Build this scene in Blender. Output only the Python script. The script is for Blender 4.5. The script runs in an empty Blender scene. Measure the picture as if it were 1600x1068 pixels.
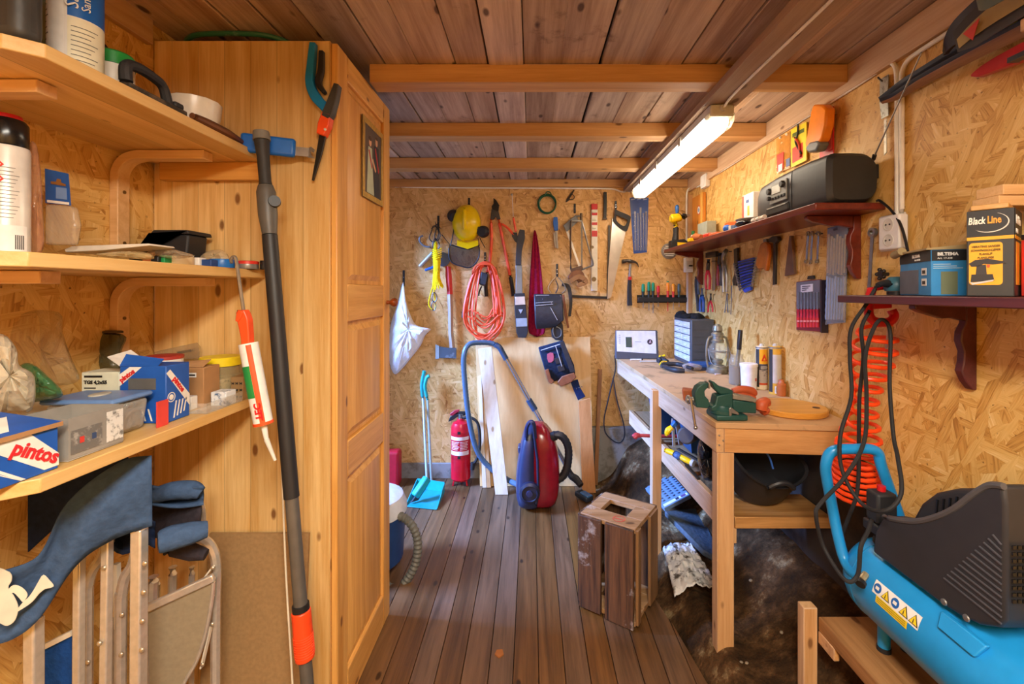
import bpy, bmesh, math, random
from mathutils import Vector as V, Matrix
from math import sin, cos, pi, radians
random.seed(7)
SC = bpy.context.scene
COL = SC.collection
# ---------------------------------------------------------------- survey of the room (metres)
F, CX, CY, H = 711.0, 830.0, 455.0, 1.44          # lens in px, principal point, eye height
YB, XR, XL, ZC = 3.53, 1.226, -1.226, 2.30        # back wall, side walls, ceiling


def P(px, py, Y):
    return V(((px - CX) * Y / F, Y, H - (py - CY) * Y / F))


def R(px, py, d=0.0):
    x = XR - d
    Y = F * x / (px - CX)
    return V((x, Y, H - (py - CY) * Y / F))


def B(px, py, d=0.0):
    return P(px, py, YB - d)


def G(px, py, z=0.0):
    Y = F * (H - z) / (py - CY)
    return V(((px - CX) * Y / F, Y, z))


# ---------------------------------------------------------------- materials
def srgb(c):
    if isinstance(c, str):
        c = [int(c[i:i + 2], 16) / 255 for i in (0, 2, 4)]
    return tuple((x / 12.92 if x <= .04045 else ((x + .055) / 1.055) ** 2.4) for x in c[:3]) + (1,)


_M = {}


def newmat(name):
    m = bpy.data.materials.new(name)
    m.use_nodes = True
    nt = m.node_tree
    b = nt.nodes['Principled BSDF']
    return m, nt, b


def N(nt, t, **kw):
    n = nt.nodes.new(t)
    for k, v in kw.items():
        if k in n.inputs.keys() if isinstance(k, str) else False:
            n.inputs[k].default_value = v
        else:
            setattr(n, k, v)
    return n


def L(nt, a, b):
    nt.links.new(a, b)


def mixc(nt, fac, a, b, mode='MIX'):
    n = nt.nodes.new('ShaderNodeMix')
    n.data_type = 'RGBA'
    n.blend_type = mode
    for s, v in ((n.inputs[0], fac), (n.inputs[6], a), (n.inputs[7], b)):
        if hasattr(v, 'links'):
            nt.links.new(v, s)
        else:
            s.default_value = v
    return n.outputs[2]


def math_(nt, op, a, b=None, c=None):
    n = nt.nodes.new('ShaderNodeMath')
    n.operation = op
    for i, v in enumerate((a, b, c)):
        if v is None:
            continue
        if hasattr(v, 'links'):
            nt.links.new(v, n.inputs[i])
        else:
            n.inputs[i].default_value = v
    return n.outputs[0]


def ramp(nt, fac, stops, interp='LINEAR'):
    n = nt.nodes.new('ShaderNodeValToRGB')
    n.color_ramp.interpolation = interp
    e = n.color_ramp.elements
    while len(e) < len(stops):
        e.new(.5)
    for el, (p, c) in zip(e, stops):
        el.position = p
        el.color = c if len(c) == 4 else c + (1,)
    nt.links.new(fac, n.inputs[0])
    return n.outputs[0]


def plain(c, rough=.5, metal=0.0, var=.10, scale=25.0, bump=0.0, name=None, spec=None):
    """one colour with a little mottling of its own"""
    key = ('p', c, rough, metal, var, scale, bump)
    if key in _M:
        return _M[key]
    m, nt, b = newmat(name or 'plain_' + str(c))
    col = srgb(c)
    tc = N(nt, 'ShaderNodeTexCoord')
    no = N(nt, 'ShaderNodeTexNoise')
    no.inputs['Scale'].default_value = scale
    no.inputs['Detail'].default_value = 4
    L(nt, tc.outputs['Object'], no.inputs['Vector'])
    lo = tuple(x * (1 - var) for x in col[:3]) + (1,)
    hi = tuple(min(1, x * (1 + var)) for x in col[:3]) + (1,)
    L(nt, ramp(nt, no.outputs[0], [(.3, lo), (.7, hi)]), b.inputs['Base Color'])
    b.inputs['Roughness'].default_value = rough
    b.inputs['Metallic'].default_value = metal
    if spec is not None:
        b.inputs['Specular IOR Level'].default_value = spec
    if bump:
        bp = N(nt, 'ShaderNodeBump')
        bp.inputs['Strength'].default_value = bump
        bp.inputs['Distance'].default_value = .01
        L(nt, no.outputs[0], bp.inputs['Height'])
        L(nt, bp.outputs[0], b.inputs['Normal'])
    _M[key] = m
    return m


def cloth(c, rough=.9, var=.18):
    key = ('c', c, var)
    if key in _M:
        return _M[key]
    m = plain(c, rough, 0, var, 60, .35, 'cloth_' + str(c), spec=.15)
    _M[key] = m
    return m


def worn(c, c2, amount=.5, rough=.6, metal=0.0, scale=14.0):
    """a colour with chips / dust / rust patches of a second colour"""
    key = ('w', c, c2, amount, rough, metal, scale)
    if key in _M:
        return _M[key]
    m, nt, b = newmat('worn_' + str(c))
    tc = N(nt, 'ShaderNodeTexCoord')
    no = N(nt, 'ShaderNodeTexNoise')
    no.inputs['Scale'].default_value = scale
    no.inputs['Detail'].default_value = 8
    no.inputs['Roughness'].default_value = .65
    L(nt, tc.outputs['Object'], no.inputs['Vector'])
    L(nt, ramp(nt, no.outputs[0], [(amount, srgb(c)), (min(1, amount + .12), srgb(c2))]), b.inputs['Base Color'])
    b.inputs['Roughness'].default_value = rough
    b.inputs['Metallic'].default_value = metal
    _M[key] = m
    return m


def film(c, op=.3, rough=.15, crinkle=.6):
    """clear or milky plastic film"""
    key = ('f', c, op, rough)
    if key in _M:
        return _M[key]
    m, nt, b = newmat('film_' + str(c))
    out = nt.nodes['Material Output']
    b.inputs['Base Color'].default_value = srgb(c)
    b.inputs['Roughness'].default_value = rough
    b.inputs['Specular IOR Level'].default_value = .7
    tc = N(nt, 'ShaderNodeTexCoord')
    no = N(nt, 'ShaderNodeTexNoise')
    no.inputs['Scale'].default_value = 22
    no.inputs['Detail'].default_value = 3
    L(nt, tc.outputs['Object'], no.inputs['Vector'])
    bp = N(nt, 'ShaderNodeBump')
    bp.inputs['Strength'].default_value = crinkle
    bp.inputs['Distance'].default_value = .02
    L(nt, no.outputs[0], bp.inputs['Height'])
    L(nt, bp.outputs[0], b.inputs['Normal'])
    tr = N(nt, 'ShaderNodeBsdfTransparent')
    mx = N(nt, 'ShaderNodeMixShader')
    fr = N(nt, 'ShaderNodeLayerWeight')
    L(nt, bp.outputs[0], fr.inputs['Normal'])
    f = math_(nt, 'MULTIPLY_ADD', math_(nt, 'POWER', fr.outputs['Facing'], 3.0), .5, op)
    f2 = math_(nt, 'MINIMUM', f, 1.0)
    L(nt, f2, mx.inputs[0])
    L(nt, tr.outputs[0], mx.inputs[1])
    L(nt, b.outputs[0], mx.inputs[2])
    L(nt, mx.outputs[0], out.inputs['Surface'])
    _M[key] = m
    return m


def wood(name, c1, c2, knot='5a3010', axis=2, rough=.5, k=1.0, islands=.0, board=None, knots=.5, dirt=None):
    """grain along one axis (0 x, 1 y, 2 z), growth-ring streaks, knots; islands: how much separate boards differ;
    board: width of glued staves across the grain"""
    key = ('wd', name)
    if key in _M:
        return _M[key]
    m, nt, b = newmat(name)
    tc = N(nt, 'ShaderNodeTexCoord')
    geo = N(nt, 'ShaderNodeNewGeometry')
    isl = geo.outputs['Random Per Island']
    off = N(nt, 'ShaderNodeVectorMath', operation='SCALE')
    cmb = N(nt, 'ShaderNodeCombineXYZ')
    for i in range(3):
        L(nt, isl, cmb.inputs[i])
    L(nt, cmb.outputs[0], off.inputs[0])
    off.inputs['Scale'].default_value = 37.0
    add = N(nt, 'ShaderNodeVectorMath', operation='ADD')
    L(nt, tc.outputs['Object'], add.inputs[0])
    L(nt, off.outputs[0], add.inputs[1])
    vec = add.outputs[0]
    stave = None
    if board:
        sp = N(nt, 'ShaderNodeSeparateXYZ')
        L(nt, tc.outputs['Object'], sp.inputs[0])
        others = [i for i in range(3) if i != axis]
        s = math_(nt, 'ADD', sp.outputs[others[0]], sp.outputs[others[1]])
        fl = math_(nt, 'FLOOR', math_(nt, 'DIVIDE', s, board))
        wn = N(nt, 'ShaderNodeTexWhiteNoise', noise_dimensions='1D')
        L(nt, fl, wn.inputs['W'])
        stave = wn.outputs[0]
        seam = math_(nt, 'LESS_THAN', math_(nt, 'FRACT', math_(nt, 'DIVIDE', s, board)), .022)
        a2 = N(nt, 'ShaderNodeVectorMath', operation='ADD')
        sc2 = N(nt, 'ShaderNodeVectorMath', operation='SCALE')
        sc2.inputs['Scale'].default_value = 9.0
        L(nt, wn.outputs[1], sc2.inputs[0])
        L(nt, sc2.outputs[0], a2.inputs[0])
        L(nt, vec, a2.inputs[1])
        vec = a2.outputs[0]

    def scaled(al, ac):
        mp = N(nt, 'ShaderNodeMapping')
        s = [ac] * 3
        s[axis] = al
        mp.inputs['Scale'].default_value = s
        L(nt, vec, mp.inputs['Vector'])
        return mp.outputs[0]
    n1 = N(nt, 'ShaderNodeTexNoise')
    n1.inputs['Scale'].default_value = 1
    n1.inputs['Detail'].default_value = 5
    n1.inputs['Distortion'].default_value = .6
    L(nt, scaled(1.6 * k, 26 * k), n1.inputs['Vector'])
    n2 = N(nt, 'ShaderNodeTexNoise')
    n2.inputs['Scale'].default_value = 1
    n2.inputs['Detail'].default_value = 6
    n2.inputs['Roughness'].default_value = .7
    L(nt, scaled(6 * k, 150 * k), n2.inputs['Vector'])
    vo = N(nt, 'ShaderNodeTexVoronoi')
    vo.inputs['Scale'].default_value = 1
    L(nt, scaled(6 * k, 13 * k), vo.inputs['Vector'])
    g = math_(nt, 'ADD', math_(nt, 'MULTIPLY', n1.outputs[0], .65), math_(nt, 'MULTIPLY', n2.outputs[0], .35))
    colr = ramp(nt, g, [(.36, srgb(c2)), (.62, srgb(c1))])
    if islands:
        hs = N(nt, 'ShaderNodeHueSaturation')
        L(nt, colr, hs.inputs['Color'])
        L(nt, math_(nt, 'MULTIPLY_ADD', isl, 2 * islands, 1 - islands), hs.inputs['Value'])
        wn2 = N(nt, 'ShaderNodeTexWhiteNoise', noise_dimensions='1D')
        L(nt, isl, wn2.inputs['W'])
        L(nt, math_(nt, 'MULTIPLY_ADD', wn2.outputs[0], .3, .8), hs.inputs['Saturation'])
        colr = hs.outputs[0]
    if stave is not None:
        hs = N(nt, 'ShaderNodeHueSaturation')
        L(nt, colr, hs.inputs['Color'])
        L(nt, math_(nt, 'SUBTRACT', math_(nt, 'MULTIPLY_ADD', stave, .34, .82), math_(nt, 'MULTIPLY', seam, .3)), hs.inputs['Value'])
        colr = hs.outputs[0]
    if knots:
        kf = ramp(nt, vo.outputs['Distance'], [(.09, (1, 1, 1)), (.15, (0, 0, 0))])
        sk = N(nt, 'ShaderNodeSeparateColor')
        L(nt, vo.outputs['Color'], sk.inputs[0])
        pick = math_(nt, 'GREATER_THAN', sk.outputs[0], 1 - knots)
        kf2 = math_(nt, 'MULTIPLY', kf, pick)
        colr = mixc(nt, math_(nt, 'MULTIPLY', kf2, .85), colr, srgb(knot))
    if dirt:
        n3 = N(nt, 'ShaderNodeTexNoise')
        n3.inputs['Scale'].default_value = 5
        n3.inputs['Detail'].default_value = 7
        n3.inputs['Roughness'].default_value = .7
        L(nt, tc.outputs['Object'], n3.inputs['Vector'])
        colr = mixc(nt, ramp(nt, n3.outputs[0], [(dirt[1], (0, 0, 0)), (dirt[1] + .16, (1, 1, 1))]), colr, srgb(dirt[0]))
    L(nt, colr, b.inputs['Base Color'])
    b.inputs['Roughness'].default_value = rough
    bp = N(nt, 'ShaderNodeBump')
    bp.inputs['Strength'].default_value = .25
    bp.inputs['Distance'].default_value = .004
    L(nt, g, bp.inputs['Height'])
    L(nt, bp.outputs[0], b.inputs['Normal'])
    _M[key] = m
    return m


def osb(name, u, v, pal, seed=0.0, dens=1.0):
    """strand board: five layers of long flat chips lying at different angles; u, v pick the board's two axes"""
    m, nt, b = newmat(name)
    tc = N(nt, 'ShaderNodeTexCoord')
    sp = N(nt, 'ShaderNodeSeparateXYZ')
    L(nt, tc.outputs['Object'], sp.inputs[0])
    cb = N(nt, 'ShaderNodeCombineXYZ')
    L(nt, sp.outputs[u], cb.inputs[0])
    L(nt, sp.outputs[v], cb.inputs[1])
    wp = N(nt, 'ShaderNodeTexNoise')
    wp.inputs['Scale'].default_value = 9
    wp.inputs['Detail'].default_value = 2
    L(nt, cb.outputs[0], wp.inputs['Vector'])
    wadd = N(nt, 'ShaderNodeVectorMath', operation='MULTIPLY_ADD')
    L(nt, wp.outputs['Color'], wadd.inputs[0])
    wadd.inputs[1].default_value = (.014, .014, 0)
    L(nt, cb.outputs[0], wadd.inputs[2])
    col = None
    hgt = None
    for i, (ang, sl, sw, th) in enumerate(((20, 9, 42, 0), (100, 8, 38, .35), (62, 10, 50, .5), (140, 9, 44, .55), (82, 7, 36, .6), (5, 11, 60, .66), (118, 10, 46, .7))):
        mp = N(nt, 'ShaderNodeMapping', vector_type='TEXTURE')
        mp.inputs['Rotation'].default_value = (0, 0, radians(ang))
        mp.inputs['Location'].default_value = (seed + i * 3.3, i * 1.7, 0)
        mp.inputs['Scale'].default_value = (1 / (sl * dens), 1 / (sw * dens), 1)
        L(nt, wadd.outputs[0], mp.inputs['Vector'])
        vo = N(nt, 'ShaderNodeTexVoronoi', voronoi_dimensions='2D')
        vo.inputs['Scale'].default_value = 1
        L(nt, mp.outputs[0], vo.inputs['Vector'])
        sc = N(nt, 'ShaderNodeSeparateColor')
        L(nt, vo.outputs['Color'], sc.inputs[0])
        ns = N(nt, 'ShaderNodeTexNoise', noise_dimensions='2D')
        ns.inputs['Scale'].default_value = 1.0
        ns.inputs['Detail'].default_value = 3
        mp2 = N(nt, 'ShaderNodeVectorMath', operation='MULTIPLY')
        mp2.inputs[1].default_value = (1.2, 5.5, 1)
        L(nt, mp.outputs[0], mp2.inputs[0])
        L(nt, mp2.outputs[0], ns.inputs['Vector'])
        tone = math_(nt, 'MULTIPLY_ADD', ns.outputs[0], .7, math_(nt, 'MULTIPLY_ADD', sc.outputs[0], .5, -.08))
        edge = math_(nt, 'MULTIPLY', math_(nt, 'POWER', vo.outputs['Distance'], 3.0), .28)
        tone = math_(nt, 'SUBTRACT', tone, edge)
        c = ramp(nt, tone, pal)
        if col is None:
            col, hgt = c, sc.outputs[2]
        else:
            mk = math_(nt, 'GREATER_THAN', sc.outputs[1], th)
            col = mixc(nt, mk, col, c)
    fl = N(nt, 'ShaderNodeTexNoise')
    fl.inputs['Scale'].default_value = 70
    fl.inputs['Detail'].default_value = 3
    L(nt, tc.outputs['Object'], fl.inputs['Vector'])
    col = mixc(nt, ramp(nt, fl.outputs[0], [(.66, (0, 0, 0)), (.76, (1, 1, 1))]), col, srgb('6b4218'))
    L(nt, col, b.inputs['Base Color'])
    b.inputs['Roughness'].default_value = .55
    bp = N(nt, 'ShaderNodeBump')
    bp.inputs['Strength'].default_value = .1
    bp.inputs['Distance'].default_value = .004
    L(nt, col, bp.inputs['Height'])
    L(nt, bp.outputs[0], b.inputs['Normal'])
    return m


def emit(c, s, name='glow'):
    m, nt, b = newmat(name)
    b.inputs['Base Color'].default_value = srgb(c)
    b.inputs['Emission Color'].default_value = srgb(c)
    b.inputs['Emission Strength'].default_value = s
    return m


# ---------------------------------------------------------------- mesh building
def catmull(pts, sm, closed=False):
    pts = [V(p) for p in pts]
    if sm <= 1 or len(pts) < 3:
        return pts
    out = []
    n = len(pts)
    rng = n if closed else n - 1
    for i in range(rng):
        p0 = pts[(i - 1) % n] if closed or i > 0 else pts[0] * 2 - pts[1]
        p1, p2 = pts[i], pts[(i + 1) % n]
        p3 = pts[(i + 2) % n] if closed or i + 2 < n else pts[-1] * 2 - pts[-2]
        for k in range(sm):
            t = k / sm
            out.append(.5 * ((2 * p1) + (p2 - p0) * t + (2 * p0 - 5 * p1 + 4 * p2 - p3) * t * t + (3 * p1 - p0 - 3 * p2 + p3) * t ** 3))
    if not closed:
        out.append(pts[-1])
    return out


def basis(d, up=None):
    d = V(d).normalized()
    u = V(up) if up is not None else (V((0, 0, 1)) if abs(d.z) < .95 else V((1, 0, 0)))
    s = d.cross(u).normalized()
    u = s.cross(d).normalized()
    return d, s, u


class MB:
    def __init__(s):
        s.v, s.f = [], []

    def add(s, vs, fs):
        o = len(s.v)
        s.v += [V(p) for p in vs]
        s.f += [tuple(i + o for i in f) for f in fs]
        return s

    def hexa(s, c):
        """8 corners: bottom ring then top ring"""
        return s.add(c, [(3, 2, 1, 0), (4, 5, 6, 7), (0, 1, 5, 4), (1, 2, 6, 5), (2, 3, 7, 6), (3, 0, 4, 7)])

    def bx(s, x0, x1, y0, y1, z0, z1):
        return s.hexa([(x0, y0, z0), (x1, y0, z0), (x1, y1, z0), (x0, y1, z0), (x0, y0, z1), (x1, y0, z1), (x1, y1, z1), (x0, y1, z1)])

    def box(s, c, size, rz=0.0, rot=None):
        c = V(c)
        m = rot or Matrix.Rotation(rz, 3, 'Z')
        hx, hy, hz = (q / 2 for q in size)
        return s.hexa([c + m @ V(p) for p in ((-hx, -hy, -hz), (hx, -hy, -hz), (hx, hy, -hz), (-hx, hy, -hz), (-hx, -hy, hz), (hx, -hy, hz), (hx, hy, hz), (-hx, hy, hz))])

    def bar(s, p0, p1, w, h, up=None):
        """straight bar, w across, h along up"""
        p0, p1 = V(p0), V(p1)
        d, sd, u = basis(p1 - p0, up)
        a, b = sd * w / 2, u * h / 2
        return s.hexa([p0 - a - b, p0 + a - b, p1 + a - b, p1 - a - b, p0 - a + b, p0 + a + b, p1 + a + b, p1 - a + b])

    def ring(s, c, a, b, r, n):
        return [c + a * (cos(2 * pi * k / n) * r) + b * (sin(2 * pi * k / n) * r) for k in range(n)]

    def loft(s, rings, cap=True, closed=False):
        n = len(rings[0])
        vs = [p for r in rings for p in r]
        fs = []
        m = len(rings)
        for i in range(m if closed else m - 1):
            for k in range(n):
                a, b = i * n + k, i * n + (k + 1) % n
                c, d = ((i + 1) % m) * n + (k + 1) % n, ((i + 1) % m) * n + k
                fs.append((a, b, c, d))
        if cap and not closed:
            fs.append(tuple(reversed(range(n))))
            fs.append(tuple((m - 1) * n + k for k in range(n)))
        return s.add(vs, fs)

    def cyl(s, p0, p1, r0, r1=None, n=16):
        p0, p1 = V(p0), V(p1)
        d, a, b = basis(p1 - p0)
        return s.loft([s.ring(p0, a, b, r0, n), s.ring(p1, a, b, r0 if r1 is None else r1, n)])

    def tube(s, pts, r, n=8, closed=False, sm=1, flat=None):
        """round (or flat = (ratio, up)) section swept along a smoothed path; r a number or one per given point"""
        base = len(pts)
        rs = list(r) if hasattr(r, '__len__') else [r] * base
        path = catmull(pts, sm, closed)
        m = len(path)
        rr = []
        for i in range(m):
            t = i / sm if sm > 1 else i
            k = int(t)
            f = t - k
            rr.append(rs[k % base] * (1 - f) + rs[(k + 1) % base if closed else min(k + 1, base - 1)] * f)
        rings = []
        prev = None
        for i, p in enumerate(path):
            if closed:
                t = path[(i + 1) % m] - path[(i - 1) % m]
            else:
                t = path[min(i + 1, m - 1)] - path[max(i - 1, 0)]
            if t.length < 1e-9:
                t = V((0, 0, 1))
            t.normalize()
            if flat:
                d, a, b = basis(t, flat[1])
                rings.append([p + a * (cos(2 * pi * k / n) * rr[i] * flat[0]) + b * (sin(2 * pi * k / n) * rr[i]) for k in range(n)])
                continue
            if prev is None:
                d, a, b = basis(t)
            else:
                a = prev - t * prev.dot(t)
                if a.length < 1e-6:
                    d, a, b = basis(t)
                a.normalize()
                b = t.cross(a)
            prev = a
            rings.append(s.ring(p, a, b, rr[i], n))
        return s.loft(rings, True, closed)

    def lathe(s, prof, o, axis=(0, 0, 1), n=24, cap=True, sq=1.0):
        o = V(o)
        d, a, b = basis(axis)
        b = b * sq
        return s.loft([s.ring(o + d * h, a, b, max(r, 1e-4), n) for r, h in prof], cap)

    def prism(s, pts, ext):
        pts = [V(p) for p in pts]
        e = V(ext)
        n = len(pts)
        return s.add(pts + [p + e for p in pts], [tuple(reversed(range(n))), tuple(range(n, 2 * n))] + [(k, (k + 1) % n, n + (k + 1) % n, n + k) for k in range(n)])

    def ball(s, c, r, n=16, m=10, rot=None):
        c = V(c)
        rx, ry, rz = r if hasattr(r, '__len__') else (r, r, r)
        rings = []
        for i in range(m + 1):
            t = pi * i / m
            ring = []
            for k in range(n):
                q = V((rx * max(sin(t), 1e-3) * cos(2 * pi * k / n), ry * max(sin(t), 1e-3) * sin(2 * pi * k / n), -rz * cos(t)))
                ring.append(c + (rot @ q if rot else q))
            rings.append(ring)
        return s.loft(rings)

    def grid(s, fn, nu, nv):
        vs = [V(fn(i / nu, j / nv)) for j in range(nv + 1) for i in range(nu + 1)]
        fs = [(j * (nu + 1) + i, j * (nu + 1) + i + 1, (j + 1) * (nu + 1) + i + 1, (j + 1) * (nu + 1) + i) for j in range(nv) for i in range(nu)]
        return s.add(vs, fs)

    def build(s, name, mat, parent=None, bevel=0.0, sub=0, solid=0.0, smooth=True, origin=None, seg=2, ang=35):
        if origin is not None:
            o = V(origin)
        elif parent is not None:
            o = wloc(parent)
        else:
            xs, ys, zs = zip(*s.v)
            o = V(((min(xs) + max(xs)) / 2, (min(ys) + max(ys)) / 2, min(zs)))
        me = bpy.data.meshes.new(name)
        me.from_pydata([p - o for p in s.v], [], s.f)
        me.validate()
        bm = bmesh.new()
        bm.from_mesh(me)
        bmesh.ops.recalc_face_normals(bm, faces=bm.faces)
        bm.to_mesh(me)
        bm.free()
        me.materials.append(mat)
        ob = bpy.data.objects.new(name, me)
        COL.objects.link(ob)
        if parent is None:
            ob.location = o
        else:
            ob.parent = parent
            ob.location = o - wloc(parent)
        if smooth:
            me.shade_smooth()
            me.set_sharp_from_angle(angle=radians(ang))
        if solid:
            md = ob.modifiers.new('solid', 'SOLIDIFY')
            md.thickness = solid
            md.offset = 0
        if sub:
            md = ob.modifiers.new('sub', 'SUBSURF')
            md.levels = md.render_levels = sub
        if bevel:
            md = ob.modifiers.new('bevel', 'BEVEL')
            md.width = bevel
            md.segments = seg
            md.limit_method = 'ANGLE'
            md.angle_limit = radians(40)
        return ob


def wloc(o):
    l = V(o.location)
    while o.parent:
        o = o.parent
        l = l + V(o.location)
    return l


def tag(o, label, cat, group=None):
    o['label'] = label
    o['category'] = cat
    if group:
        o['group'] = group
    return o


def struct(o):
    o['kind'] = 'structure'
    return o


def thing(name, label, cat, loc, group=None):
    o = bpy.data.objects.new(name, None)
    o.empty_display_size = .05
    COL.objects.link(o)
    o.location = loc
    return tag(o, label, cat, group)


def dup(o, loc=None, rz=None, label=None, parent=None):
    c = o.copy()
    COL.objects.link(c)
    if parent is not None:
        c.parent = parent
    if loc is not None:
        c.location = loc
    if rz is not None:
        c.rotation_euler = (0, 0, rz)
    if label:
        c['label'] = label
    for ch in list(o.children):
        dup(ch, parent=c)
    return c


def text(body, o, right, up, size, mat, parent, name='lettering', ext=.0006, align='LEFT', bold=0.0, sx=1.0, shear=0.0):
    """real raised lettering: baseline start o, reading direction right"""
    cu = bpy.data.curves.new('t', 'FONT')
    cu.body = body
    cu.size = size
    cu.extrude = ext
    cu.offset = bold
    cu.align_x = align
    cu.shear = shear
    cu.resolution_u = 2
    t = bpy.data.objects.new('t', cu)
    COL.objects.link(t)
    dg = bpy.context.evaluated_depsgraph_get()
    me = bpy.data.meshes.new_from_object(t.evaluated_get(dg))
    bpy.data.objects.remove(t)
    bpy.data.curves.remove(cu)
    r, u = V(right).normalized(), V(up).normalized()
    n = r.cross(u)
    o = V(o)
    pl = wloc(parent)
    for vx in me.vertices:
        vx.co = o + r * (vx.co.x * sx) + u * vx.co.y + n * (vx.co.z + ext * 1.2) - pl
    me.materials.clear()
    me.materials.append(mat)
    ob = bpy.data.objects.new(name, me)
    COL.objects.link(ob)
    ob.parent = parent
    return ob


def nz(x, y, z=0.0):
    from mathutils import noise
    return noise.noise(V((x, y, z)))


def sstep(a, b, x):
    t = max(0, min(1, (x - a) / (b - a)))
    return t * t * (3 - 2 * t)


# shared materials
PINE = wood('pine_clear', 'efca8a', 'd19e55', '6e3a12', 2, .42, board=.085, knots=.34)
PINE_H = wood('pine_clear_flat', 'edc480', 'dba95e', '6e3a12', 1, .45, board=.11, knots=.3)
PINE_X = wood('pine_clear_cross', 'e2a857', 'c98a3c', '6e3a12', 0, .45, knots=.3)
STUD = wood('stud_timber', 'd2a878', 'b58450', '6e4420', 2, .65, islands=.08, knots=.4)
STUD_Y = wood('stud_timber_long', 'd0a87a', 'b48656', '6e4420', 1, .65, islands=.08, knots=.4)
STUD_X = wood('stud_timber_cross', 'cf9c62', 'b17a42', '6e4420', 0, .65, islands=.08, knots=.4)
MAHO = wood('mahogany_stain', '7a2d1c', '5a1c10', '2a0b06', 1, .3, knots=.15)
MAHO_D = wood('dark_plum_stain', '5d2a2c', '431c20', '200a0c', 1, .4, knots=.15)
BLACK = plain('1c1c1e', .45)
BLACKG = plain('161618', .22)
BLACKM = plain('222226', .6, bump=.1)
STEEL = plain('a3a19c', .38, .85, .12, 40)
DSTEEL = plain('57534f', .45, .8, .2, 30)
ALU = plain('c3bcae', .32, .85, .12, 50)
CHROME = plain('b4b4b6', .24, .95, .04)
WHITE = plain('e9e6e0', .4, 0, .03)
CREAM = plain('ded6c4', .45, 0, .05)
ORANGE = plain('f0521e', .4)
RED = plain('c4161c', .38)
YELLOW = plain('f2c80c', .35, 0, .03)
BLUE = plain('1f4fa8', .45)
TEAL = plain('0a7cc0', .42)
RUBBER = plain('1b1a1c', .75)
# ================================================================= the setting
PAL_R = [(.12, srgb('ac7833')), (.28, srgb('cc984a')), (.5, srgb('dbae62')), (.74, srgb('e4ba70')), (.95, srgb('efd096'))]
PAL_B = [(.12, srgb('a06c36')), (.28, srgb('c99a58')), (.5, srgb('d8ab69')), (.74, srgb('e2b87a')), (.95, srgb('eece9c'))]
OSB_R = osb('strand_board_right', 1, 2, PAL_R, 1.0)
OSB_L = osb('strand_board_left', 1, 2, PAL_R, 5.0)
OSB_B = osb('strand_board_back', 0, 2, PAL_B, 9.0)
YN = -1.3                                                    # wall behind the camera

struct(MB().bx(XL - .05, XR + .05, YB, YB + .03, -.1, ZC + .05).build('wall_back', OSB_B, origin=(0, YB, 0)))
struct(MB().bx(XR, XR + .03, YN, YB, -.1, ZC + .05).build('wall_right', OSB_R, origin=(XR, 0, 0)))
# left wall with the doorway that lets the daylight in behind the wardrobe
w = MB()
DY0, DY1, DZ = 2.08, 3.32, 1.98
w.bx(XL - .03, XL, YN, DY0, -.1, ZC + .05)
w.bx(XL - .03, XL, DY1, YB, -.1, ZC + .05)
w.bx(XL - .03, XL, DY0, DY1, DZ, ZC + .05)
struct(w.build('wall_left', OSB_L, origin=(XL, 0, 0)))
w = MB()
for y0, y1, z0, z1 in ((DY0 - .05, DY0, 0, DZ + .05), (DY1, DY1 + .05, 0, DZ + .05), (DY0, DY1, DZ, DZ + .05)):
    w.bx(XL - .05, XL + .015, y0, y1, z0, z1)
struct(w.build('door_1', STUD))
struct(MB().bx(XL - .05, XR + .05, YN - .03, YN, -.1, ZC + .05).build('wall_front', OSB_B, origin=(0, YN, 0)))

# floor boards, cut off along the edge of the bare ground
FLOORW = wood('floor_boards', '74502f', '4c321a', '20110a', 1, .38, islands=.18, knots=.3, dirt=('94806c', .66))


def floor_edge(y):
    pts = [(-2, .84), (1.6, .69), (1.835, .64), (2.085, .59), (2.6, .50), (3.1, .44), (3.6, .42)]
    for (y0, x0), (y1, x1) in zip(pts, pts[1:]):
        if y <= y1:
            return x0 + (x1 - x0) * (y - y0) / (y1 - y0)
    return pts[-1][1]


fl = MB()
x = XL
k = 0
while x < .9:
    wdt = .0965 + .004 * sin(k * 2.1)
    ye = YB
    ys = YN
    # where this board meets the cut edge
    while ye > YN and floor_edge(ye) < x + wdt:
        ye -= .02
    if ye > ys + .1:
        yl = ye
        while yl < YB and floor_edge(yl) > x:
            yl += .02
        yl = min(yl, YB - .001)
        a0, a1 = x + .0014, x + wdt - .0014
        fl.hexa([(a0, ys, -.022), (a1, ys, -.022), (a1, ye - .001, -.022), (a0, yl, -.022), (a0, ys, 0), (a1, ys, 0), (a1, ye - .001, 0), (a0, yl, 0)])
    x += wdt
    k += 1
struct(MB().bx(XL - .05, .9, YN, YB, -.06, -.05).build('floor_gap_blocker', plain('2a1d14', .9), origin=(0, 0, 0)))  # slab added under the boards to keep sky light out of the gaps
struct(fl.build('floor', FLOORW, bevel=.0012, seg=1, origin=(0, 0, 0), smooth=False))

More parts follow.
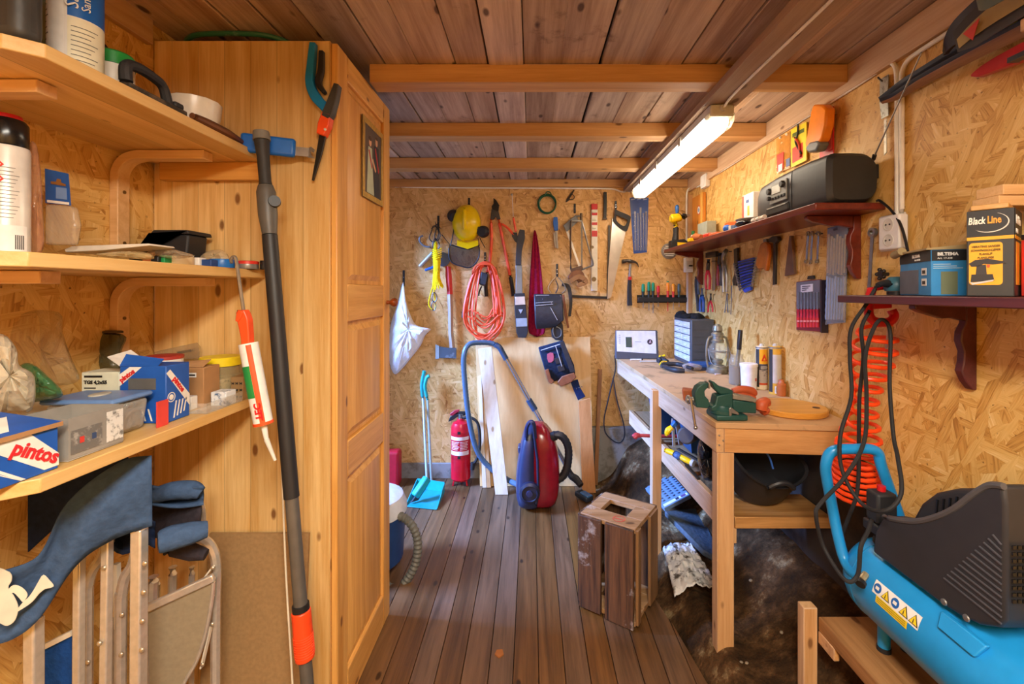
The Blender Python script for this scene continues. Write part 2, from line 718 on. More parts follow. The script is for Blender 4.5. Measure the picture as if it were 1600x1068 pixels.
# bare earth below and beside the boards, banked up against the right wall and the far corner
m, nt, b = newmat('trodden_earth')
tc = N(nt, 'ShaderNodeTexCoord')
n1 = N(nt, 'ShaderNodeTexNoise')
n1.inputs['Scale'].default_value = 6
n1.inputs['Detail'].default_value = 9
n1.inputs['Roughness'].default_value = .7
n2 = N(nt, 'ShaderNodeTexNoise')
n2.inputs['Scale'].default_value = 30
n2.inputs['Detail'].default_value = 6
L(nt, tc.outputs['Object'], n1.inputs['Vector'])
L(nt, tc.outputs['Object'], n2.inputs['Vector'])
c = ramp(nt, n1.outputs[0], [(.3, srgb('1f140b')), (.47, srgb('3c2916')), (.57, srgb('5a4027')), (.645, srgb('8a7453')), (.72, srgb('b5a688'))])
c = mixc(nt, ramp(nt, n2.outputs[0], [(.6, (0, 0, 0)), (.75, (.6, .6, .6))]), c, srgb('2a1e14'))
L(nt, c, b.inputs['Base Color'])
b.inputs['Roughness'].default_value = .95
b.inputs['Specular IOR Level'].default_value = .15
bp = N(nt, 'ShaderNodeBump')
bp.inputs['Strength'].default_value = .8
bp.inputs['Distance'].default_value = .02
L(nt, n2.outputs[0], bp.inputs['Height'])
L(nt, bp.outputs[0], b.inputs['Normal'])
EARTH = m


def ground_z(x, y):
    z = -.03 + .12 * sstep(.60, .75, x) + .25 * sstep(.80, 1.22, x)
    z += .26 * sstep(2.9, 3.5, y + .35 * (x - .6)) * sstep(.40, .95, x) * (1 - .4 * sstep(.8, 1.2, x))
    z += .014 * nz(x * 6, y * 6) * sstep(.45, .8, x) + .007 * nz(x * 17, y * 17)
    return z


struct(MB().grid(lambda u, v: (.30 + u * .96, YN + v * (YB - YN + .02), ground_z(.30 + u * .96, YN + v * (YB - YN + .02)) - .012), 60, 190).build('ground', EARTH, origin=(0, 0, 0)))

# board ceiling
CEILW = wood('ceiling_boards', 'c6a98d', '94745c', '33190e', 1, .7, islands=.24, knots=.75, k=.85, dirt=('53382a', .58))
ce = MB()
x = XL - .02
rnd = random.Random(3)
while x < XR:
    wdt = rnd.uniform(.12, .165)
    zo = rnd.uniform(0, .008)
    sk = rnd.uniform(-.012, .012)
    ce.hexa([(x + .002, YN, ZC + zo), (x + wdt - .0025, YN, ZC + zo), (x + wdt - .0025 + sk, YB, ZC + zo), (x + .002 + sk * .7, YB, ZC + zo),
             (x + .002, YN, ZC + .03), (x + wdt - .0025, YN, ZC + .03), (x + wdt - .0025 + sk, YB, ZC + .03), (x + .002 + sk * .7, YB, ZC + .03)])
    x += wdt
struct(ce.build('ceiling', CEILW, origin=(0, 0, 0), bevel=.002, seg=1, smooth=False))
struct(MB().bx(XL, XR, YN, YB, ZC + .035, ZC + .05).build('ceiling_deck', plain('2a1c14', .9), origin=(0, 0, 0)))

BEAM = wood('ceiling_batten', 'd0a066', 'b3824a', '5a3212', 0, .6, knots=.3)
ZB = H + .795                                               # underside of the cross battens
for i, (y, xa) in enumerate(((1.73, -.615), (2.33, XL), (2.94, XL))):
    struct(MB().bx(xa, XR - .022, y, y + .088, ZB, ZC + .004).build('trim_%d' % (i + 1), BEAM, bevel=.002))
struct(MB().bx(XL, XR - .022, YB - .03, YB - .0005, ZB + .01, ZC + .004).build('trim_4', BEAM, bevel=.002))
for i, y in enumerate((.5, -.12, -.75)):
    struct(MB().bx(-1.2, XR - .022, y, y + .088, ZB, ZC + .004).build('trim_%d' % (i + 10), BEAM, bevel=.002))
# top plates along the side walls and the corner post
struct(MB().bx(XR - .022, XR - .0005, YN, YB - .03, ZB - .031, ZC + .004).build('trim_5', STUD_Y, bevel=.002))
struct(MB().bx(XL + .0005, XL + .022, YN, 1.45, ZB - .01, ZC + .004).build('trim_6', STUD_Y, bevel=.002))
struct(MB().bx(XR - .035, XR - .0005, YB - .075, YB - .032, .34, ZB - .06).build('trim_7', STUD, bevel=.002))
# plank under the battens that carries the lamp
PURL = wood('lamp_plank', 'a98d72', '8a6d56', '4a2a16', 1, .7, knots=.4, k=.8)
ZP = H + .765
struct(MB().bx(.708, .849, YN, YB - .032, ZP, ZB - .0005).build('trim_8', PURL, bevel=.002))
# concrete footing along the back wall
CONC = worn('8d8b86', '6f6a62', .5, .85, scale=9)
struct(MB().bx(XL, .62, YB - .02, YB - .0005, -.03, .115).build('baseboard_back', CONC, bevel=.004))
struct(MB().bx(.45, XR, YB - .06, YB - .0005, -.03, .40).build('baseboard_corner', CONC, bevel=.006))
struct(MB().bx(XR - .05, XR - .0005, 1.60, YB - .062, -.03, .82).build('baseboard_right', worn('3a312b', '241e1a', .5, .9, scale=7), bevel=.006))  # right footing, made tall and dark to put in the shade below the bench

# ---------------------------------------------------------------- camera
cd = bpy.data.cameras.new('camera')
cd.sensor_width = 36
cd.lens = 36 * F / 1600
cd.shift_x = -(CX - 800) / 1600
cd.shift_y = -(534 - CY) / 1600
cd.clip_start = .02
cam = bpy.data.objects.new('camera', cd)
cam.location = (0, 0, H)
cam.rotation_euler = (radians(90), 0, 0)
COL.objects.link(cam)
SC.camera = cam

# ---------------------------------------------------------------- light
wd = bpy.data.worlds.new('sky')
SC.world = wd
wd.use_nodes = True
bg = wd.node_tree.nodes['Background']
bg.inputs[0].default_value = (.35, .55, 1, 1)
bg.inputs[1].default_value = .8


def area(name, loc, rot, sx, sy, power, col):
    ld = bpy.data.lights.new(name, 'AREA')
    ld.shape = 'RECTANGLE'
    ld.size, ld.size_y = sx, sy
    ld.energy = power
    ld.color = col
    o = bpy.data.objects.new(name, ld)
    o.location = loc
    o.rotation_euler = rot
    COL.objects.link(o)
    return o


# daylight through the doorway
dl = V((-4.2, 2.0, 3.0))
area('daylight', dl, (V((-.2, 2.7, .5)) - dl).to_track_quat('-Z', 'Y').to_euler(), 1.3, 1.3, 1500, (.22, .41, 1))
# added fill light behind the camera, brightening the near half of the room
area('rear_fill', (.12, -.40, 2.14), (0, 0, 0), .35, 1.3, 94, (1, .92, .79))

SC.view_settings.view_transform = 'Standard'
SC.view_settings.look = 'None'
SC.view_settings.exposure = 0.12
SC.view_settings.gamma = 1.0
# ================================================================= ceiling lamp and cabling
LX = .78
lamp = thing('ceiling_lamp', 'white fluorescent tube lamp glowing under the ceiling plank', 'lamp', (LX, 2.5, ZP))
ly0, ly1 = 1.86, 3.28
GREYP = plain('c9c7bf', .45)
MB().bx(LX - .05, LX + .05, ly0 - .006, ly1 - .01, ZP - .05, ZP - .0005).build('base', GREYP, lamp, bevel=.008)
sec = [(-.052, 0), (.052, 0), (.05, -.03), (.034, -.058), (-.034, -.058), (-.05, -.03)]
MB().loft([[V((LX + a, y, ZP - .036 + b)) for a, b in sec] for y in (ly0 + .05, ly1 - .03)]).build('diffuser', emit('ffeed4', 18.0, 'tube_glow'), lamp, bevel=.006)
for y, e in ((ly0, .05), (ly1 - .03, .03)):
    MB().loft([[V((LX + a * 1.06, yy, ZP - .034 + b * 1.06)) for a, b in sec] for yy in (y, y + e)]).build('end_cap', film('e4e0d2', .55, .25), lamp, bevel=.004)
for y in (2.2, 2.62, 3.0):
    MB().bx(LX - .062, LX - .053, y, y + .03, ZP - .06, ZP - .015).build('clip', plain('b5b3ae', .4, .5), lamp, bevel=.002)
MB().cyl((LX, ly0 - .02, ZP - .02), (LX, ly0 + .02, ZP - .02), .012).build('cable_gland', GREYP, lamp)
WC = plain('e8e2d4', .5)
pts = [(LX, ly0 - .02, ZP - .02), (LX, ly0 - .08, ZP - .008), (LX, 1.6, ZP - .005), (LX + .004, 1.2, ZP - .005), (LX, .7, ZP - .005), (LX, 0, ZP - .005)]
tag(MB().tube(pts, .005, 8, sm=6).build('power_cable', WC), 'white cable clipped along the underside of the lamp plank', 'cable')
pts = [B(x_, y_, .01) for x_, y_ in ((617, 292), (700, 293), (800, 293.5), (900, 294), (955, 295), (970, 299), (984, 299))] + [V((LX, ly1 + .01, ZP - .03))]
tag(MB().tube(pts, .006, 8, sm=5).build('power_cable', WC), 'white cable running along the top of the back wall to the lamp', 'cable')
# junction box high on the right wall, and the cables around it
ZJ = R(1108, 284).z
jb = R(1106, 283)
j = thing('junction_box', 'small white square junction box high in the far right corner', 'electrical box', (XR, jb.y, jb.z - .04))
MB().bx(XR - .035, XR - .0005, jb.y - .045, jb.y + .045, jb.z - .045, jb.z + .045).build('box', WHITE, j, bevel=.005)
MB().bx(XR - .039, XR - .035, jb.y - .035, jb.y + .035, jb.z - .035, jb.z + .035).build('cover', WHITE, j, bevel=.002)
z_c = H + .753
pts = [(XR - .01, jb.y - .045, jb.z + .01)] + [R(x_, y_, .012) for x_, y_ in ((1135, 262), (1200, 220), (1290, 164), (1360, 119), (1384, 101), (1393, 98), (1400, 108), (1402, 135), (1402, 200), (1402, 280), (1402, 338))]
tag(MB().tube(pts, .0075, 10, sm=5).build('conduit', WC), 'white conduit rising from the double socket and bending along the right wall top', 'conduit')
pts = [R(x_, y_, .012) for x_, y_ in ((1409, 338), (1409, 280), (1409, 200), (1409, 130), (1411, 108), (1421, 92), (1440, 78), (1480, 52), (1540, 13), (1585, -16))]
tag(MB().tube(pts, .0075, 10, sm=5).build('conduit', WC), 'white conduit bending from the double socket up toward the skis', 'conduit')
pts = [(XR - .012, jb.y + .045, jb.z + .01), R(1092, 291, .012), (XR - .012, YB - .09, R(1085, 292).z), (XR - .045, YB - .09, 2.20), (XR - .05, YB - .085, 2.1), (XR - .05, YB - .085, 1.9), (XR - .05, YB - .085, 1.72)]
pts = [V(p) for p in pts]
tag(MB().tube(pts, .006, 8, sm=5).build('power_cable', WC), 'white cable dropping from the junction box down the corner post', 'cable')
# light switch on the corner post
sp = P(1075, 414, YB - .09)
sw = thing('light_switch', 'white surface switch box on the corner post by the round vent', 'switch', (sp.x, YB - .075, sp.z - .05))
MB().bx(sp.x - .032, sp.x + .032, YB - .117, YB - .0758, sp.z - .055, sp.z + .055).build('box', WHITE, sw, bevel=.006)
MB().bx(sp.x - .022, sp.x + .022, YB - .123, YB - .117, sp.z - .03, sp.z + .03).build('rocker', plain('d9d6cf', .35), sw, bevel=.003)
MB().bx(sp.x - .006, sp.x + .022, YB - .131, YB - .123, sp.z - .012, sp.z - .002).build('toggle', BLACK, sw, bevel=.002)
# double socket beside the right-hand shelf
s0, s1 = R(1375, 338), R(1418, 390)
ym = (s0.y + s1.y) / 2
so = thing('wall_socket', 'white double wall socket on a cream backing plate below the radio shelf', 'socket', (XR, ym, s1.z))
yb_, yf_ = R(1377, 360).y, R(1408, 360).y
MB().bx(XR - .008, XR - .0005, R(1417, 360).y, R(1378, 360).y, R(1400, 391).z, R(1400, 334).z).build('back_plate', CREAM, so, bevel=.003)
zt, zb = R(1394, 339).z, R(1394, 391).z
MB().bx(XR - .04, XR - .0085, R(1405, 360, .04).y, R(1381, 360, .02).y, zb, zt).build('socket_body', WHITE, so, bevel=.006)
yc = (R(1405, 360, .04).y + R(1381, 360, .02).y) / 2
for zz in (zb + (zt - zb) * .27, zb + (zt - zb) * .73):
    MB().lathe([(.021, 0), (.021, .002), (.017, .002), (.0165, .0008)], (XR - .04, yc, zz), (-1, 0, 0)).build('outlet', plain('d5d0c4', .4), so)
    for q in (-.008, .008):
        MB().cyl((XR - .0412, yc + q, zz), (XR - .0435, yc + q, zz), .0025, n=8).build('pin_hole', BLACK, so)
# ================================================================= left: wardrobe, shelves and what is on them
WX, WY0, WY1, WZ = -.63, 1.475, 2.03, H + .812
wr = thing('wardrobe', 'tall pine wardrobe with panelled door, standing beyond the left shelves', 'wardrobe', (-.93, 1.75, 0))
for q in ((XL + .003, WX - .022, WY0, WY0 + .02), (XL + .003, WX - .022, WY1 - .02, WY1)):
    MB().bx(*q, .0, WZ).build('side_panel', PINE, wr, bevel=.002)
MB().bx(XL + .003, XL + .015, WY0 + .0205, WY1 - .0205, .0, WZ).build('back_panel', PINE, wr)
MB().bx(XL + .015, WX - .022, WY0 + .02, WY1 - .02, WZ - .03, WZ - .012).build('top_board', PINE_H, wr)
MB().bx(XL + .015, WX - .022, WY0 + .02, WY1 - .02, .06, .08).build('bottom_board', PINE_H, wr)
PINE_D = wood('pine_door', 'e9b364', 'cb8c3e', '6e3a12', 2, .4, knots=.12, k=1.1)
PINE_R = wood('pine_door_rail', 'e9b364', 'cb8c3e', '6e3a12', 1, .4, knots=.12, k=1.1)
d0, d1 = WY0 + .004, WY1 - .004
x0, x1 = WX - .0215, WX
door = MB()
for a, b_ in ((d0, d0 + .085), (d1 - .08, d1)):
    door.bx(x0, x1, a, b_, .012, WZ - .005)
dr = door.build('door', PINE_D, wr, bevel=.004)
for a, b_ in ((.012, .14), (.80, .925), (1.335, 1.465), (2.16, WZ - .005)):
    MB().bx(x0, x1 - .0005, d0 + .0855, d1 - .0805, a, b_).build('rail', PINE_R, dr, bevel=.004)
for a, b_ in ((.14, .80), (.925, 1.335), (1.465, 2.16)):
    p_ = MB().bx(x0 + .003, x1 - .013, d0 + .086, d1 - .081, a + .001, b_ - .001)
    q = .035
    ya, yb = d0 + .085 + q, d1 - .08 - q
    o_ = [(x1 - .013, d0 + .10, a + .016), (x1 - .013, d1 - .095, a + .016), (x1 - .013, d1 - .095, b_ - .016), (x1 - .013, d0 + .10, b_ - .016)]
    i_ = [(x1 - .004, ya + .01, a + q), (x1 - .004, yb - .01, a + q), (x1 - .004, yb - .01, b_ - q), (x1 - .004, ya + .01, b_ - q)]
    p_.add(o_ + i_, [(0, 1, 5, 4), (1, 2, 6, 5), (2, 3, 7, 6), (3, 0, 4, 7), (4, 5, 6, 7)])
    p_.build('panel', PINE_D, dr, ang=20)
MB().lathe([(.009, 0), (.008, .014), (.012, .018), (.018, .026), (.02, .034), (.016, .043), (.006, .047)], (WX, 1.985, 1.392), (1, 0, 0)).build('knob', wood('knob_wood', '9a4a1c', '7c3712', knots=0, rough=.25), dr)

# picture pinned to the door
pic = thing('picture', 'gold-framed portrait print of a couple pinned to the wardrobe door', 'picture', (WX + .002, 1.805, 1.80))
py0, py1, pz0, pz1 = 1.69, 1.92, 1.795, 2.10
MB().bx(WX + .001, WX + .003, py0, py1, pz0, pz1).build('sheet', plain('56483f', .5), pic)
f_ = MB()
for a, b_, c_, d_ in ((py0, py1, pz0, pz0 + .022), (py0, py1, pz1 - .022, pz1), (py0, py0 + .022, pz0 + .022, pz1 - .022), (py1 - .022, py1, pz0 + .022, pz1 - .022)):
    f_.bx(WX + .0031, WX + .006, a, b_, c_, d_)
f_.build('border', plain('c9a655', .35, .4, .2, 60), pic, bevel=.002)
WXf = WX + .0032


def flatpoly(pts, name, mat, par, t=.0006):
    return MB().prism([(WXf, a, b) for a, b in pts], (t, 0, 0)).build(name, mat, par)


def ell(cy, cz, ry, rz, n=16):
    return [(cy + ry * cos(2 * pi * k / n), cz + rz * sin(2 * pi * k / n)) for k in range(n)]


flatpoly([(1.735, 1.82), (1.815, 1.82), (1.795, 1.93), (1.79, 2.0), (1.752, 2.0), (1.745, 1.93)], 'gown', plain('b9c2a6', .6), pic)
flatpoly([(1.815, 1.82), (1.885, 1.82), (1.878, 1.95), (1.868, 2.022), (1.818, 2.022), (1.81, 1.95)], 'suit', plain('22232c', .6), pic)
flatpoly(ell(1.772, 2.022, .013, .018), 'face', plain('d8a888', .6), pic)
flatpoly(ell(1.843, 2.042, .013, .018), 'face', plain('cf9c7c', .6), pic)
WXf += .0007
flatpoly([(1.752, 1.985), (1.762, 1.99), (1.792, 1.93), (1.786, 1.92)], 'sash', plain('b5282c', .6), pic)
flatpoly([(1.822, 2.01), (1.832, 2.015), (1.872, 1.93), (1.864, 1.92)], 'sash', plain('b5282c', .6), pic)
flatpoly([(1.79, 1.955), (1.80, 1.965), (1.835, 1.925), (1.828, 1.915)], 'arm', plain('d8a888', .6), pic)
flatpoly(ell(1.77, 2.034, .014, .009), 'hair', plain('4a3420', .6), pic)
flatpoly(ell(1.843, 2.056, .013, .007), 'hair', plain('4a3420', .6), pic)

# grass shears hung on the wardrobe side
YS = WY0 - .018
gs = thing('grass_shears', 'teal and black grass shears with orange collar hanging on the wardrobe side', 'garden shears', P(505, 275, YS))


def band(pts, w, name, mat, par, Y, t=.016, sm=6, bevel=.003):
    """flat shape following a px path, w px widths, extruded in depth"""
    ps = catmull([V((a, b, 0)) for a, b in pts], sm)
    ws = w if hasattr(w, '__len__') else [w] * len(pts)
    lft, rgt = [], []
    for i, p in enumerate(ps):
        t_ = (ps[min(i + 1, len(ps) - 1)] - ps[max(i - 1, 0)]).normalized()
        f_ = i / max(sm, 1)
        k_ = int(f_)
        ww = ws[k_] * (1 - (f_ - k_)) + ws[min(k_ + 1, len(ws) - 1)] * (f_ - k_)
        n_ = V((-t_.y, t_.x, 0)) * ww / 2
        lft.append(p + n_)
        rgt.append(p - n_)
    fr = [P(q.x, q.y, Y) for q in lft]
    fl_ = [P(q.x, q.y, Y) for q in rgt]
    dv = V((0, t, 0))
    rings = [[a - dv / 2, b - dv / 2, b + dv / 2, a + dv / 2] for a, b in zip(fr, fl_)]
    return MB().loft(rings).build(name, mat, par, bevel=bevel)


band([(490, 68), (487, 100), (485, 130), (494, 152), (508, 168), (512, 176)], [9, 11, 12, 15, 14, 10], 'upper_grip', TEAL, gs, YS, .022)
band([(503, 80), (502, 110), (498, 130), (508, 146)], [7, 9, 9, 6], 'lower_grip', BLACK, gs, YS, .018)
band([(528, 133), (522, 155), (514, 178), (510, 186)], [8, 13, 16, 13], 'spring_housing', plain('3c3b3a', .5), gs, YS - .003, .028)
band([(513, 178), (508, 196), (503, 212)], [14, 18, 12], 'collar', ORANGE, gs, YS - .002, .03)
band([(505, 208), (499, 240), (489, 282)], [11, 9, 3], 'blade', plain('3b3834', .35, .7), gs, YS, .006, bevel=.001)
MB().cyl(P(508, 202, YS - .018), P(508, 202, YS - .021), .004).build('screw', STEEL, gs)

# hose coiled on top of the wardrobe
cx, cy = -1.0, 1.745
pts = [V((cx + .212 * math.copysign(abs(cos(t)) ** .6, cos(t)), cy + .245 * math.copysign(abs(sin(t)) ** .6, sin(t)), WZ + .0235 - .0145 * sin(t))) for t in [2 * pi * k / 24 for k in range(24)]]
tag(MB().tube(pts, .0085, 10, closed=True, sm=2).build('garden_hose', worn('2c6f57', '8fae9a', .62, .4)), 'green garden hose coiled on top of the pine wardrobe', 'hose')

# three shelves on bentwood brackets
SH = []
for zt, y0, lab in ((1.879, .772, 'topmost of the three pine shelves along the left wall'), (1.508, .745, 'middle of the three pine shelves along the left wall'), (1.112, .764, 'lowest pine shelf on the left wall, lined with small boxes')):
    o_ = MB().prism([(XL + .001, y0, zt - .026), (-.90, y0, zt - .026), (-.861, y0 + .035, zt - .026), (-.861, WY0 - .001, zt - .026), (XL + .001, WY0 - .001, zt - .026)], (0, 0, .026)).build('wall_shelf', PINE_H, bevel=.002)
    SH.append(tag(o_, lab, 'shelf', None))
BENT = wood('bentwood', 'e3b983', 'cf9f66', knots=.1, axis=0, rough=.45)


def bracket(y, ztop, xe, lab):
    pts = [(XL + .0135, y, ztop - .30), (XL + .0135, y, ztop - .10), (XL + .018, y, ztop - .055), (XL + .04, y, ztop - .026), (XL + .075, y, ztop - .0135), (XL + .12, y, ztop - .0135), (xe, y, ztop - .0135)]
    pa = catmull(pts, 4)
    rings = []
    for i, p in enumerate(pa):
        t_ = (pa[min(i + 1, len(pa) - 1)] - pa[max(i - 1, 0)]).normalized()
        n_ = V((-t_.z, 0, t_.x)) * .0125
        rings.append([p - n_ - V((0, .02, 0)), p - n_ + V((0, .02, 0)), p + n_ + V((0, .02, 0)), p + n_ - V((0, .02, 0))])
    t = thing('shelf_bracket', lab, 'bracket', (XL + .05, y, ztop - .3))
    MB().loft(rings).build('bent_arm', BENT, t, bevel=.002)
    for zz in (ztop - .27, ztop - .12):
        MB().cyl((XL + .0265, y, zz), (XL + .029, y, zz), .005, n=10).build('screw', plain('7a5a30', .4, .6), t)


bracket(1.341, 1.852, -.952, 'curved birch bracket under the far end of the top left shelf')
bracket(1.341, 1.481, -.945, 'curved birch bracket under the far end of the middle left shelf')
bracket(.90, 1.852, -.957, 'curved birch bracket under the near end of the top left shelf')
bracket(.90, 1.481, -.950, 'curved birch bracket under the near end of the middle left shelf')
bracket(1.341, 1.085, -.945, 'curved birch bracket under the far end of the lowest left shelf')
tag(MB().bx(XL + .04, -.866, WY0 - .026, WY0 - .0005, 1.795, 1.8525).build('shelf_batten', PINE_X, bevel=.003), 'pine batten screwed to the wardrobe side under the top shelf', 'batten')

# --- top shelf
ZT = 1.8795


def lathed(name, label, cat, x, y, z, profs, n=24, group=None):
    t = thing(name, label, cat, (x, y, z), group)
    for nm, prof, mat in profs:
        MB().lathe(prof, (x, y, z), n=n).build(nm, mat, t)
    return t


o_ = MB().bx(-1.10, -.885, .785, .835, ZT, ZT + .2).build('tool_case', plain('3a3937', .5, bump=.2), bevel=.02, seg=4)
tag(o_, 'dark grey plastic case at the near end of the top left shelf', 'case')
px_ = lambda px, Y: (px - CX) * Y / F
t = thing('plastic_canister', 'white canister with blue label on the top left shelf', 'canister', (px_(119, .95), .95, ZT))
X0 = px_(119, .95)
MB().lathe([(.0, 0), (.04, 0), (.043, .004), (.043, .245), (.03, .262), (.018, .27), (.018, .29)], (X0, .95, ZT), n=32).build('body', WHITE, t)


def wrap(t, name, mat, x, y, r, a0, a1, z0, z1, n=14, th=.0006):
    m_ = MB()
    rings = []
    for k in range(n + 1):
        a = radians(a0 + (a1 - a0) * k / n)
        d_ = V((cos(a), sin(a), 0))
        c_ = V((x, y, 0))
        rings.append([c_ + d_ * (r + .0002) + V((0, 0, z0)), c_ + d_ * (r + th) + V((0, 0, z0)), c_ + d_ * (r + th) + V((0, 0, z1)), c_ + d_ * (r + .0002) + V((0, 0, z1))])
    return m_.loft(rings).build(name, mat, t)


wrap(t, 'label', plain('1560b8', .4), X0, .95, .043, -62, 60, ZT + .115, ZT + .24)
wrap(t, 'label', plain('e3dfc4', .5), X0, .95, .043, -62, 60, ZT + .01, ZT + .113)
wrap(t, 'label', plain('f0efea', .5), X0, .95, .043, -150, -70, ZT + .01, ZT + .24)
for i in range(9):
    wrap(t, 'print_line', plain('5a5a58', .6), X0, .95, .0437, -55, -55 + 40 + 17 * ((i * 7) % 3) / 2, ZT + .018 + i * .0095, ZT + .0195 + i * .0095, 8, .0003)
for i in range(16):
    wrap(t, 'print_line', plain('5a5a58', .6), X0, .95, .0437, -142, -142 + 22 + 10 * ((i * 5) % 3) / 2, ZT + .03 + i * .0118, ZT + .032 + i * .0118, 6, .0003)
d_ = V((cos(radians(-33)), sin(radians(-33)), 0))
tg = V((-d_.y, d_.x, 0))
text('Sanitær', V((X0, .95, ZT + .13)) + d_ * .0437 - tg * .006, (0, 0, 1), -tg, .03, WHITE, t)
text('Sanitær', V((X0, .95, ZT + .13)) + d_ * .0445 + tg * .012, (0, 0, 1), -tg, .02, WHITE, t)
lathed('plastic_bottle', 'grey-green bottle standing behind the white canister on the top shelf', 'bottle', px_(86, 1.03), 1.03, ZT,
       [('body', [(0, 0), (.03, 0), (.032, .005), (.032, .2), (.014, .23), (.014, .25)], plain('6f7d68', .4)), ('cap', [(.016, .251), (.016, .27), (.001, .271)], BLACK)])
lathed('glue_bottle', 'small bottle with black cap behind the green-lidded tin', 'bottle', px_(157, 1.12), 1.12, ZT,
       [('body', [(0, 0), (.022, 0), (.022, .115), (.012, .13)], plain('5a4c3c', .4)), ('cap', [(.015, .131), (.015, .14), (.013, .142), (.014, .165), (.010, .17), (0, .171)], BLACKG)])
t = lathed('paint_tin', 'round tin with green lid and white label on the top left shelf', 'tin', px_(177, 1.04), 1.04, ZT,
           [('body', [(0, 0), (.038, 0), (.038, .07)], plain('e2ddd2', .4)), ('lid', [(.0395, .0705), (.0395, .096), (.036, .1), (.034, .094), (0, .093)], plain('1f8a3c', .3))])
wrap(t, 'label', plain('b5392c', .5), px_(177, 1.04), 1.04, .0381, -140, 30, ZT + .018, ZT + .03)
t = thing('plastering_float', 'black-handled plastering float lying on the edge of the top shelf', 'float', (-.893, 1.09, ZT))
MB().bx(-.912, -.868, .985, 1.15, ZT, ZT + .014).build('plate', worn('2a241d', '5c4a38', .5, .7), t, bevel=.003)
MB().tube([(-.89, 1.0, ZT + .0145), (-.89, 1.0, ZT + .055), (-.89, 1.03, ZT + .066), (-.89, 1.07, ZT + .064), (-.89, 1.10, ZT + .054), (-.89, 1.115, ZT + .0145)], [.013, .012, .012, .011, .011, .012], 10, sm=5).build('handle', BLACKM, t)
MB().bx(-.908, -.874, 1.12, 1.148, ZT + .0145, ZT + .03).build('heel', BLACKM, t, bevel=.005)
t = lathed('bowl', 'white enamel bowl standing tilted on the top left shelf', 'bowl', px_(304, 1.29), 1.29, ZT, [('bowl', [(0, .0), (.035, 0), (.05, .012), (.062, .055), (.066, .095), (.063, .097), (.058, .055), (.045, .02), (0, .012)], plain('ece8de', .25))], n=12)
t = thing('pruning_saw', 'pruning saw in a blue sheath lying over the end of the top shelf', 'saw', (-.8, 1.38, ZT))
MB().tube([V((-.868, 1.165, ZT + .010)), V((-.869, 1.22, ZT + .0125)), V((-.869, 1.30, ZT + .0125)), P(376, 221, 1.372)], [.008, .011, .012, .009], 10, sm=5).build('handle', wood('old_handle', '7a4a2a', '54301a', knots=0, axis=1), t)
a_, b_ = P(376, 222, 1.385), P(462, 232, 1.43)
MB().bar(a_, b_, .022, .058, (0, 0, 1)).build('sheath', plain('1668c8', .35), t, bevel=.009, seg=3)
MB().bar(P(462, 236, 1.43), P(482, 238, 1.437), .003, .028, (0, 0, 1)).build('blade', STEEL, t)
MB().prism([P(a, b, 1.437) for a, b in ((481, 232), (486, 229), (491, 233), (490, 238), (485, 236), (486, 242), (492, 247), (481, 246))], (0, .003, 0)).build('hook_tip', STEEL, t)

# --- middle shelf
ZM = 1.5085
sx_, sy_, sr_ = px_(10, .97), .97, .036
t = thing('solvent_can', 'tall white metal can with black cap at the near end of the middle shelf', 'can', (sx_, sy_, ZM))
MB().lathe([(0, 0), (sr_, 0), (sr_, .232), (sr_ * .95, .238), (0, .238)], (sx_, sy_, ZM), n=36).build('body', plain('dedcd6', .3, .1), t)
MB().lathe([(sr_ * .9, .2385), (sr_ * .96, .242), (sr_ * .93, .288), (sr_ * .8, .296), (0, .297)], (sx_, sy_, ZM), n=36).build('cap', BLACKG, t)
MB().lathe([(0, .2975), (sr_ * .7, .2975), (sr_ * .66, .306), (0, .307)], (sx_, sy_, ZM), n=28).build('lid', RED, t)
wrap(t, 'label', plain('f0efec', .45), sx_, sy_, sr_, -100, 12, ZM + .012, ZM + .07)
for i in range(14):
    wrap(t, 'print_line', plain('8a8a88', .6), sx_, sy_, sr_ + .0002, -70, -25 + 14 * ((i * 5) % 4) / 3, ZM + .085 + i * .008, ZM + .0865 + i * .008, 8, .0004)
for i in range(5):
    wrap(t, 'barcode_line', plain('4a4a48', .6), sx_, sy_, sr_ + .0006, -22 + i * 5, -19 + i * 5, ZM + .02, ZM + .05, 2, .0004)
for zz in (.165, .195):
    for q, cl, nm in ((1.0, 'd8392e', 'hazard_sign'), (.7, 'f0efec', 'hazard_field')):
        m_ = MB()
        cs = [V((sx_ + (sr_ + .0016 - q * .0006) * cos(radians(-68 + a)), sy_ + (sr_ + .0016 - q * .0006) * sin(radians(-68 + a)), ZM + zz + z_)) for a, z_ in ((-22 * q, 0), (0, -.016 * q), (22 * q, 0), (0, .016 * q), (0, 0))]
        m_.add(cs, [(0, 1, 4), (1, 2, 4), (2, 3, 4), (3, 0, 4)]).build(nm, plain(cl, .5), t)


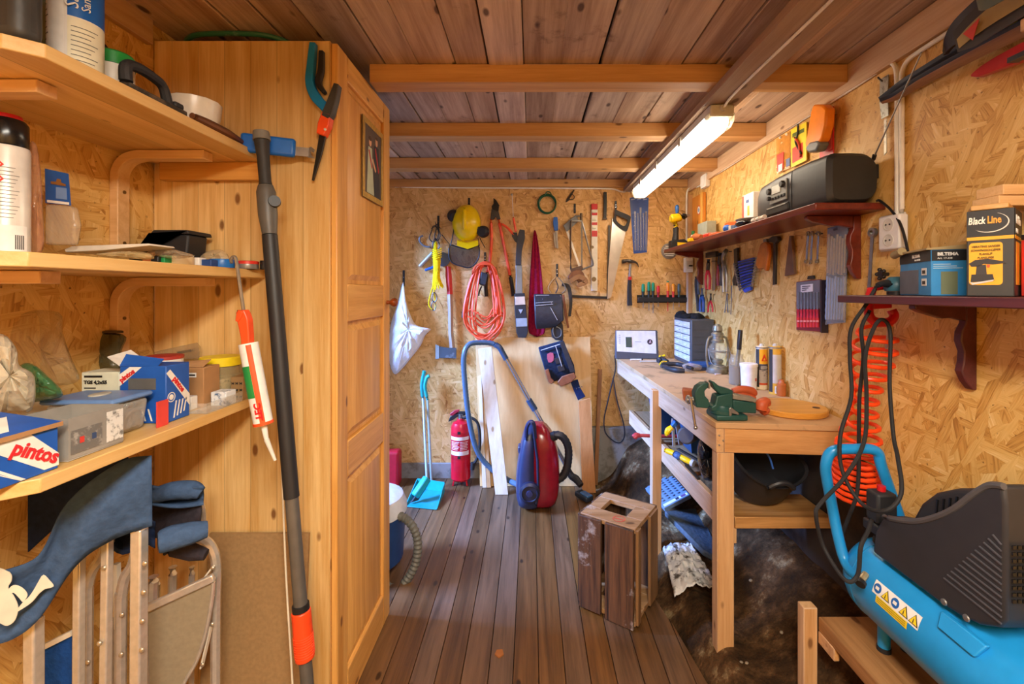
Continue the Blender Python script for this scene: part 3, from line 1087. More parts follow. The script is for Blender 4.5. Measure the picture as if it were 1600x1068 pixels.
def pouch(name, lab, cat, poly, Y, mat, th=.02, group=None, slope=0.0):
    """crumpled bag: px outline, puffed towards the middle"""
    n = len(poly)
    cx_ = sum(p[0] for p in poly) / n
    cy_ = sum(p[1] for p in poly) / n
    m_ = MB()
    ps = catmull([V((a, b, 0)) for a, b in poly], 4, True)
    rings = []
    for f_, dpt in ((1.0, 0), (.92, .55), (.7, .85), (.4, 1.0), (.05, .92)):
        rings.append([P(cx_ + (p.x - cx_) * f_, cy_ + (p.y - cy_) * f_, Y + slope * (p.y - cy_) * .001 - th * dpt + .25 * th * nz(p.x * .09 + Y, p.y * .09, f_ * 2)) for p in ps])
    back = [[P(cx_ + (p.x - cx_) * f_, cy_ + (p.y - cy_) * f_, Y + slope * (p.y - cy_) * .001 + th * .35 * d2) for p in ps] for f_, d2 in ((.05, 1), (.8, .8))]
    m_.loft(back + rings)
    o = m_.build(name, mat)
    return tag(o, lab, cat, group) if lab else o


pouch('plastic_bag', 'clear bag of reddish screws beside the white metal can', 'bag', [(44, 238), (56, 225), (63, 260), (67, 330), (68, 388), (48, 389)], 1.02, film('c98f70', .35), .015)
t = thing('blister_pack', 'clear pack with blue hanging card standing on the middle shelf', 'package', P(95, 389, 1.1))
MB().prism([P(a, b, 1.098) for a, b in ((70, 263), (106, 271), (110, 321), (71, 317))], (0, .002, 0)).build('hang_card', plain('1d56a6', .45), t)
MB().prism([P(a, b, 1.0975) for a, b in ((80, 283), (88, 284), (90, 279), (95, 280), (96, 285), (103, 288), (103, 291), (80, 287))], (0, -.0012, 0)).build('hang_hole', plain('8a5a26', .7), t)
MB().prism([P(a, b, 1.0975) for a, b in ((88, 292), (104, 294), (105, 312), (88, 310))], (0, -.001, 0)).build('print_panel', plain('6f8fc4', .5), t)
MB().prism([P(a, b, 1.0975) for a, b in ((74, 312), (108, 316), (108, 320), (74, 316))], (0, -.001, 0)).build('print_strip', WHITE, t)
MB().prism([P(a, b, 1.09) for a, b in ((69, 318), (112, 322), (118, 350), (113, 382), (68, 382))], (0, .018, 0)).build('clear_pocket', film('d8c8ae', .3), t, bevel=.006)
MB().bx(px_(70, 1.11), px_(112, 1.11), 1.1, 1.125, ZM, ZM + .01).build('contents', BLACK, t)
t = thing('paint_tray', 'black plastic paint tray on the middle shelf beside the bracket', 'tray', (-1.07, 1.39, ZM))
za, zb = ZM, ZM + .113
xa, xb = px_(203, 1.36), px_(300, 1.36)
xm = px_(247, 1.36)
xs = [(xa, zb - .10), (xm - .02, zb - .012), (xm, zb - .001), (xb, zb - .001)]
tr = MB()
tr.prism([(xm, 1.35, za), (xb - .012, 1.35, za), (xb - .002, 1.35, zb - .012), (xm - .01, 1.35, zb - .012)], (0, .08, 0))
tr.build('well', BLACKM, t, bevel=.006)
MB().prism([(xm - .012, 1.342, zb - .012), (xb + .004, 1.342, zb - .012), (xb, 1.342, zb), (xm, 1.342, zb), (xa, 1.342, zb - .10), (xa, 1.342, zb - .109)], (0, .1, 0)).build('rim', BLACKM, t, bevel=.003)
tag(MB().bx(xa + .04, xm - .014, 1.355, 1.42, ZM, ZM + .05).build('sanding_block', plain('b5622c', .7), bevel=.003), 'small orange-brown block under the sloping black paint tray', 'block')
tag(MB().prism([P(a, b, 1.12) for a, b in ((100, 389), (112, 384), (232, 380), (235, 383), (160, 391), (102, 394))], (0, .08, .0)).build('container_cover', plain('d8d2c4', .3), bevel=.002), 'flat milky plastic lid lying on the middle shelf', 'lid')
pouch('plastic_bag', 'flat clear bag of brass fittings on the middle shelf', 'bag', [(150, 396), (200, 392), (235, 396), (238, 405), (200, 404), (160, 401)], 1.12, film('d9c08a', .45), .03)
pouch('plastic_bag', 'clear crinkled bag lying in front of the black tray', 'bag', [(232, 392), (262, 388), (290, 394), (304, 400), (280, 404), (240, 402)], 1.22, film('cbb798', .35), .03)
pouch('plastic_bag', 'small cream bag near the wardrobe on the middle shelf', 'bag', [(310, 404), (322, 393), (345, 390), (356, 398), (356, 408), (320, 409)], 1.42, film('dcc49a', .6), .03)


def puck(name, lab, cat, px0, px1, ytop, Y, mat, extra=None, z=None, grp=None):
    x, r = px_((px0 + px1) / 2, Y), (px1 - px0) / 2 * Y / F
    zt = H - (ytop - CY) * Y / F
    z = ZM if z is None else z
    t = thing(name, lab, cat, (x, Y, z), grp)
    MB().lathe([(0, 0), (r * .97, 0), (r, .002), (r, zt - z - .002), (r * .97, zt - z), (0, zt - z)], (x, Y, z)).build('body', mat, t)
    if extra:
        MB().lathe([(r * 1.04, zt - z - .007), (r * 1.04, zt - z + .001), (r * .9, zt - z + .003), (0, zt - z + .003)], (x, Y, z)).build('lid', extra, t)
    return t


puck('jar_lid', 'cream domed lid on the middle left shelf', 'lid', 256, 299, 401, 1.26, plain('e0c79a', .4))
puck('tape_roll', 'blue round lid near the wardrobe on the middle shelf', 'lid', 330, 364, 405, 1.36, plain('1767b4', .35))
puck('small_tin', 'small tin with red lid at the far end of the middle shelf', 'tin', 372, 402, 409, 1.40, plain('8d8b86', .35, .5), plain('cc2f24', .35))
puck('bottle_cap', 'black knob beside the red-lidded tin on the middle shelf', 'knob', 407, 420, 407, 1.42, BLACK)
for nm, lab, a, b_, yt, Y, mat in (('small_box', 'tiny green box on the edge of the middle shelf', 248, 257, 398, 1.2, plain('1d8c4a', .5)), ('small_box', 'tiny black box on the edge of the middle shelf', 235, 247, 400, 1.19, BLACK),
                                  ('small_box', 'dark blue packet beside the blue round lid', 312, 330, 405, 1.3, plain('21427e', .5)), ('paper_scrap', 'crumpled white scrap beside the cream lid', 299, 311, 402, 1.29, WHITE)):
    tag(MB().bx(px_(a, Y), px_(b_, Y), Y, Y + .03, ZM, H - (yt - CY) * Y / F).build(nm, mat, bevel=.002), lab, 'scrap' if 'scrap' in nm else 'box')
MB_ = MB()
for i in range(5):
    MB_.ball((px_(118 + i * 6, 1.05), 1.05 + .01 * (i % 2), ZM + .006), (.007, .012, .005), 8, 6)
tag(MB_.build('rubber_plug_strip', BLACK), 'strip of black rubber plugs on the near part of the middle shelf', 'plugs')

# --- lowest shelf
ZL = 1.1125
CBLUE = plain('1b55ad', .5)
CWHITE = plain('e9e4da', .55)
CARD = plain('a87c50', .75, 0, .08)
CREDT = plain('d2282c', .5)


def carton(name, lab, cat, x0, x1, y0, y1, z0, z1, mat, rz=0.0, lid=None):
    c_ = V(((x0 + x1) / 2, (y0 + y1) / 2, z0))
    t = thing(name, lab, cat, c_)
    MB().bx(x0, x1, y0, y1, z0, z1).build('carton', mat, t, bevel=.0015, seg=1)
    t.rotation_euler = (0, 0, rz)
    return t


# near blue box with its lid ajar
x0, x1, y0, y1, z1 = -1.07, -.878, .69, .845, ZL + .082
t = carton('screw_box', 'blue and white screw box with half-open lid at the near end of the lowest shelf', 'box', x0, x1, y0, y1, ZL, z1, CBLUE)
MB().prism([(x1 + .0004, .72, ZL + .08), (x1 + .0004, .795, ZL + .08), (x1 + .0004, .845, ZL + .028), (x1 + .0004, .845, ZL + .006), (x1 + .0004, .82, ZL + .006)], (.0004, 0, 0)).build('stripe', CWHITE, t)
for q in (0, .009):
    MB().prism([(x1 + .0004, .69, ZL + .078 - q), (x1 + .0004, .69, ZL + .073 - q), (x1 + .0004, .782, ZL + .002), (x1 + .0004, .790 - q * .8, ZL + .002)], (.0004, 0, 0)).build('stripe', CWHITE, t)
text('pintos', (x1 + .0012, .765, ZL + .054), (0, .86, -.5), (0, .5, .86), .034, CREDT, t, bold=.001)
lid = MB()
lid.hexa([(x1 + .004, y0, z1 + .001), (x1 + .004, y1 + .003, z1 + .001), (x0, y1 + .003, z1 + .03), (x0, y0, z1 + .03), (x1 + .004, y0, z1 + .004), (x1 + .004, y1 + .003, z1 + .004), (x0, y1 + .003, z1 + .033), (x0, y0, z1 + .033)])
ld = lid.build('lid', CBLUE, t)


def onlid(a, b_, o=.0006):
    f_ = a
    return (x1 + .004 + (x0 - x1 - .004) * f_, y0 + (y1 - y0) * b_, z1 + .004 + .029 * f_ + o)


MB().prism([onlid(.08, .1), onlid(.08, .55), onlid(.42, .9), onlid(.42, .35)], (0, 0, .0006)).build('stripe', CWHITE, t)
MB().prism([onlid(.55, .05), onlid(.55, .6), onlid(.85, .6), onlid(.85, .05)], (0, 0, .0006)).build('label', CWHITE, t)
MB().bx(x1 + .0041, x1 + .006, y0, y1 + .003, z1 - .004, z1 + .004).build('lid_edge', CARD, t)

t = carton('display_box', 'grey and clear cardboard tray of fittings between blue box and clear tub', 'box', -1.0, -.887, .872, .99, ZL, ZL + .0035, plain('9a948a', .6))
for a, b_, c_, d_ in ((-1.0, -.887, .872, .874), (-1.0, -.887, .988, .99), (-1.0, -.998, .874, .988), (-.889, -.887, .874, .988)):
    MB().bx(a, b_, c_, d_, ZL + .0036, ZL + .083).build('side', plain('8f8a82', .6), t)
MB().prism([(-.8865, .95, ZL + .012), (-.8865, .988, ZL + .012), (-.8865, .988, ZL + .075), (-.8865, .95, ZL + .075)], (.0005, 0, 0)).build('photo_print', worn('d8d6d0', '77756f', .5, .5, scale=70), t)
MB().prism([(-.8865, .876, ZL + .012), (-.8865, .94, ZL + .012), (-.8865, .94, ZL + .058), (-.8865, .876, ZL + .058)], (.0005, 0, 0)).build('photo_print', worn('6c6964', 'a09c94', .55, .5, scale=60), t)
for y_, cl in ((.893, 'c8392f'), (.918, '35496e')):
    MB().prism([(-.8858, y_, ZL + .03), (-.8858, y_ + .009, ZL + .03), (-.8858, y_ + .009, ZL + .042), (-.8858, y_, ZL + .042)], (.0004, 0, 0)).build('mark', plain(cl, .5), t)
MB().bx(-.996, -.892, .878, .984, ZL + .0036, ZL + .045).build('contents', plain('cfc4b0', .7, bump=.6), t)

t = thing('storage_tub', 'clear plastic tub with pale blue lid on the lowest left shelf', 'tub', (-.99, 1.05, ZL))
MB().loft([[V((x_, y_, z_)) for x_, y_ in ((-1.08 + k, 1.005 + k), (-.925 - k, 1.005 + k), (-.925 - k, 1.105 - k), (-1.08 + k, 1.105 - k))] for z_, k in ((ZL, .006), (ZL + .075, 0))]).build('tub', film('c9c4b8', .4), t, bevel=.012, seg=3)
MB().bx(-1.07, -.935, 1.015, 1.095, ZL + .003, ZL + .05).build('contents', plain('8a857b', .6, .3, .3, 80, .8), t, bevel=.01)
MB().bx(-1.085, -.92, 1.0, 1.11, ZL + .0755, ZL + .088).build('lid', plain('5f7fae', .35), t, bevel=.01, seg=3)
MB().lathe([(.0, 0), (.024, 0), (.024, .002), (.022, .003), (0, .003)], (-1.0, 1.055, ZL + .0881), n=24, sq=.7).build('lid_medallion', plain('a9a596', .5), t)

bx0, bx1, by0, by1, bz1 = -1.02, -.905, 1.128, 1.205, ZL + .142
t = carton('screw_box', 'tall blue and white screw box with open top on the lowest shelf', 'box', bx0, bx1, by0, by1, ZL, bz1, CBLUE)
fY = by0 - .0004
MB().prism([(bx0, fY, bz1 - .02), (bx0 + .025, fY, bz1 - .002), (bx0 + .055, fY, bz1 - .002), (bx0, fY, bz1 - .05)], (0, -.0004, 0)).build('stripe', CWHITE, t)
text('pintos', (bx0 + .006, by0 - .0012, bz1 - .04), (.8, 0, .6), (-.6, 0, .8), .017, CREDT, t, bold=.0006)
MB().bx(bx0 + .022, bx1 - .025, by0 - .001, by0 - .0002, bz1 - .058, bz1 - .03).build('window', plain('5d5d5c', .25), t)
fX = bx1 + .0004
MB().prism([(fX, by0, bz1 - .018), (fX, by0 + .012, bz1 - .01), (fX, by1, bz1 - .085), (fX, by1, bz1 - .115)], (.0004, 0, 0)).build('stripe', CWHITE, t)
text('pintos', (bx1 + .0012, by0 + .018, bz1 - .036), (0, .62, -.78), (0, .78, .62), .020, CREDT, t, bold=.0006)
for k in range(4):
    MB().prism([(fX, by0 + .022 + k * .011, ZL + .008 + k * .003), (fX, by0 + .026 + k * .011, ZL + .008 + k * .003), (fX, by0 + .034 + k * .011, ZL + .05), (fX, by0 + .03 + k * .011, ZL + .05)], (.0004, 0, 0)).build('screw_print', CWHITE, t)
    MB().prism([(bx1 - .085 + k * .016, fY, ZL + .006), (bx1 - .081 + k * .016, fY, ZL + .006), (bx1 - .09 + k * .016, fY, ZL + .036), (bx1 - .094 + k * .016, fY, ZL + .036)], (0, -.0004, 0)).build('screw_print', CWHITE, t)
cc = V((bx1 + .0004, by0 + .016, ZL + .062))
MB().lathe([(.0125, 0), (.0125, .0005), (.0105, .0005), (.0105, 0)], cc, (1, 0, 0), cap=False).build('ring_print', CWHITE, t)
MB().lathe([(.007, 0), (.007, .0005), (0, .0005)], cc, (1, 0, 0)).build('ring_print', CWHITE, t)
MB().hexa([(bx0 - .04, by0 + .01, bz1 + .02), (bx0, by0, bz1), (bx0, by1, bz1), (bx0 - .04, by1, bz1 + .028), (bx0 - .04, by0 + .01, bz1 + .0225), (bx0, by0, bz1 + .0025), (bx0, by1, bz1 + .0025), (bx0 - .04, by1, bz1 + .031)]).build('flap', CWHITE, t)
MB().hexa([(bx0, by0, bz1), (bx1 - .02, by0, bz1), (bx1 - .02, by0 + .018, bz1 + .014), (bx0, by0 + .018, bz1 + .026), (bx0, by0, bz1 + .002), (bx1 - .02, by0, bz1 + .002), (bx1 - .02, by0 + .018, bz1 + .016), (bx0, by0 + .018, bz1 + .028)]).build('flap', CBLUE, t)
tag(MB().bx(-.9, -.896, 1.092, 1.124, ZL, ZL + .062).build('colour_card', plain('d8423a', .5)), 'thin red card standing between clear tub and tall blue box', 'card')
t = carton('cardboard_box', 'small brown cardboard box with white sticker on the lowest shelf', 'box', -1.0, -.925, 1.285, 1.352, ZL, ZL + .112, CARD)
MB().prism([(-.975, 1.284, ZL + .085), (-.945, 1.284, ZL + .085), (-.945, 1.284, ZL + .098), (-.975, 1.284, ZL + .098)], (0, -.0006, 0)).build('sticker', WHITE, t)
MB().bx(-.972, -.948, 1.283, 1.2835, ZL + .0895, ZL + .0935).build('print_line', BLACK, t)
MB().hexa([(-.995, 1.29, ZL + .113), (-.93, 1.29, ZL + .113), (-.935, 1.33, ZL + .128), (-1.0, 1.33, ZL + .122), (-.995, 1.29, ZL + .115), (-.93, 1.29, ZL + .115), (-.935, 1.33, ZL + .130), (-1.0, 1.33, ZL + .124)]).build('flap', plain('b98e60', .75), t)
t = carton('small_box', 'small white label box in front of the brown cardboard box', 'box', -.985, -.938, 1.255, 1.28, ZL, ZL + .036, WHITE)
for k in range(4):
    MB().bx(-.98, -.955, 1.254, 1.2545, ZL + .012 + k * .005, ZL + .014 + k * .005).build('print_line', BLACK, t)
t = thing('food_jar', 'clear jar of screws with wide yellow lid near the wardrobe', 'jar', (-.965, 1.415, ZL))
MB().lathe([(0, 0), (.05, 0), (.055, .006), (.055, .09), (.052, .098)], (-.965, 1.415, ZL)).build('glass', film('cbb98a', .4), t)
MB().lathe([(0, .001), (.045, .001), (.05, .03), (.048, .06), (0, .065)], (-.965, 1.415, ZL + .002)).build('contents', worn('a8906a', '5c4a34', .5, .5, .3, 60), t)
MB().lathe([(.053, .0985), (.057, .1), (.057, .122), (.054, .126), (0, .126)], (-.965, 1.415, ZL)).build('lid', plain('e8cf1c', .4), t)
t = carton('patterned_box', 'small brown box printed with black butterflies by the yellow-lidded jar', 'box', -.905, -.868, 1.37, 1.43, ZL, ZL + .07, plain('9c7c50', .6))
for a in range(3):
    for q in range(3):
        z_ = ZL + .01 + q * .02
        x_ = -.898 + a * .012
        MB().prism([(x_ - .004, 1.3695, z_ + .005), (x_, 1.3695, z_ + .002), (x_ + .004, 1.3695, z_ + .005), (x_ + .003, 1.3695, z_ - .004), (x_, 1.3695, z_), (x_ - .003, 1.3695, z_ - .004)], (0, -.0004, 0)).build('butterfly_print', BLACK, t)
tag(MB().bx(-.916, -.872, 1.30, 1.345, ZL, ZL + .04).build('small_box', worn('dfe3e6', '3a5f8a', .52, .5, scale=60), bevel=.002), 'small white and blue patterned box beside the cardboard box', 'box')
t = thing('clear_tray', 'low clear plastic tray at the front edge of the lowest shelf', 'tray', (-.89, 1.25, ZL))
for a, b_, c_, d_, e_, f_ in ((-.92, -.866, 1.215, 1.365, 0, .002), (-.92, -.866, 1.215, 1.217, .002, .028), (-.868, -.866, 1.217, 1.365, .002, .028)):
    MB().bx(a, b_, c_, d_, ZL + e_, ZL + f_).build('side', film('d8d0c0', .22), t)
puck('tin', 'open round tin with red rim behind the tall blue box', 'tin', 232, 281, 556, 1.3, plain('d9d5cc', .4), plain('a8342c', .5), ZL)
t = thing('clear_case', 'clear hinged case of drill bits leaning at the back of the lowest shelf', 'case', (-1.08, 1.41, ZL))
MB().hexa([P(240, 556, 1.42), P(312, 545, 1.40), P(312, 560, 1.40), P(240, 566, 1.42), P(240, 549, 1.44), P(308, 534, 1.43), P(314, 541, 1.44), P(244, 560, 1.45)]).build('case', film('b99c78', .35), t, bevel=.003)
MB().bar(P(278, 551, 1.42), P(300, 547, 1.415), .006, .008).build('drill_bit', DSTEEL, t)
tag(MB().bx(-1.2, -1.03, 1.40, 1.46, ZL, ZL + .10).build('cardboard_box', plain('7d5f40', .8), bevel=.003), 'plain brown box in the far corner of the lowest shelf', 'box')
pouch('plastic_bag', 'tall clear plastic bag standing at the back of the lowest shelf', 'bag', [(-10, 500), (30, 486), (92, 488), (98, 520), (112, 560), (124, 592), (95, 602), (40, 600), (-10, 590)], 1.12, film('b9a684', .16), .05)
pouch('plastic_bag', 'milky white bag at the near end of the lowest shelf', 'bag', [(-25, 535), (5, 522), (26, 545), (30, 570), (54, 588), (50, 640), (10, 646), (-25, 646)], .93, film('cfc6ae', .62, .3), .05)
pouch('plastic_bag', 'clear bag with green contents and screws behind the grey tray', 'bag', [(28, 575), (50, 568), (80, 592), (98, 612), (90, 622), (50, 628), (30, 620)], 1.0, film('2f7a4c', .6, .2), .04)
pouch('plastic_bag', 'dark olive bag with black tray on top at the back of the shelf', 'bag', [(108, 522), (192, 522), (190, 548), (184, 582), (130, 582), (126, 560)], 1.32, film('4f5138', .72, .25), .03)
tag(MB().hexa([P(104, 522, 1.30), P(193, 520, 1.30), P(193, 517, 1.30), P(104, 519, 1.30), P(110, 516, 1.36), P(188, 518, 1.36), P(188, 515, 1.36), P(110, 513, 1.36)]).build('tray', plain('4a3c2c', .5)), 'thin dark tray lying on the olive bag', 'tray')
t = carton('screw_carton', 'pale green and white screw carton behind the blue-lidded tub', 'box', px_(127, 1.14), px_(186, 1.14), 1.14, 1.2, ZL, ZL + .125, plain('d5d6c0', .55))
text('TGS 4,2x55', (px_(132, 1.14), 1.1392, ZL + .096), (1, 0, 0), (0, 0, 1), .012, BLACK, t, bold=.0004)
for k in range(4):
    MB().bx(px_(132, 1.14), px_(132, 1.14) + .035 - .006 * (k % 2), 1.1388, 1.1394, ZL + .06 + k * .008, ZL + .063 + k * .008).build('print_line', plain('4a4a46', .6), t)
MB().bx(px_(132, 1.14), px_(160, 1.14), 1.1388, 1.1394, ZL + .112, ZL + .117).build('print_line', BLACK, t)
tag(MB().hexa([(-1.2, .995, ZL), (-1.08, .995, ZL), (-1.08, 1.12, ZL), (-1.2, 1.12, ZL), (-1.21, .985, ZL + .06), (-1.075, .985, ZL + .06), (-1.075, 1.125, ZL + .06), (-1.21, 1.125, ZL + .06)]).build('plastic_tray', plain('dcd8c8', .4), bevel=.004), 'white plastic tray holding the green bag', 'tray')

# --- caulking gun hanging from the middle shelf
YG = 1.27
t = thing('caulking_gun', 'orange caulking gun with sealant tube hanging from the middle left shelf', 'caulking gun', P(400, 715, YG))
MB().tube([P(362, 411, YG + .004), P(361, 405, YG), P(365, 401, YG), P(369, 406, YG), P(374, 440, YG), P(381, 487, YG)], .0045, 8, sm=4).build('pull_rod', STEEL, t)
band([(379, 485), (383, 500), (387, 530), (388, 558)], [13, 17, 13, 12], 'handle_frame', ORANGE, t, YG - .006, .026)
band([(379, 485), (376, 494), (373, 502)], [9, 9, 5], 'trigger', ORANGE, t, YG - .012, .02)
MB().cyl(P(379, 484, YG), P(379, 489, YG), .013).build('end_nut', plain('5b3a22', .5, .4), t)
c0, c1 = P(388, 536, YG), P(411, 658, YG)
MB().cyl(c0, c1, .0245, n=28).build('sealant_tube', plain('ece9e2', .35), t)
dax = (c1 - c0).normalized()
dd, da, db = basis(dax, (0, -1, 0))


def tubewrap(f0, f1, a0, a1, mat, name, r=.0247):
    rings = []
    for k in range(11):
        a = radians(a0 + (a1 - a0) * k / 10)
        o_ = da * (cos(a) * 1) + db * (sin(a) * 1)
        rings.append([c0.lerp(c1, f0) + o_ * (r - .002), c0.lerp(c1, f0) + o_ * (r + .0006), c0.lerp(c1, f1) + o_ * (r + .0006), c0.lerp(c1, f1) + o_ * (r - .002)])
    return MB().loft(rings).build(name, mat, t)


# which side faces the room
sg = 1 if da.x > 0 else -1
fa = 90
tubewrap(.02, 1.0, 104, 134, plain('e8531f', .4), 'orange_stripe')
if sg > 0:
    tubewrap(.28, .68, 106, 172, plain('1f8a40', .45), 'green_label')
else:
    tubewrap(.28, .68, 42, 103, plain('1f8a40', .45), 'green_label')
MB().cyl(c1, c1 + dax * .008, .026, n=28).build('front_ring', ORANGE, t)
MB().cyl(c1 + dax * .0085, c1 + dax * .05, .0085, .006).build('nozzle', plain('e3e0d8', .4), t)
MB().cyl(c1 + dax * .0505, P(430, 719, YG), .007, .004).build('nozzle_tip', plain('d3cfc4', .4), t)
o_ = c0.lerp(c1, .96) + (da * cos(radians(120)) + db * sin(radians(120))) * .0262 if sg > 0 else c0.lerp(c1, .96) + (da * cos(radians(88)) + db * sin(radians(88))) * .0262
text('TEC', o_, -dax, V((1, 0, 0)) if False else (dax.cross(V((0, -1, 0)))) * -1, .026, plain('d81e28', .4), t, bold=.001)

# --- telescopic pole leaning on the shelves
A0, A1 = P(408, 206, 1.36), P(480, 1068, 1.30)
ax = (A1 - A0).normalized()
Lp = (A0.z - .002) / -ax.z
t = thing('telescopic_pole', 'long black and grey telescopic pole with orange sleeve leaning on the shelves', 'pole', A0 + ax * Lp)
K = lambda py: (py - 206) / (1068 - 206) * (A1 - A0).length
pt = lambda py: A0 + ax * K(py)
MB().cyl(pt(206), pt(220), .022, .024).build('end_cap', plain('77746c', .5), t)
MB().lathe([(.021, 0), (.017, .05), (.0165, .12), (.018, K(292) - K(221))], pt(221), ax).build('grip', plain('2e2d2c', .6, bump=.2), t)
MB().lathe([(.02, 0), (.026, .02), (.026, .09), (.02, K(372) - K(293))], pt(293), ax).build('clamp', plain('57544f', .45), t)
kc = pt(320)
MB().cyl(kc + V((.024, -.004, 0)), kc + V((.034, -.02, 0)), .018, .016).build('clamp_knob', BLACK, t)
MB().cyl(pt(373), pt(785), .021).build('grip_sleeve', plain('232325', .5), t)
MB().cyl(pt(785.5), pt(950), .0185).build('tube', plain('76746f', .4, .6), t)
MB().cyl(pt(948), pt(957), .023).build('collar', BLACK, t)
MB().cyl(pt(957.5), pt(1030), .026).build('sleeve', plain('f04a1c', .4), t, bevel=.003)
for k in range(9):
    MB().lathe([(.026, -.0012), (.0275, 0), (.026, .0012)], pt(994 + k * 3.6), ax).build('grip_ridge', plain('f04a1c', .4), t)
MB().cyl(pt(1030.5), A0 + ax * Lp, .0175).build('lower_tube', plain('76746f', .4, .6), t)
pts = [P(431, 420, 1.40), P(437, 620, 1.39), P(440, 720, 1.38), P(447, 900, 1.36), P(457, 1068, 1.33), G(462, 1200, .004)]
tag(MB().tube(pts, .0028, 6, sm=4).build('cord', plain('e0d5bb', .7)), 'thin cream cord hanging down beside the telescopic pole', 'cord')
# fibreboard leaning on the wardrobe
hb = P(400, 832, 1.462)
tag(MB().hexa([(-1.03, 1.395, .001), (-.712, 1.395, .001), (-.712, 1.405, .001), (-1.03, 1.405, .001), (-1.03, 1.456, hb.z), (-.712, 1.456, hb.z), (-.712, 1.466, hb.z), (-1.03, 1.466, hb.z)]).build('fibreboard', plain('9a7a50', .85, 0, .1, 90)), 'brown fibreboard sheet leaning on the wardrobe side', 'board')

# --- folding chairs
NAVY = cloth('41587a', var=.15)
NAVYD = cloth('222f4c')
AL2 = plain('dcd6cc', .25, .65, .1, 60)


def qtube(pts, r, name, par, mat=AL2, sm=5, n=8):
    return MB().tube(pts, r, n, sm=sm).build(name, mat, par)


def rivets(par, pts, r=.006):
    for p in pts:
        MB().ball(p, (r, r * .6, r), 8, 6).build('rivet', plain('d4c9b4', .3, .8), par)


def down(px, py, Y):
    """foot of a leg: straight below the px point, on the floor"""
    q = P(px, py, Y)
    return V((q.x, q.y, .004))


def dcurve(px):                                     # the draped back canvas of the near chair, depth by column
    return .93 + (px + 30) * .00055


t = thing('folding_chair', 'nearest folded aluminium chair, navy canvas with white horn emblem', 'folding chair', down(140, 1000, 1.07))
MB().bar(P(218, 824, 1.085), down(214, 1068, 1.085), .026, .026).build('leg', AL2, t, bevel=.004)
MB().bar(P(53, 965, 1.02), down(53, 1068, 1.02), .026, .026).build('leg', AL2, t, bevel=.004)
MB().bar(P(168, 838, 1.09), down(160, 1068, 1.09), .018, .018).build('leg', AL2, t, bevel=.003)
MB().bar(P(124, 870, 1.10), down(121, 1068, 1.10), .018, .018).build('leg', AL2, t, bevel=.003)
rivets(t, [P(226, 880, 1.070), P(224, 925, 1.070), P(222, 970, 1.070), P(221, 1015, 1.070), P(162, 887, 1.077), P(155, 1005, 1.077)])
up_ = [(-30, 905), (0, 893), (60, 868), (95, 800), (125, 765), (160, 738), (200, 716), (237, 711)]
lo_ = [(-30, 1012), (20, 998), (62, 965), (105, 900), (135, 868), (170, 846), (200, 833), (238, 821)]
uc = catmull([V((a, b, 0)) for a, b in up_], 6)
lc = catmull([V((a, b, 0)) for a, b in lo_], 6)


def cv(u, v):
    i = u * (len(uc) - 1)
    k = min(int(i), len(uc) - 2)
    f_ = i - k
    a = uc[k].lerp(uc[k + 1], f_)
    b_ = lc[k].lerp(lc[k + 1], f_)
    q = a.lerp(b_, v)
    return P(q.x, q.y, dcurve(q.x) + .018 * sin(v * pi) * sin(u * 5 + v * 2) + .012 * (v - .5))


cn = MB().grid(cv, 42, 10).build('back_canvas', NAVY, t, solid=.003)
MB().grid(lambda u, v: P(-30 + 230 * u, (905 - 195 * u ** .8) * (1 - v) + (930 - 210 * u) * v - 70 * sin(u * pi) * (1 - v), 1.10 + .03 * u), 16, 6).build('seat_canvas', NAVYD, t, solid=.003)


def horn(pts, name='horn_emblem'):
    # sits on the canvas: find depth of canvas at that column
    ps = catmull([V((a, b, 0)) for a, b in pts], 3, True)
    f_ = [P(q.x, q.y, dcurve(q.x) - .014) for q in ps]
    return MB().prism(f_, (0, .0015, 0)).build(name, plain('d9d2bd', .7), t)


horn([(-6, 893), (10, 892), (17, 898), (17, 908), (12, 918), (20, 930), (27, 945), (27, 956), (22, 970), (12, 977), (2, 974), (-8, 962)])
horn([(13, 921), (20, 914), (30, 916), (38, 922), (42, 930), (36, 940), (30, 934), (22, 926), (16, 926)])
horn([(24, 956), (36, 940), (44, 933), (52, 922), (60, 908), (67, 898), (76, 906), (83, 916), (70, 920), (60, 928), (50, 940), (36, 950)])
MB().prism([P(64, 1012, 1.14), P(112, 988, 1.14), P(112, 1130, 1.14), P(64, 1130, 1.14)], (0, .004, 0)).build('seat_panel', cloth('1c4a94'), t)
MB().bar(P(60, 1014, 1.138), P(114, 987, 1.138), .012, .012).build('seat_bar', CREAM, t)

t = thing('folding_chair', 'middle folded chair of bent aluminium tube behind the horn-emblem canvas', 'folding chair', down(170, 1000, 1.16))
qtube([P(172, 840, 1.15), P(160, 868, 1.15), P(146, 888, 1.15), P(138, 912, 1.15), P(136, 960, 1.15), down(135, 1068, 1.15)], .0125, 'leg', t)
qtube([P(214, 855, 1.16), P(208, 880, 1.16), P(196, 900, 1.16), P(190, 930, 1.16), P(189, 960, 1.16), down(187, 1068, 1.16)], .0125, 'leg', t)
MB().bar(P(182, 880, 1.17), P(185, 980, 1.17), .012, .012).build('link', CREAM, t)
qtube([P(176, 970, 1.17), P(175, 1000, 1.17), down(174, 1068, 1.17)], .009, 'brace', t)
rivets(t, [P(137, 1034, 1.137), P(190, 960, 1.145), P(189, 1022, 1.145)])
MB().grid(lambda u, v: P(176 + 66 * u, 818 + 40 * v + 8 * sin(u * 6), 1.17 + .02 * sin(v * 5)), 8, 6).build('back_canvas', NAVYD, t, solid=.004)

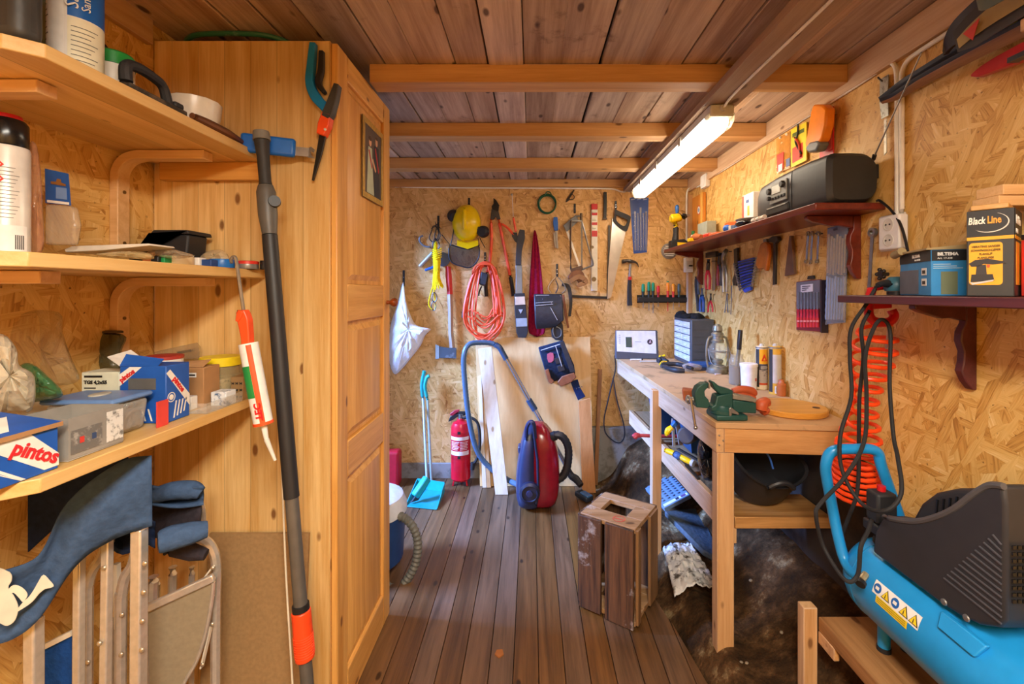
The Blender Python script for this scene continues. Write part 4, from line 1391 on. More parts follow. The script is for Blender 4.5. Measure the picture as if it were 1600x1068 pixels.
t = thing('folding_chair', 'farthest folded chair with grey seat panel, leaning by the fibreboard', 'folding chair', down(290, 1000, 1.3))
Yc = 1.30
qtube([P(300, 838, Yc), P(322, 845, Yc), P(334, 862, Yc), P(338, 890, Yc), P(337, 960, Yc), down(336, 1068, Yc)], .0125, 'leg', t)
qtube([P(240, 900, Yc - .05), P(238, 960, Yc - .05), down(237, 1068, Yc - .05)], .0125, 'leg', t)
pl = [(231, 948), (334, 902), (331, 936), (322, 985), (308, 1030), (290, 1062), (280, 1085), (236, 1140)]
MB().prism([P(a, b, Yc - .085 + (a - 231) * .0004) for a, b in pl], (0, .004, 0)).build('seat_panel', plain('8d8068', .75, 0, .08, 80), t)
MB().bar(P(229, 950, Yc - .088), P(335, 901, Yc - .047), .014, .022).build('seat_rail', AL2, t, bevel=.004)
qtube([P(a, b, Yc - .086 + (a - 231) * .0004) for a, b in pl[1:7]], .005, 'panel_edge', t)
MB().bar(P(331, 974, Yc - .03), P(315, 1042, Yc - .03), .012, .004).build('link', CREAM, t)
MB().bar(P(333, 885, Yc - .03), P(318, 905, Yc - .03), .014, .004).build('link', CREAM, t)
rivets(t, [P(332, 887, Yc - .036), P(332, 930, Yc - .02), P(331, 975, Yc - .036), P(316, 1038, Yc - .036)])
for k, (a, b_, r) in enumerate(((245, 905, .009), (270, 885, .011), (300, 885, .008))):
    qtube([P(a, b_, Yc + .03), P(a - 1, 960, Yc + .03), down(a - 2, 1068, Yc + .03)], r, 'brace', t)
# canvas rolled over its top
MB().tube([P(246, 848, 1.11), P(252, 846, 1.115), P(268, 840, 1.13), P(300, 832, 1.15), P(324, 826, 1.17)], [.022, .027, .03, .027, .02], 12, sm=4).build('back_canvas', NAVY, t)
MB().grid(lambda u, v: P(232 + 86 * u, 758 + 28 * v + 6 * sin(u * 3), 1.24 + .05 * v * (1 - v) * 4 - .02), 10, 6).build('back_canvas', NAVY, t, solid=.006)
MB().tube([P(236, 776, 1.235), P(270, 766, 1.23), P(300, 765, 1.235), P(314, 770, 1.24)], [.02, .024, .024, .016], 12, sm=4).build('back_canvas', NAVY, t)
MB().grid(lambda u, v: P(236 + 78 * u, 788 + 52 * v, 1.26 + .03 * sin(4 * u + 3 * v)), 10, 8).build('seat_canvas', cloth('332f36'), t, solid=.005)
MB().tube([P(262, 856, 1.21), P(300, 862, 1.215), P(322, 866, 1.22)], [.018, .022, .014], 10, sm=4).build('seat_canvas', cloth('332f36'), t)
qtube([P(318, 838, 1.33), P(317, 800, 1.33), P(312, 786, 1.33), P(300, 782, 1.33)], .008, 'back_tube', t)
# ================================================================= back wall: tools hanging on it and things leaning against it
def poly(pts, Y, t, name, mat, par=None, bevel=0.0, sm=1, sub=0):
    ps = catmull([V((a, b, 0)) for a, b in pts], sm, True) if sm > 1 else [V((a, b, 0)) for a, b in pts]
    return MB().prism([P(q.x, q.y, Y) for q in ps], (0, t, 0)).build(name, mat, par, bevel=bevel)


def ptube(pts, Y, r, name, mat, par=None, sm=5, n=8, closed=False, ds=None):
    """px path at one depth (ds: extra metres toward the camera per point)"""
    pp = [P(a, b, Y - (ds[i] if ds else 0)) for i, (a, b) in enumerate(pts)]
    return MB().tube(pp, r, n, closed, sm).build(name, mat, par)


def at(name, lab, cat, px, py, d=.01, group=None):
    return thing(name, lab, cat, B(px, py, d), group)


HOOKM = plain('3d3f42', .4, .7)
for px, y0, y1, lab in ((733, 309, 324, 'the yellow helmet'), (685, 337, 358, 'the yellow rope'), (631, 422, 447, 'the white bag'), (758, 394, 409, 'the orange cord coil'),
                        (898, 318, 333, 'the hacksaws'), (962, 314, 327, 'the hand saw'), (870.5, 412, 432, 'the tool belt')):
    t = at('wall_hook', 'grey perforated metal hook strip holding ' + lab, 'hook', px, y1, .0)
    a, b_ = B(px, y0), B(px, y1)
    MB().bx(a.x - .0085, a.x + .0085, YB - .004, YB - .0005, b_.z, a.z).build('strip', HOOKM, t, bevel=.001)
    for f_ in (.25, .55):
        MB().cyl((a.x, YB - .0042, b_.z + (a.z - b_.z) * f_), (a.x, YB - .006, b_.z + (a.z - b_.z) * f_), .003, n=8).build('screw', CHROME, t)
    MB().tube([(a.x, YB - .004, b_.z + .012), (a.x, YB - .02, b_.z + .006), (a.x, YB - .045, b_.z + .006), (a.x, YB - .052, b_.z + .014)], .0035, 8, sm=4).build('prong', HOOKM, t)

# white bag
o_ = pouch('white_bag', 'white cloth bag hanging on the back wall beside the wardrobe', 'bag',
           [(630, 441), (634, 468), (640, 488), (648, 505), (660, 511), (673, 514), (664, 524), (657, 540), (643, 558), (628, 576), (616, 584), (608, 560), (610, 510), (620, 478), (626, 452)], YB - .05, cloth('e6e4e6', var=.04), .07)
# gripping tool
t = at('strap_wrench', 'small silver and blue strap tool with curved grey jaw behind the yellow rope', 'hand tool', 676, 420)
ptube([(674, 386), (663, 384), (656, 377), (656, 371), (661, 368)], YB - .02, .007, 'jaw', plain('7e8790', .4, .3), t)
MB().cyl(B(656, 416, .02), B(676, 395, .02), .014).build('tube', plain('b9b6b2', .4, .4), t)
MB().cyl(B(692, 405, .012), B(692, 405, .035), .055).build('reel', plain('2d4f78', .45), t)
MB().bar(B(664, 422, .022), B(680, 416, .022), .016, .02).build('handle', plain('1d5aa0', .4), t, bevel=.005)
# bunch of hooks
t = at('carabiner_bunch', 'bunch of dark steel snap hooks on the strip above the yellow rope', 'hooks', 681, 375)
for i, pts in enumerate((((678, 352), (674, 362), (671, 372), (677, 378), (684, 372), (685, 360)), ((683, 356), (688, 366), (684, 376), (679, 370)), ((680, 372), (676, 384), (682, 392), (687, 383)))):
    ptube(pts, YB - .02 - .008 * i, .004, 'snap_hook', HOOKM, t, closed=True, n=6)
for a, b_ in (((682, 352), (674, 357)), ((682, 350), (690, 358)), ((682, 356), (680, 346)), ((690, 366), (703, 382))):
    MB().cyl(B(*a, .03), B(*b_, .03), .004, .002, n=6).build('pin', HOOKM, t)
# yellow rope
ROPE = cloth('f2cd10', var=.2)
t = at('rope_hank', 'bundled bright yellow rope hanging on the back wall left of the helmet', 'rope', 680, 484)
rr = random.Random(5)
for i in range(9):
    x_ = 676 + i * 1.5
    f_ = rr.uniform(-1, 1)
    ptube([(681 + (i - 4) * .5, 377 + abs(i - 4)), (678 + i * .6 + f_, 392), (677.5 + i * 1.25, 404), (678 + i * 1.15 + f_ * .6, 420), (677 + i * 1.3, 436), (676 + i * 2.2 + f_, 449 + rr.uniform(-3, 4))],
          YB - .065 - .012 * sin(pi * i / 8), .0055, 'strand', ROPE, t, sm=4, n=6)
for i in range(5):
    ptube([(675, 389 + i * 3.2), (682, 391 + i * 3.2), (690, 388 + i * 3.2)], YB - .085, .0055, 'wrap', ROPE, t, n=6, ds=[0, .012, 0])
ptube([(677, 445), (673, 458), (670, 474), (674, 482), (680, 482), (680, 470), (678, 452)], YB - .06, .005, 'loop', ROPE, t, n=6)
ptube([(678, 456), (675, 466), (679, 472), (683, 464)], YB - .068, .0035, 'snap_hook', DSTEEL, t, closed=True, n=6)
ptube([(677, 470), (674, 478), (678, 485), (681, 477)], YB - .068, .0035, 'snap_hook', DSTEEL, t, closed=True, n=6)
# helmet
t = at('safety_helmet', 'yellow forestry helmet with ear muffs and mesh visor on the back wall', 'helmet', 730, 418)
c_ = B(730, 350, .0)
MB().lathe([(.108, 0), (.109, .03), (.104, .06), (.086, .095), (.055, .118), (.02, .128), (0, .129)], (c_.x, YB - .012, c_.z), (0, -1, 0), 32, sq=1.32).build('shell', plain('f3cf06', .28, 0, .02), t)
MB().tube([(c_.x, YB - .145 + .0, c_.z + .10), (c_.x, YB - .15, c_.z + .02), (c_.x, YB - .138, c_.z - .06)], [.012, .016, .012], 8, sm=5).build('ridge', plain('f3cf06', .28, 0, .02), t)
MB().loft([[B(x_, 378 + abs(x_ - 730.5) * -.25, .06), B(x_, 380 + abs(x_ - 730.5) * -.25, .1), B(x_, 389 - abs(x_ - 730.5) * .35, .105), B(x_, 387 - abs(x_ - 730.5) * .35, .06)] for x_ in (714, 720, 726, 730.5, 735, 741, 747)]).build('brim', plain('f3cf06', .3, 0, .02), t)
for p0, p1, r in ((B(708, 337, .02), B(712, 338, .09), .05), (B(756, 362, .02), B(752, 361, .09), .048)):
    MB().cyl(p0, p1, r, r * .8, 20).build('ear_muff', BLACKM, t, bevel=.01)
MB().bar(B(744, 356, .08), B(764, 362, .06), .02, .03).build('muff_arm', BLACK, t, bevel=.006)
MB().bar(B(716, 330, .07), B(704, 334, .06), .02, .03).build('muff_arm', BLACK, t, bevel=.006)
vis = [(703, 383), (716, 386), (733, 389), (747, 383), (749, 398), (744, 410), (734, 418), (722, 416), (708, 411), (702, 402)]
ptube(vis, YB - .07, .005, 'visor_rim', BLACK, t, closed=True, sm=3)
m, nt, b = newmat('visor_mesh')
tr = N(nt, 'ShaderNodeBsdfTransparent')
mx = N(nt, 'ShaderNodeMixShader')
mx.inputs[0].default_value = .42
b.inputs['Base Color'].default_value = srgb('2a241f')
L(nt, tr.outputs[0], mx.inputs[1])
L(nt, b.outputs[0], mx.inputs[2])
L(nt, mx.outputs[0], nt.nodes['Material Output'].inputs['Surface'])
poly(vis, YB - .07, .0008, 'visor_mesh', m, t, sm=3)
ptube([(710, 346), (708, 365), (704, 384)], YB - .075, .004, 'visor_arm', BLACK, t)
ptube([(747, 372), (749, 384)], YB - .075, .004, 'visor_arm', BLACK, t, sm=1)
ptube([(749, 370), (754, 380), (758, 387)], YB - .04, .003, 'strap', BLACK, t)
# axe
t = at('axe', 'axe with red-topped grey handle hanging head down on the back wall', 'axe', 697, 561)
AXW = wood('weathered_handle', 'b7a08c', '94806e', knots=.0, rough=.7)
MB().loft([[P(x_ - w_, y_, YB - .035), P(x_, y_, YB - .05), P(x_ + w_, y_, YB - .035), P(x_, y_, YB - .02)] for x_, y_, w_ in ((703, 459, 4.2), (704, 490, 4), (704.5, 520, 4), (707, 545, 4.4))]).build('handle', AXW, t, ang=60)
MB().loft([[P(x_ - w_, y_, YB - .035), P(x_, y_, YB - .051), P(x_ + w_, y_, YB - .035), P(x_, y_, YB - .019)] for x_, y_, w_ in ((700, 416, 4), (701, 430, 5), (703, 459.5, 4.4))]).build('painted_grip', worn('c62c26', '8e2a20', .6, .5), t, ang=60)
MB().loft([[P(x_, y0, YB - .035 - w_), P(x_, y1, YB - .035 - w_), P(x_, y1, YB - .035 + w_), P(x_, y0, YB - .035 + w_)] for x_, y0, y1, w_ in ((681, 538, 560, .002), (688, 541, 559, .008), (700, 543, 559, .02), (713, 543, 560, .022))]).build('head', worn('5a6067', '8f959a', .55, .4, .6), t, bevel=.002)
MB().loft([[P(x_, y0, YB - .036 - w_), P(x_, y1, YB - .036 - w_), P(x_, y1, YB - .035 + w_), P(x_, y0, YB - .035 + w_)] for x_, y0, y1, w_ in ((680.4, 537.5, 560.5, .0025), (686, 540, 560, .008))]).build('cutting_edge', plain('d5d6d6', .25, .8), t)
# loppers
t = at('loppers', 'long orange-handled loppers with black blades beside the helmet', 'loppers', 780, 465)
ptube([(767, 342), (768, 375), (765, 410), (761, 425)], YB - .014, .0115, 'handle', plain('f2501f', .35), t)
ptube([(779, 342), (786, 376), (792, 405), (797, 430)], YB - .014, .0115, 'handle', plain('f2501f', .35), t)
ptube([(760.5, 425), (759, 445), (760, 463)], YB - .017, .0145, 'grip', BLACK, t)
ptube([(797, 430), (800, 446), (802, 462)], YB - .017, .0145, 'grip', BLACK, t)
poly([(771, 309), (775, 312), (780, 320), (779, 330), (775, 332), (769, 327), (768, 322), (771, 318)], YB - .032, .008, 'blade', plain('2b2a2a', .35, .5), t, .002)
poly([(768, 326), (779, 330), (782, 342), (777, 343), (774, 338), (771, 343), (766, 342)], YB - .036, .02, 'pivot', plain('4c4844', .4, .6), t, .003)
# slim clippers hung by a wire
t = at('pruning_shears', 'small orange pruning shears hung from a screw on a thin wire', 'shears', 803, 376)
ptube([(800, 303), (801, 320), (802, 340)], YB - .012, .0022, 'wire', WHITE, t)
MB().lathe([(.009, 0), (.009, .006), (.004, .008)], B(800, 304, .001), (0, -1, 0)).build('screw', STEEL, t)
ptube([(802, 339), (804, 350), (806, 362)], YB - .042, .009, 'handle', ORANGE, t)
ptube([(783, 349), (791, 354), (798, 361), (803, 367)], YB - .042, .009, 'handle', ORANGE, t)
poly([(801, 363), (808, 363), (809, 372), (807, 379), (804, 376), (800, 369)], YB - .05, .014, 'blade', plain('2b2a2a', .35, .5), t, .002)
# orange cord coil
t = at('extension_cord', 'big coil of orange extension cord hanging on the back wall', 'extension cord', 757, 541)
CORD = plain('ef5a32', .5)
rr = random.Random(11)
for i in range(15):
    f_ = i / 14
    wl, wr, bt = rr.uniform(14, 33), rr.uniform(14, 31), rr.uniform(488, 537)
    if i > 8:
        wl, wr, bt = rr.uniform(26, 34), rr.uniform(24, 32), rr.uniform(522, 538)
    x_ = 757 + rr.uniform(-2, 2)
    lx = rr.uniform(-3, 3)
    pts = [(x_ + 2, 409 + i * .5), (x_ + wr * .45, 416 + i * .5), (x_ + wr * .78, 445), (x_ + wr, 490), (x_ + wr * .7, bt - 14), (x_ + lx, bt), (x_ - wl * .75, bt - 12), (x_ - wl, 488), (x_ - wl * .72, 443), (x_ - wl * .4, 416 + i * .5)]
    dd = [.0 + .05 * rr.random() for _ in pts]
    ptube(pts, YB - .05, .0058, 'coil_turn', CORD, t, sm=4, n=6, closed=True, ds=dd)
for i in range(6):
    ptube([(738, 424 + i), (744, 415), (757, 409 + i * .8), (770, 415), (776, 424 + i)], YB - .09, .0058, 'binding_turn', CORD, t, sm=4, n=6, ds=[0, .012, .018, .012, 0])
MB().hexa([B(751, 424, .05), B(762, 428, .05), B(758, 448, .05), B(748, 444, .05), B(752, 424, .092), B(763, 428, .092), B(759, 446, .092), B(749, 443, .092)]).build('plug', BLACKM, t, bevel=.006)
ptube([(753, 446), (749, 455), (748, 462)], YB - .05, .006, 'plug_cord', BLACK, t)
ptube([(726, 480), (724, 488), (723, 496)], YB - .05, .01, 'plug_end', BLACK, t)
# machete
t = at('machete', 'machete with dark handle in a black and silver sheath', 'machete', 813, 526)
band([(816, 359), (814, 372), (811, 392), (810, 414)], [8, 12, 9, 9], 'handle', plain('3b3c40', .6), t, YB - .068, .026)
band([(810.5, 414), (811, 430), (811, 460)], [10, 10, 11], 'blade', plain('7c817e', .4, .4), t, YB - .068, .006)
band([(812, 458), (813, 480), (815, 505), (816, 518), (816, 527)], [16, 18, 18, 18, 12], 'sheath', BLACKM, t, YB - .068, .024)
band([(812.5, 463), (813, 476)], [15, 17], 'silver_panel', plain('b9bcc0', .3, .5), t, YB - .082, .003, sm=2)
band([(815, 497), (815.5, 510)], [17, 17], 'grey_band', plain('9a9c9c', .5), t, YB - .082, .003, sm=2)
poly([(810, 483), (817, 483), (813.5, 490)], YB - .0825, .001, 'emblem', plain('a8a8a8', .5), t)
# maroon cloth
MAR = cloth('8f1436', var=.2)
rings = []
for y_, xl, xr in ((358, 834, 837), (375, 832, 841), (410, 829, 845), (460, 826, 850), (500, 825, 853), (527, 824, 854)):
    ring = []
    for k in range(14):
        a = k / 13
        ring.append(B(xl + (xr - xl) * a, y_, .018 + .014 * abs(sin(a * pi * 2.5 + .4)) + (y_ - 358) * .00012))
    ring += [B(xr, y_, .004), B(xl, y_, .004)]
    rings.append(ring)
tag(MB().loft(rings).build('cloth', MAR, sub=1), 'maroon cloth hanging folded on the back wall by the machete', 'cloth')
# green wire coil
t = at('wire_coil', 'coil of green plastic-coated wire on the back wall', 'wire', 855, 335)
GRW = plain('1d5a35', .4)
for i, (r_, ox, oy) in enumerate(((14, 0, 0), (13, .6, .5), (14.5, -.3, .3), (12.5, 0, 1), (13.6, .4, -.5))):
    ptube([(855 + ox + r_ * cos(2 * pi * k / 14), 318 + oy + r_ * 1.06 * sin(2 * pi * k / 14)) for k in range(14)], YB - .01 - .004 * i, .004, 'turn', GRW, t, closed=True, sm=3, n=6)
ptube([(851, 306), (854, 300), (859, 300), (862, 305)], YB - .034, .0042, 'knot', GRW, t)
# scissors
t = at('scissors', 'old black scissors hanging just under the cable', 'scissors', 890, 316)
poly([(896, 296), (898, 297), (888, 314), (884, 316), (886, 310)], YB - .012, .006, 'blade', plain('37322c', .4, .5), t, .001)
ptube([(884, 316), (888, 312), (896, 311), (897, 306), (892, 302)], YB - .012, .003, 'bow', plain('37322c', .4, .5), t)
# wire brush / knife with blue handle
t = at('wire_brush', 'blue-handled wire brush hanging left of the hacksaws', 'brush', 869, 390)
band([(868, 339), (868, 348), (869, 360)], [6, 8, 6], 'handle', plain('1e63b8', .4), t, YB - .02, .02)
band([(869, 360), (870, 375), (871, 388)], [4, 3.5, 3], 'shaft', plain('a39c90', .5, .4), t, YB - .02, .008)
band([(866.5, 363), (867.5, 375), (869, 387)], [4, 5, 4], 'bristles', plain('b2a68c', .8), t, YB - .014, .014)
# two hacksaws
t = at('hacksaw', 'grey tubular hacksaw hung slanting behind the wooden-handled one', 'hacksaw', 905, 424)
ptube([(882, 353), (892, 344), (904, 337), (908, 342), (915, 368), (922, 395), (927, 412), (922, 416), (900, 424)], YB - .034, .0065, 'frame', plain('8b8e90', .35, .6), t, sm=3)
MB().bar(B(884, 355, .036), B(906, 417, .036), .016, .002, (0, -1, 0)).build('blade', plain('d9d2c4', .35, .4), t)
MB().cyl(B(908, 333, .034), B(908, 344, .034), .01).build('tension_screw', plain('5a4530', .4, .6), t)
poly([(880, 352), (900, 335), (904, 345), (886, 362)], YB - .04, .012, 'front_plate', plain('6f7274', .4, .6), t, .002)
t = at('hacksaw', 'hacksaw with brown wooden pistol handle and rectangular frame', 'hacksaw', 900, 448)
ptube([(892, 420), (891.5, 380), (892, 350), (893, 344)], YB - .06, .007, 'frame_side', plain('5c4a3c', .4, .6), t, sm=2)
MB().bar(B(892, 345, .06), B(909, 345, .06), .011, .011).build('frame_top', plain('8d8a84', .4, .6), t)
MB().bar(B(909, 344, .06), B(909, 418, .06), .011, .004, (0, -1, 0)).build('blade', plain('6b6660', .35, .7), t)
poly([(891, 420), (910, 414), (911, 420), (906, 425), (893, 426)], YB - .068, .016, 'heel', plain('5f4634', .5, .3), t, .003)
poly([(894, 424), (904, 421), (911, 425), (914, 434), (911, 444), (905, 447), (903, 440), (897, 436), (889, 436), (888, 431)], YB - .07, .022, 'handle', wood('brown_handle', '8a552c', '6a3c1c', knots=0), t, .005, sm=3)
# level
t = at('spirit_level', 'cream spirit level with red top hanging upright on the back wall', 'level', 928, 455)
MB().bx(B(923.5, 0).x, B(933, 0).x, YB - .025, YB - .001, B(0, 454).z, B(0, 328).z).build('body', plain('e5dfcf', .4), t, bevel=.003)
MB().bx(B(923.5, 0).x, B(933, 0).x, YB - .026, YB - .001, B(0, 327.9).z, B(0, 319).z).build('red_end', RED, t, bevel=.003)
for y0, y1 in ((333, 337), (348, 352), (361, 370)):
    MB().bx(B(924, 0).x, B(932.5, 0).x, YB - .0275, YB - .0255, B(0, y1).z, B(0, y0).z).build('red_band', RED, t)
for y_ in (331, 343, 356):
    MB().cyl(B(926, y_, .027), B(931, y_, .027), .007, n=12).build('vial', plain('d7dcc0', .15), t)
MB().lathe([(.018, 0), (.018, .001), (0, .001)], B(928, 436, .0252), (0, -1, 0)).build('hang_hole', plain('8a744e', .6), t)
MB().lathe([(.012, 0), (.012, .001), (0, .001)], B(925.5, 386, .0252), (0, -1, 0)).build('hang_hole', plain('8a744e', .6), t)
# chisel
t = at('wood_chisel', 'narrow black chisel hanging between level and hand saw', 'chisel', 945.5, 342)
band([(945.5, 300), (945.5, 320), (945, 341)], [5, 5, 5], 'shaft', plain('24211f', .45, .3), t, YB - .014, .012)
MB().bar(B(942, 341.5, .014), B(948.5, 341.5, .014), .012, .012).build('foot', plain('4a3a2c', .5, .4), t)
# hand saw
t = at('hand_saw', 'hand saw with black handle hanging blade down on the back wall', 'saw', 957, 466)
poly([(957, 341), (978, 361), (970, 395), (955, 464), (949, 467), (950.5, 420)], YB - .02, .0018, 'blade', plain('c3beb4', .3, .85, .15, 12), t)
hd = [(961, 327), (968, 330), (984, 337), (985, 343), (980, 360), (975, 360), (966, 354), (958, 345), (960, 336)]
hole = [(965, 337), (979, 343), (976, 353), (965, 346)]
ring = [catmull([V((a, b_, 0)) for a, b_ in q], 4, True) for q in (hd, [(964, 336), (968, 338), (975, 341), (980, 344), (978, 350), (975, 353), (969, 350), (964, 345), (963, 340)])]
MB().loft([[P(q.x, q.y, YB - .03) for q in ring[0]], [P(q.x, q.y, YB - .03) for q in ring[1]], [P(q.x, q.y, YB - .008) for q in ring[1]], [P(q.x, q.y, YB - .008) for q in ring[0]]], cap=False, closed=True).build('handle', BLACKM, t, bevel=.002)
# framing square
t = at('framing_square', 'dark steel framing square hanging by the hand saw', 'square', 920, 467)
MB().bar(B(952, 352, .012), B(949.5, 465, .012), .016, .004, (0, -1, 0)).build('blade', plain('45403a', .45, .6), t)
MB().bar(B(889, 462.5, .012), B(951.5, 465, .012), .02, .008, (0, -1, 0)).build('tongue', plain('2f2a26', .45, .5), t)
# file pouch
t = at('file_pouch', 'blue plastic pouch of slim files on the back wall under the lamp', 'pouch', 999, 397)
poly([(984, 309), (998, 306), (1013.5, 309), (1011, 394), (990, 396)], YB - .004, .002, 'back_sheet', plain('3c62b4', .35), t)
for i in range(5):
    MB().bar(B(992 + i * 4.4, 330 + 3 * (i % 2) - (6 if i == 2 else 0), .012), B(993 + i * 4.1, 391, .012), .011 if i % 2 else .014, .006, (0, -1, 0)).build('file', plain('8f95a4', .35, .7), t)
poly([(988, 334), (1012.5, 332), (1011, 394), (990.5, 396)], YB - .0205, .0012, 'front_sheet', film('3a66c4', .12), t)
for i in range(3):
    poly([(986 + i * 9.5, 311), (992 + i * 9.5, 310), (992 + i * 9.5, 311.5), (986 + i * 9.5, 312.5)], YB - .005, .0008, 'print_line', plain('9fb2dc', .5), t)
# hammer
t = at('claw_hammer', 'claw hammer with black and red grip hanging head up on the back wall', 'hammer', 984, 477)
band([(985, 412), (984.5, 425), (984, 437)], [3.4, 3.4, 3.8], 'shaft', STEEL, t, YB - .022, .014)
band([(984.2, 432), (984, 437.5)], [5, 5], 'ring', RED, t, YB - .022, .026, sm=2)
band([(984, 437), (983.5, 455), (984, 477)], [5, 6, 7], 'grip', BLACKM, t, YB - .022, .026)
MB().tube([B(972, 408.5, .022), B(976, 408, .022), B(980, 407, .022), B(985, 408, .022), B(990, 408.5, .022), B(995, 411, .022), B(998, 417, .022)], [.017, .015, .011, .015, .010, .007, .002], 10, sm=4).build('head', plain('4b4642', .4, .6), t)
# screwdriver rack
t = at('tool_rack', 'black plastic rack holding the screwdrivers on the back wall', 'rack', 1037, 473)
rk = MB()
xa, xb = B(995, 0).x, B(1078, 0).x
za, zb = B(0, 472).z, B(0, 463).z
MB().bx(xa, xb, YB - .006, YB - .0005, za - .004, zb + .012).build('back_plate', BLACK, t, bevel=.003)
MB().bx(xa, xb, YB - .052, YB - .042, za + .004, zb - .006).build('front_rail', BLACK, t, bevel=.003)
for i in range(8):
    x_ = xa + (xb - xa) * i / 7
    MB().bx(x_ - .006 if i else x_, x_ + .006 if i < 7 else x_, YB - .042, YB - .006, za + .006, zb - .008).build('divider', BLACK, t)
for i, (px, y0, yb, c1, c2, lab) in enumerate(((1005, 443, 481, '0f8a62', '1c2a26', 'leftmost green-handled screwdriver in the black rack'), (1014, 440, 485, '0f8a62', '1c2a26', 'tallest green-handled screwdriver in the black rack'),
                                               (1020.5, 441, 489, '0f8a62', '1c2a26', 'green-handled screwdriver next to the red one in the rack'), (1028.5, 446, 479, 'd0202a', 'a5141e', 'red-handled screwdriver in the black rack'),
                                               (1043.5, 441, 486, 'f08a18', 'd2352a', 'orange and red screwdriver with green cap in the rack'), (1052, 443, 483, 'f29a1c', 'd2352a', 'orange and red screwdriver beside the grey-handled one'), (1061, 443, 479, '5c6a64', '2d4a3e', 'grey-handled screwdriver at the corner end of the rack'))):
    s = thing('screwdriver', lab, 'screwdriver', B(px, yb, .024), 'screwdrivers in the rack')
    top, mid, bt = B(px, y0, .024), B(px, 465, .024), B(px, yb, .024)
    h_ = top.z - mid.z
    MB().lathe([(.004, 0), (.010, .006), (.009, h_ * .3), (.0125, h_ * .45)], mid, (0, 0, 1), 12).build('grip_base', plain(c2, .4), s)
    MB().lathe([(.0125, h_ * .45), (.013, h_ * .7), (.012, h_ * .92), (.006, h_)], mid, (0, 0, 1), 12).build('grip', plain(c1, .35), s)
    if i == 4:
        MB().cyl(top + V((0, 0, .0005)), top + V((0, 0, .01)), .009).build('cap', plain('0f8a62', .35), s)
    MB().cyl(mid + V((0, 0, .0)), bt, .0035, n=8).build('shaft', plain('d2352a', .4) if i == 4 else STEEL, s)
# round vent
t = at('wall_vent', 'round white louvred vent on the back wall by the corner', 'vent', 1045.5, 404)
c_ = B(1045.5, 392, .0)
MB().lathe([(.062, 0), (.062, .006), (.052, .012), (.05, .003), (0, .003)], (c_.x, YB - .0005, c_.z), (0, -1, 0), 28).build('ring', plain('8f8a84', .5), t)
for i in range(6):
    z_ = -.036 + i * .0145
    hw = math.sqrt(max(.048 ** 2 - z_ ** 2, 0))
    MB().hexa([(c_.x - hw, YB - .007, c_.z + z_), (c_.x + hw, YB - .007, c_.z + z_), (c_.x + hw, YB - .007, c_.z + z_ + .003), (c_.x - hw, YB - .007, c_.z + z_ + .003),
               (c_.x - hw, YB - .014, c_.z + z_ - .005), (c_.x + hw, YB - .014, c_.z + z_ - .005), (c_.x + hw, YB - .014, c_.z + z_ - .002), (c_.x - hw, YB - .014, c_.z + z_ - .002)]).build('louvre', WHITE, t)
# tool belts
LEA = plain('26272d', .5, 0, .2, 40, .2)
BRN = plain('8a4e2e', .55, 0, .2)
STI = plain('cfcac4', .6)
t = at('tool_belt', 'black leather tool belt pouch hanging by straps from the back wall hook', 'tool belt', 857, 531, .03)
ptube([(870, 432), (862, 440), (857, 450), (862, 458)], YB - .04, .005, 'cord', plain('b58a50', .7), t)
ptube([(871, 432), (880, 442), (884, 452), (878, 458)], YB - .04, .004, 'cord', plain('8a7a60', .7), t)
ptube([(868, 436), (872, 448), (868, 458)], YB - .045, .004, 'cord', DSTEEL, t)
band([(878, 444), (888, 448), (892, 470), (890, 494)], [5, 6, 5, 4], 'strap', LEA, t, YB - .03, .006)
band([(880, 460), (884, 490), (888, 512)], [4, 4, 3], 'strap', BRN, t, YB - .02, .006)
band([(890, 440), (905, 432), (915, 440), (902, 446)], [7, 8, 8, 6], 'loop', plain('9a6a3a', .55), t, YB - .085, .01)
MB().loft([[P(a, b_, YB - .07), P(c_, d_, YB - .07), P(c_, d_, YB - .055 - e_), P(a, b_, YB - .055 - e_)] for a, b_, c_, d_, e_ in ((834, 459, 878, 459, .03), (835, 480, 880, 478, .07), (836, 505, 881, 500, .07), (838, 514, 868, 511, .04))]).build('pouch', LEA, t, bevel=.008)
for a, b_ in (((837, 461), (858, 461)), ((837, 473), (864, 471)), ((837, 477), (864, 475)), ((860, 480), (871, 500))):
    MB().bar(P(*a, YB - .128), P(*b_, YB - .128), .004, .003).build('stitching', STI, t)
for a, b_ in ((838, 462), (876, 462), (862, 473), (848, 467)):
    MB().ball(P(a, b_, YB - .128), .005, 8, 6).build('rivet', CHROME, t)
MB().loft([[P(a, b_, YB - .05), P(c_, d_, YB - .05), P(c_, d_, YB - .08), P(a, b_, YB - .08)] for a, b_, c_, d_ in ((864, 507, 878, 503), (861, 514, 880, 510), (862, 526, 880, 530), (868, 531, 879, 532))]).build('buckle', BLACKM, t, bevel=.005)
ptube([(866, 510), (864, 518), (868, 527), (876, 524), (876, 514)], YB - .086, .003, 'buckle_wire', STEEL, t, closed=True)
t = at('tool_belt', 'navy and brown tool belt with red patch hanging over the plywood', 'tool belt', 875, 606, .06)
MB().loft([[P(a, b_, YB - .075), P(c_, d_, YB - .075), P(c_, d_, YB - .075 - e_), P(a, b_, YB - .075 - e_)] for a, b_, c_, d_, e_ in ((841, 542, 880, 531, .03), (846, 560, 889, 552, .06), (851, 577, 897, 570, .06), (860, 597, 899, 586, .03))]).build('pouch', cloth('222c42', var=.25), t, bevel=.008)
poly([(874, 534), (881, 532), (899, 580), (891, 582)], YB - .143, .006, 'belt', LEA, t, .002)
MB().bar(P(845, 547, YB - .135), P(876, 537, YB - .135), .01, .004).build('trim', STI, t)
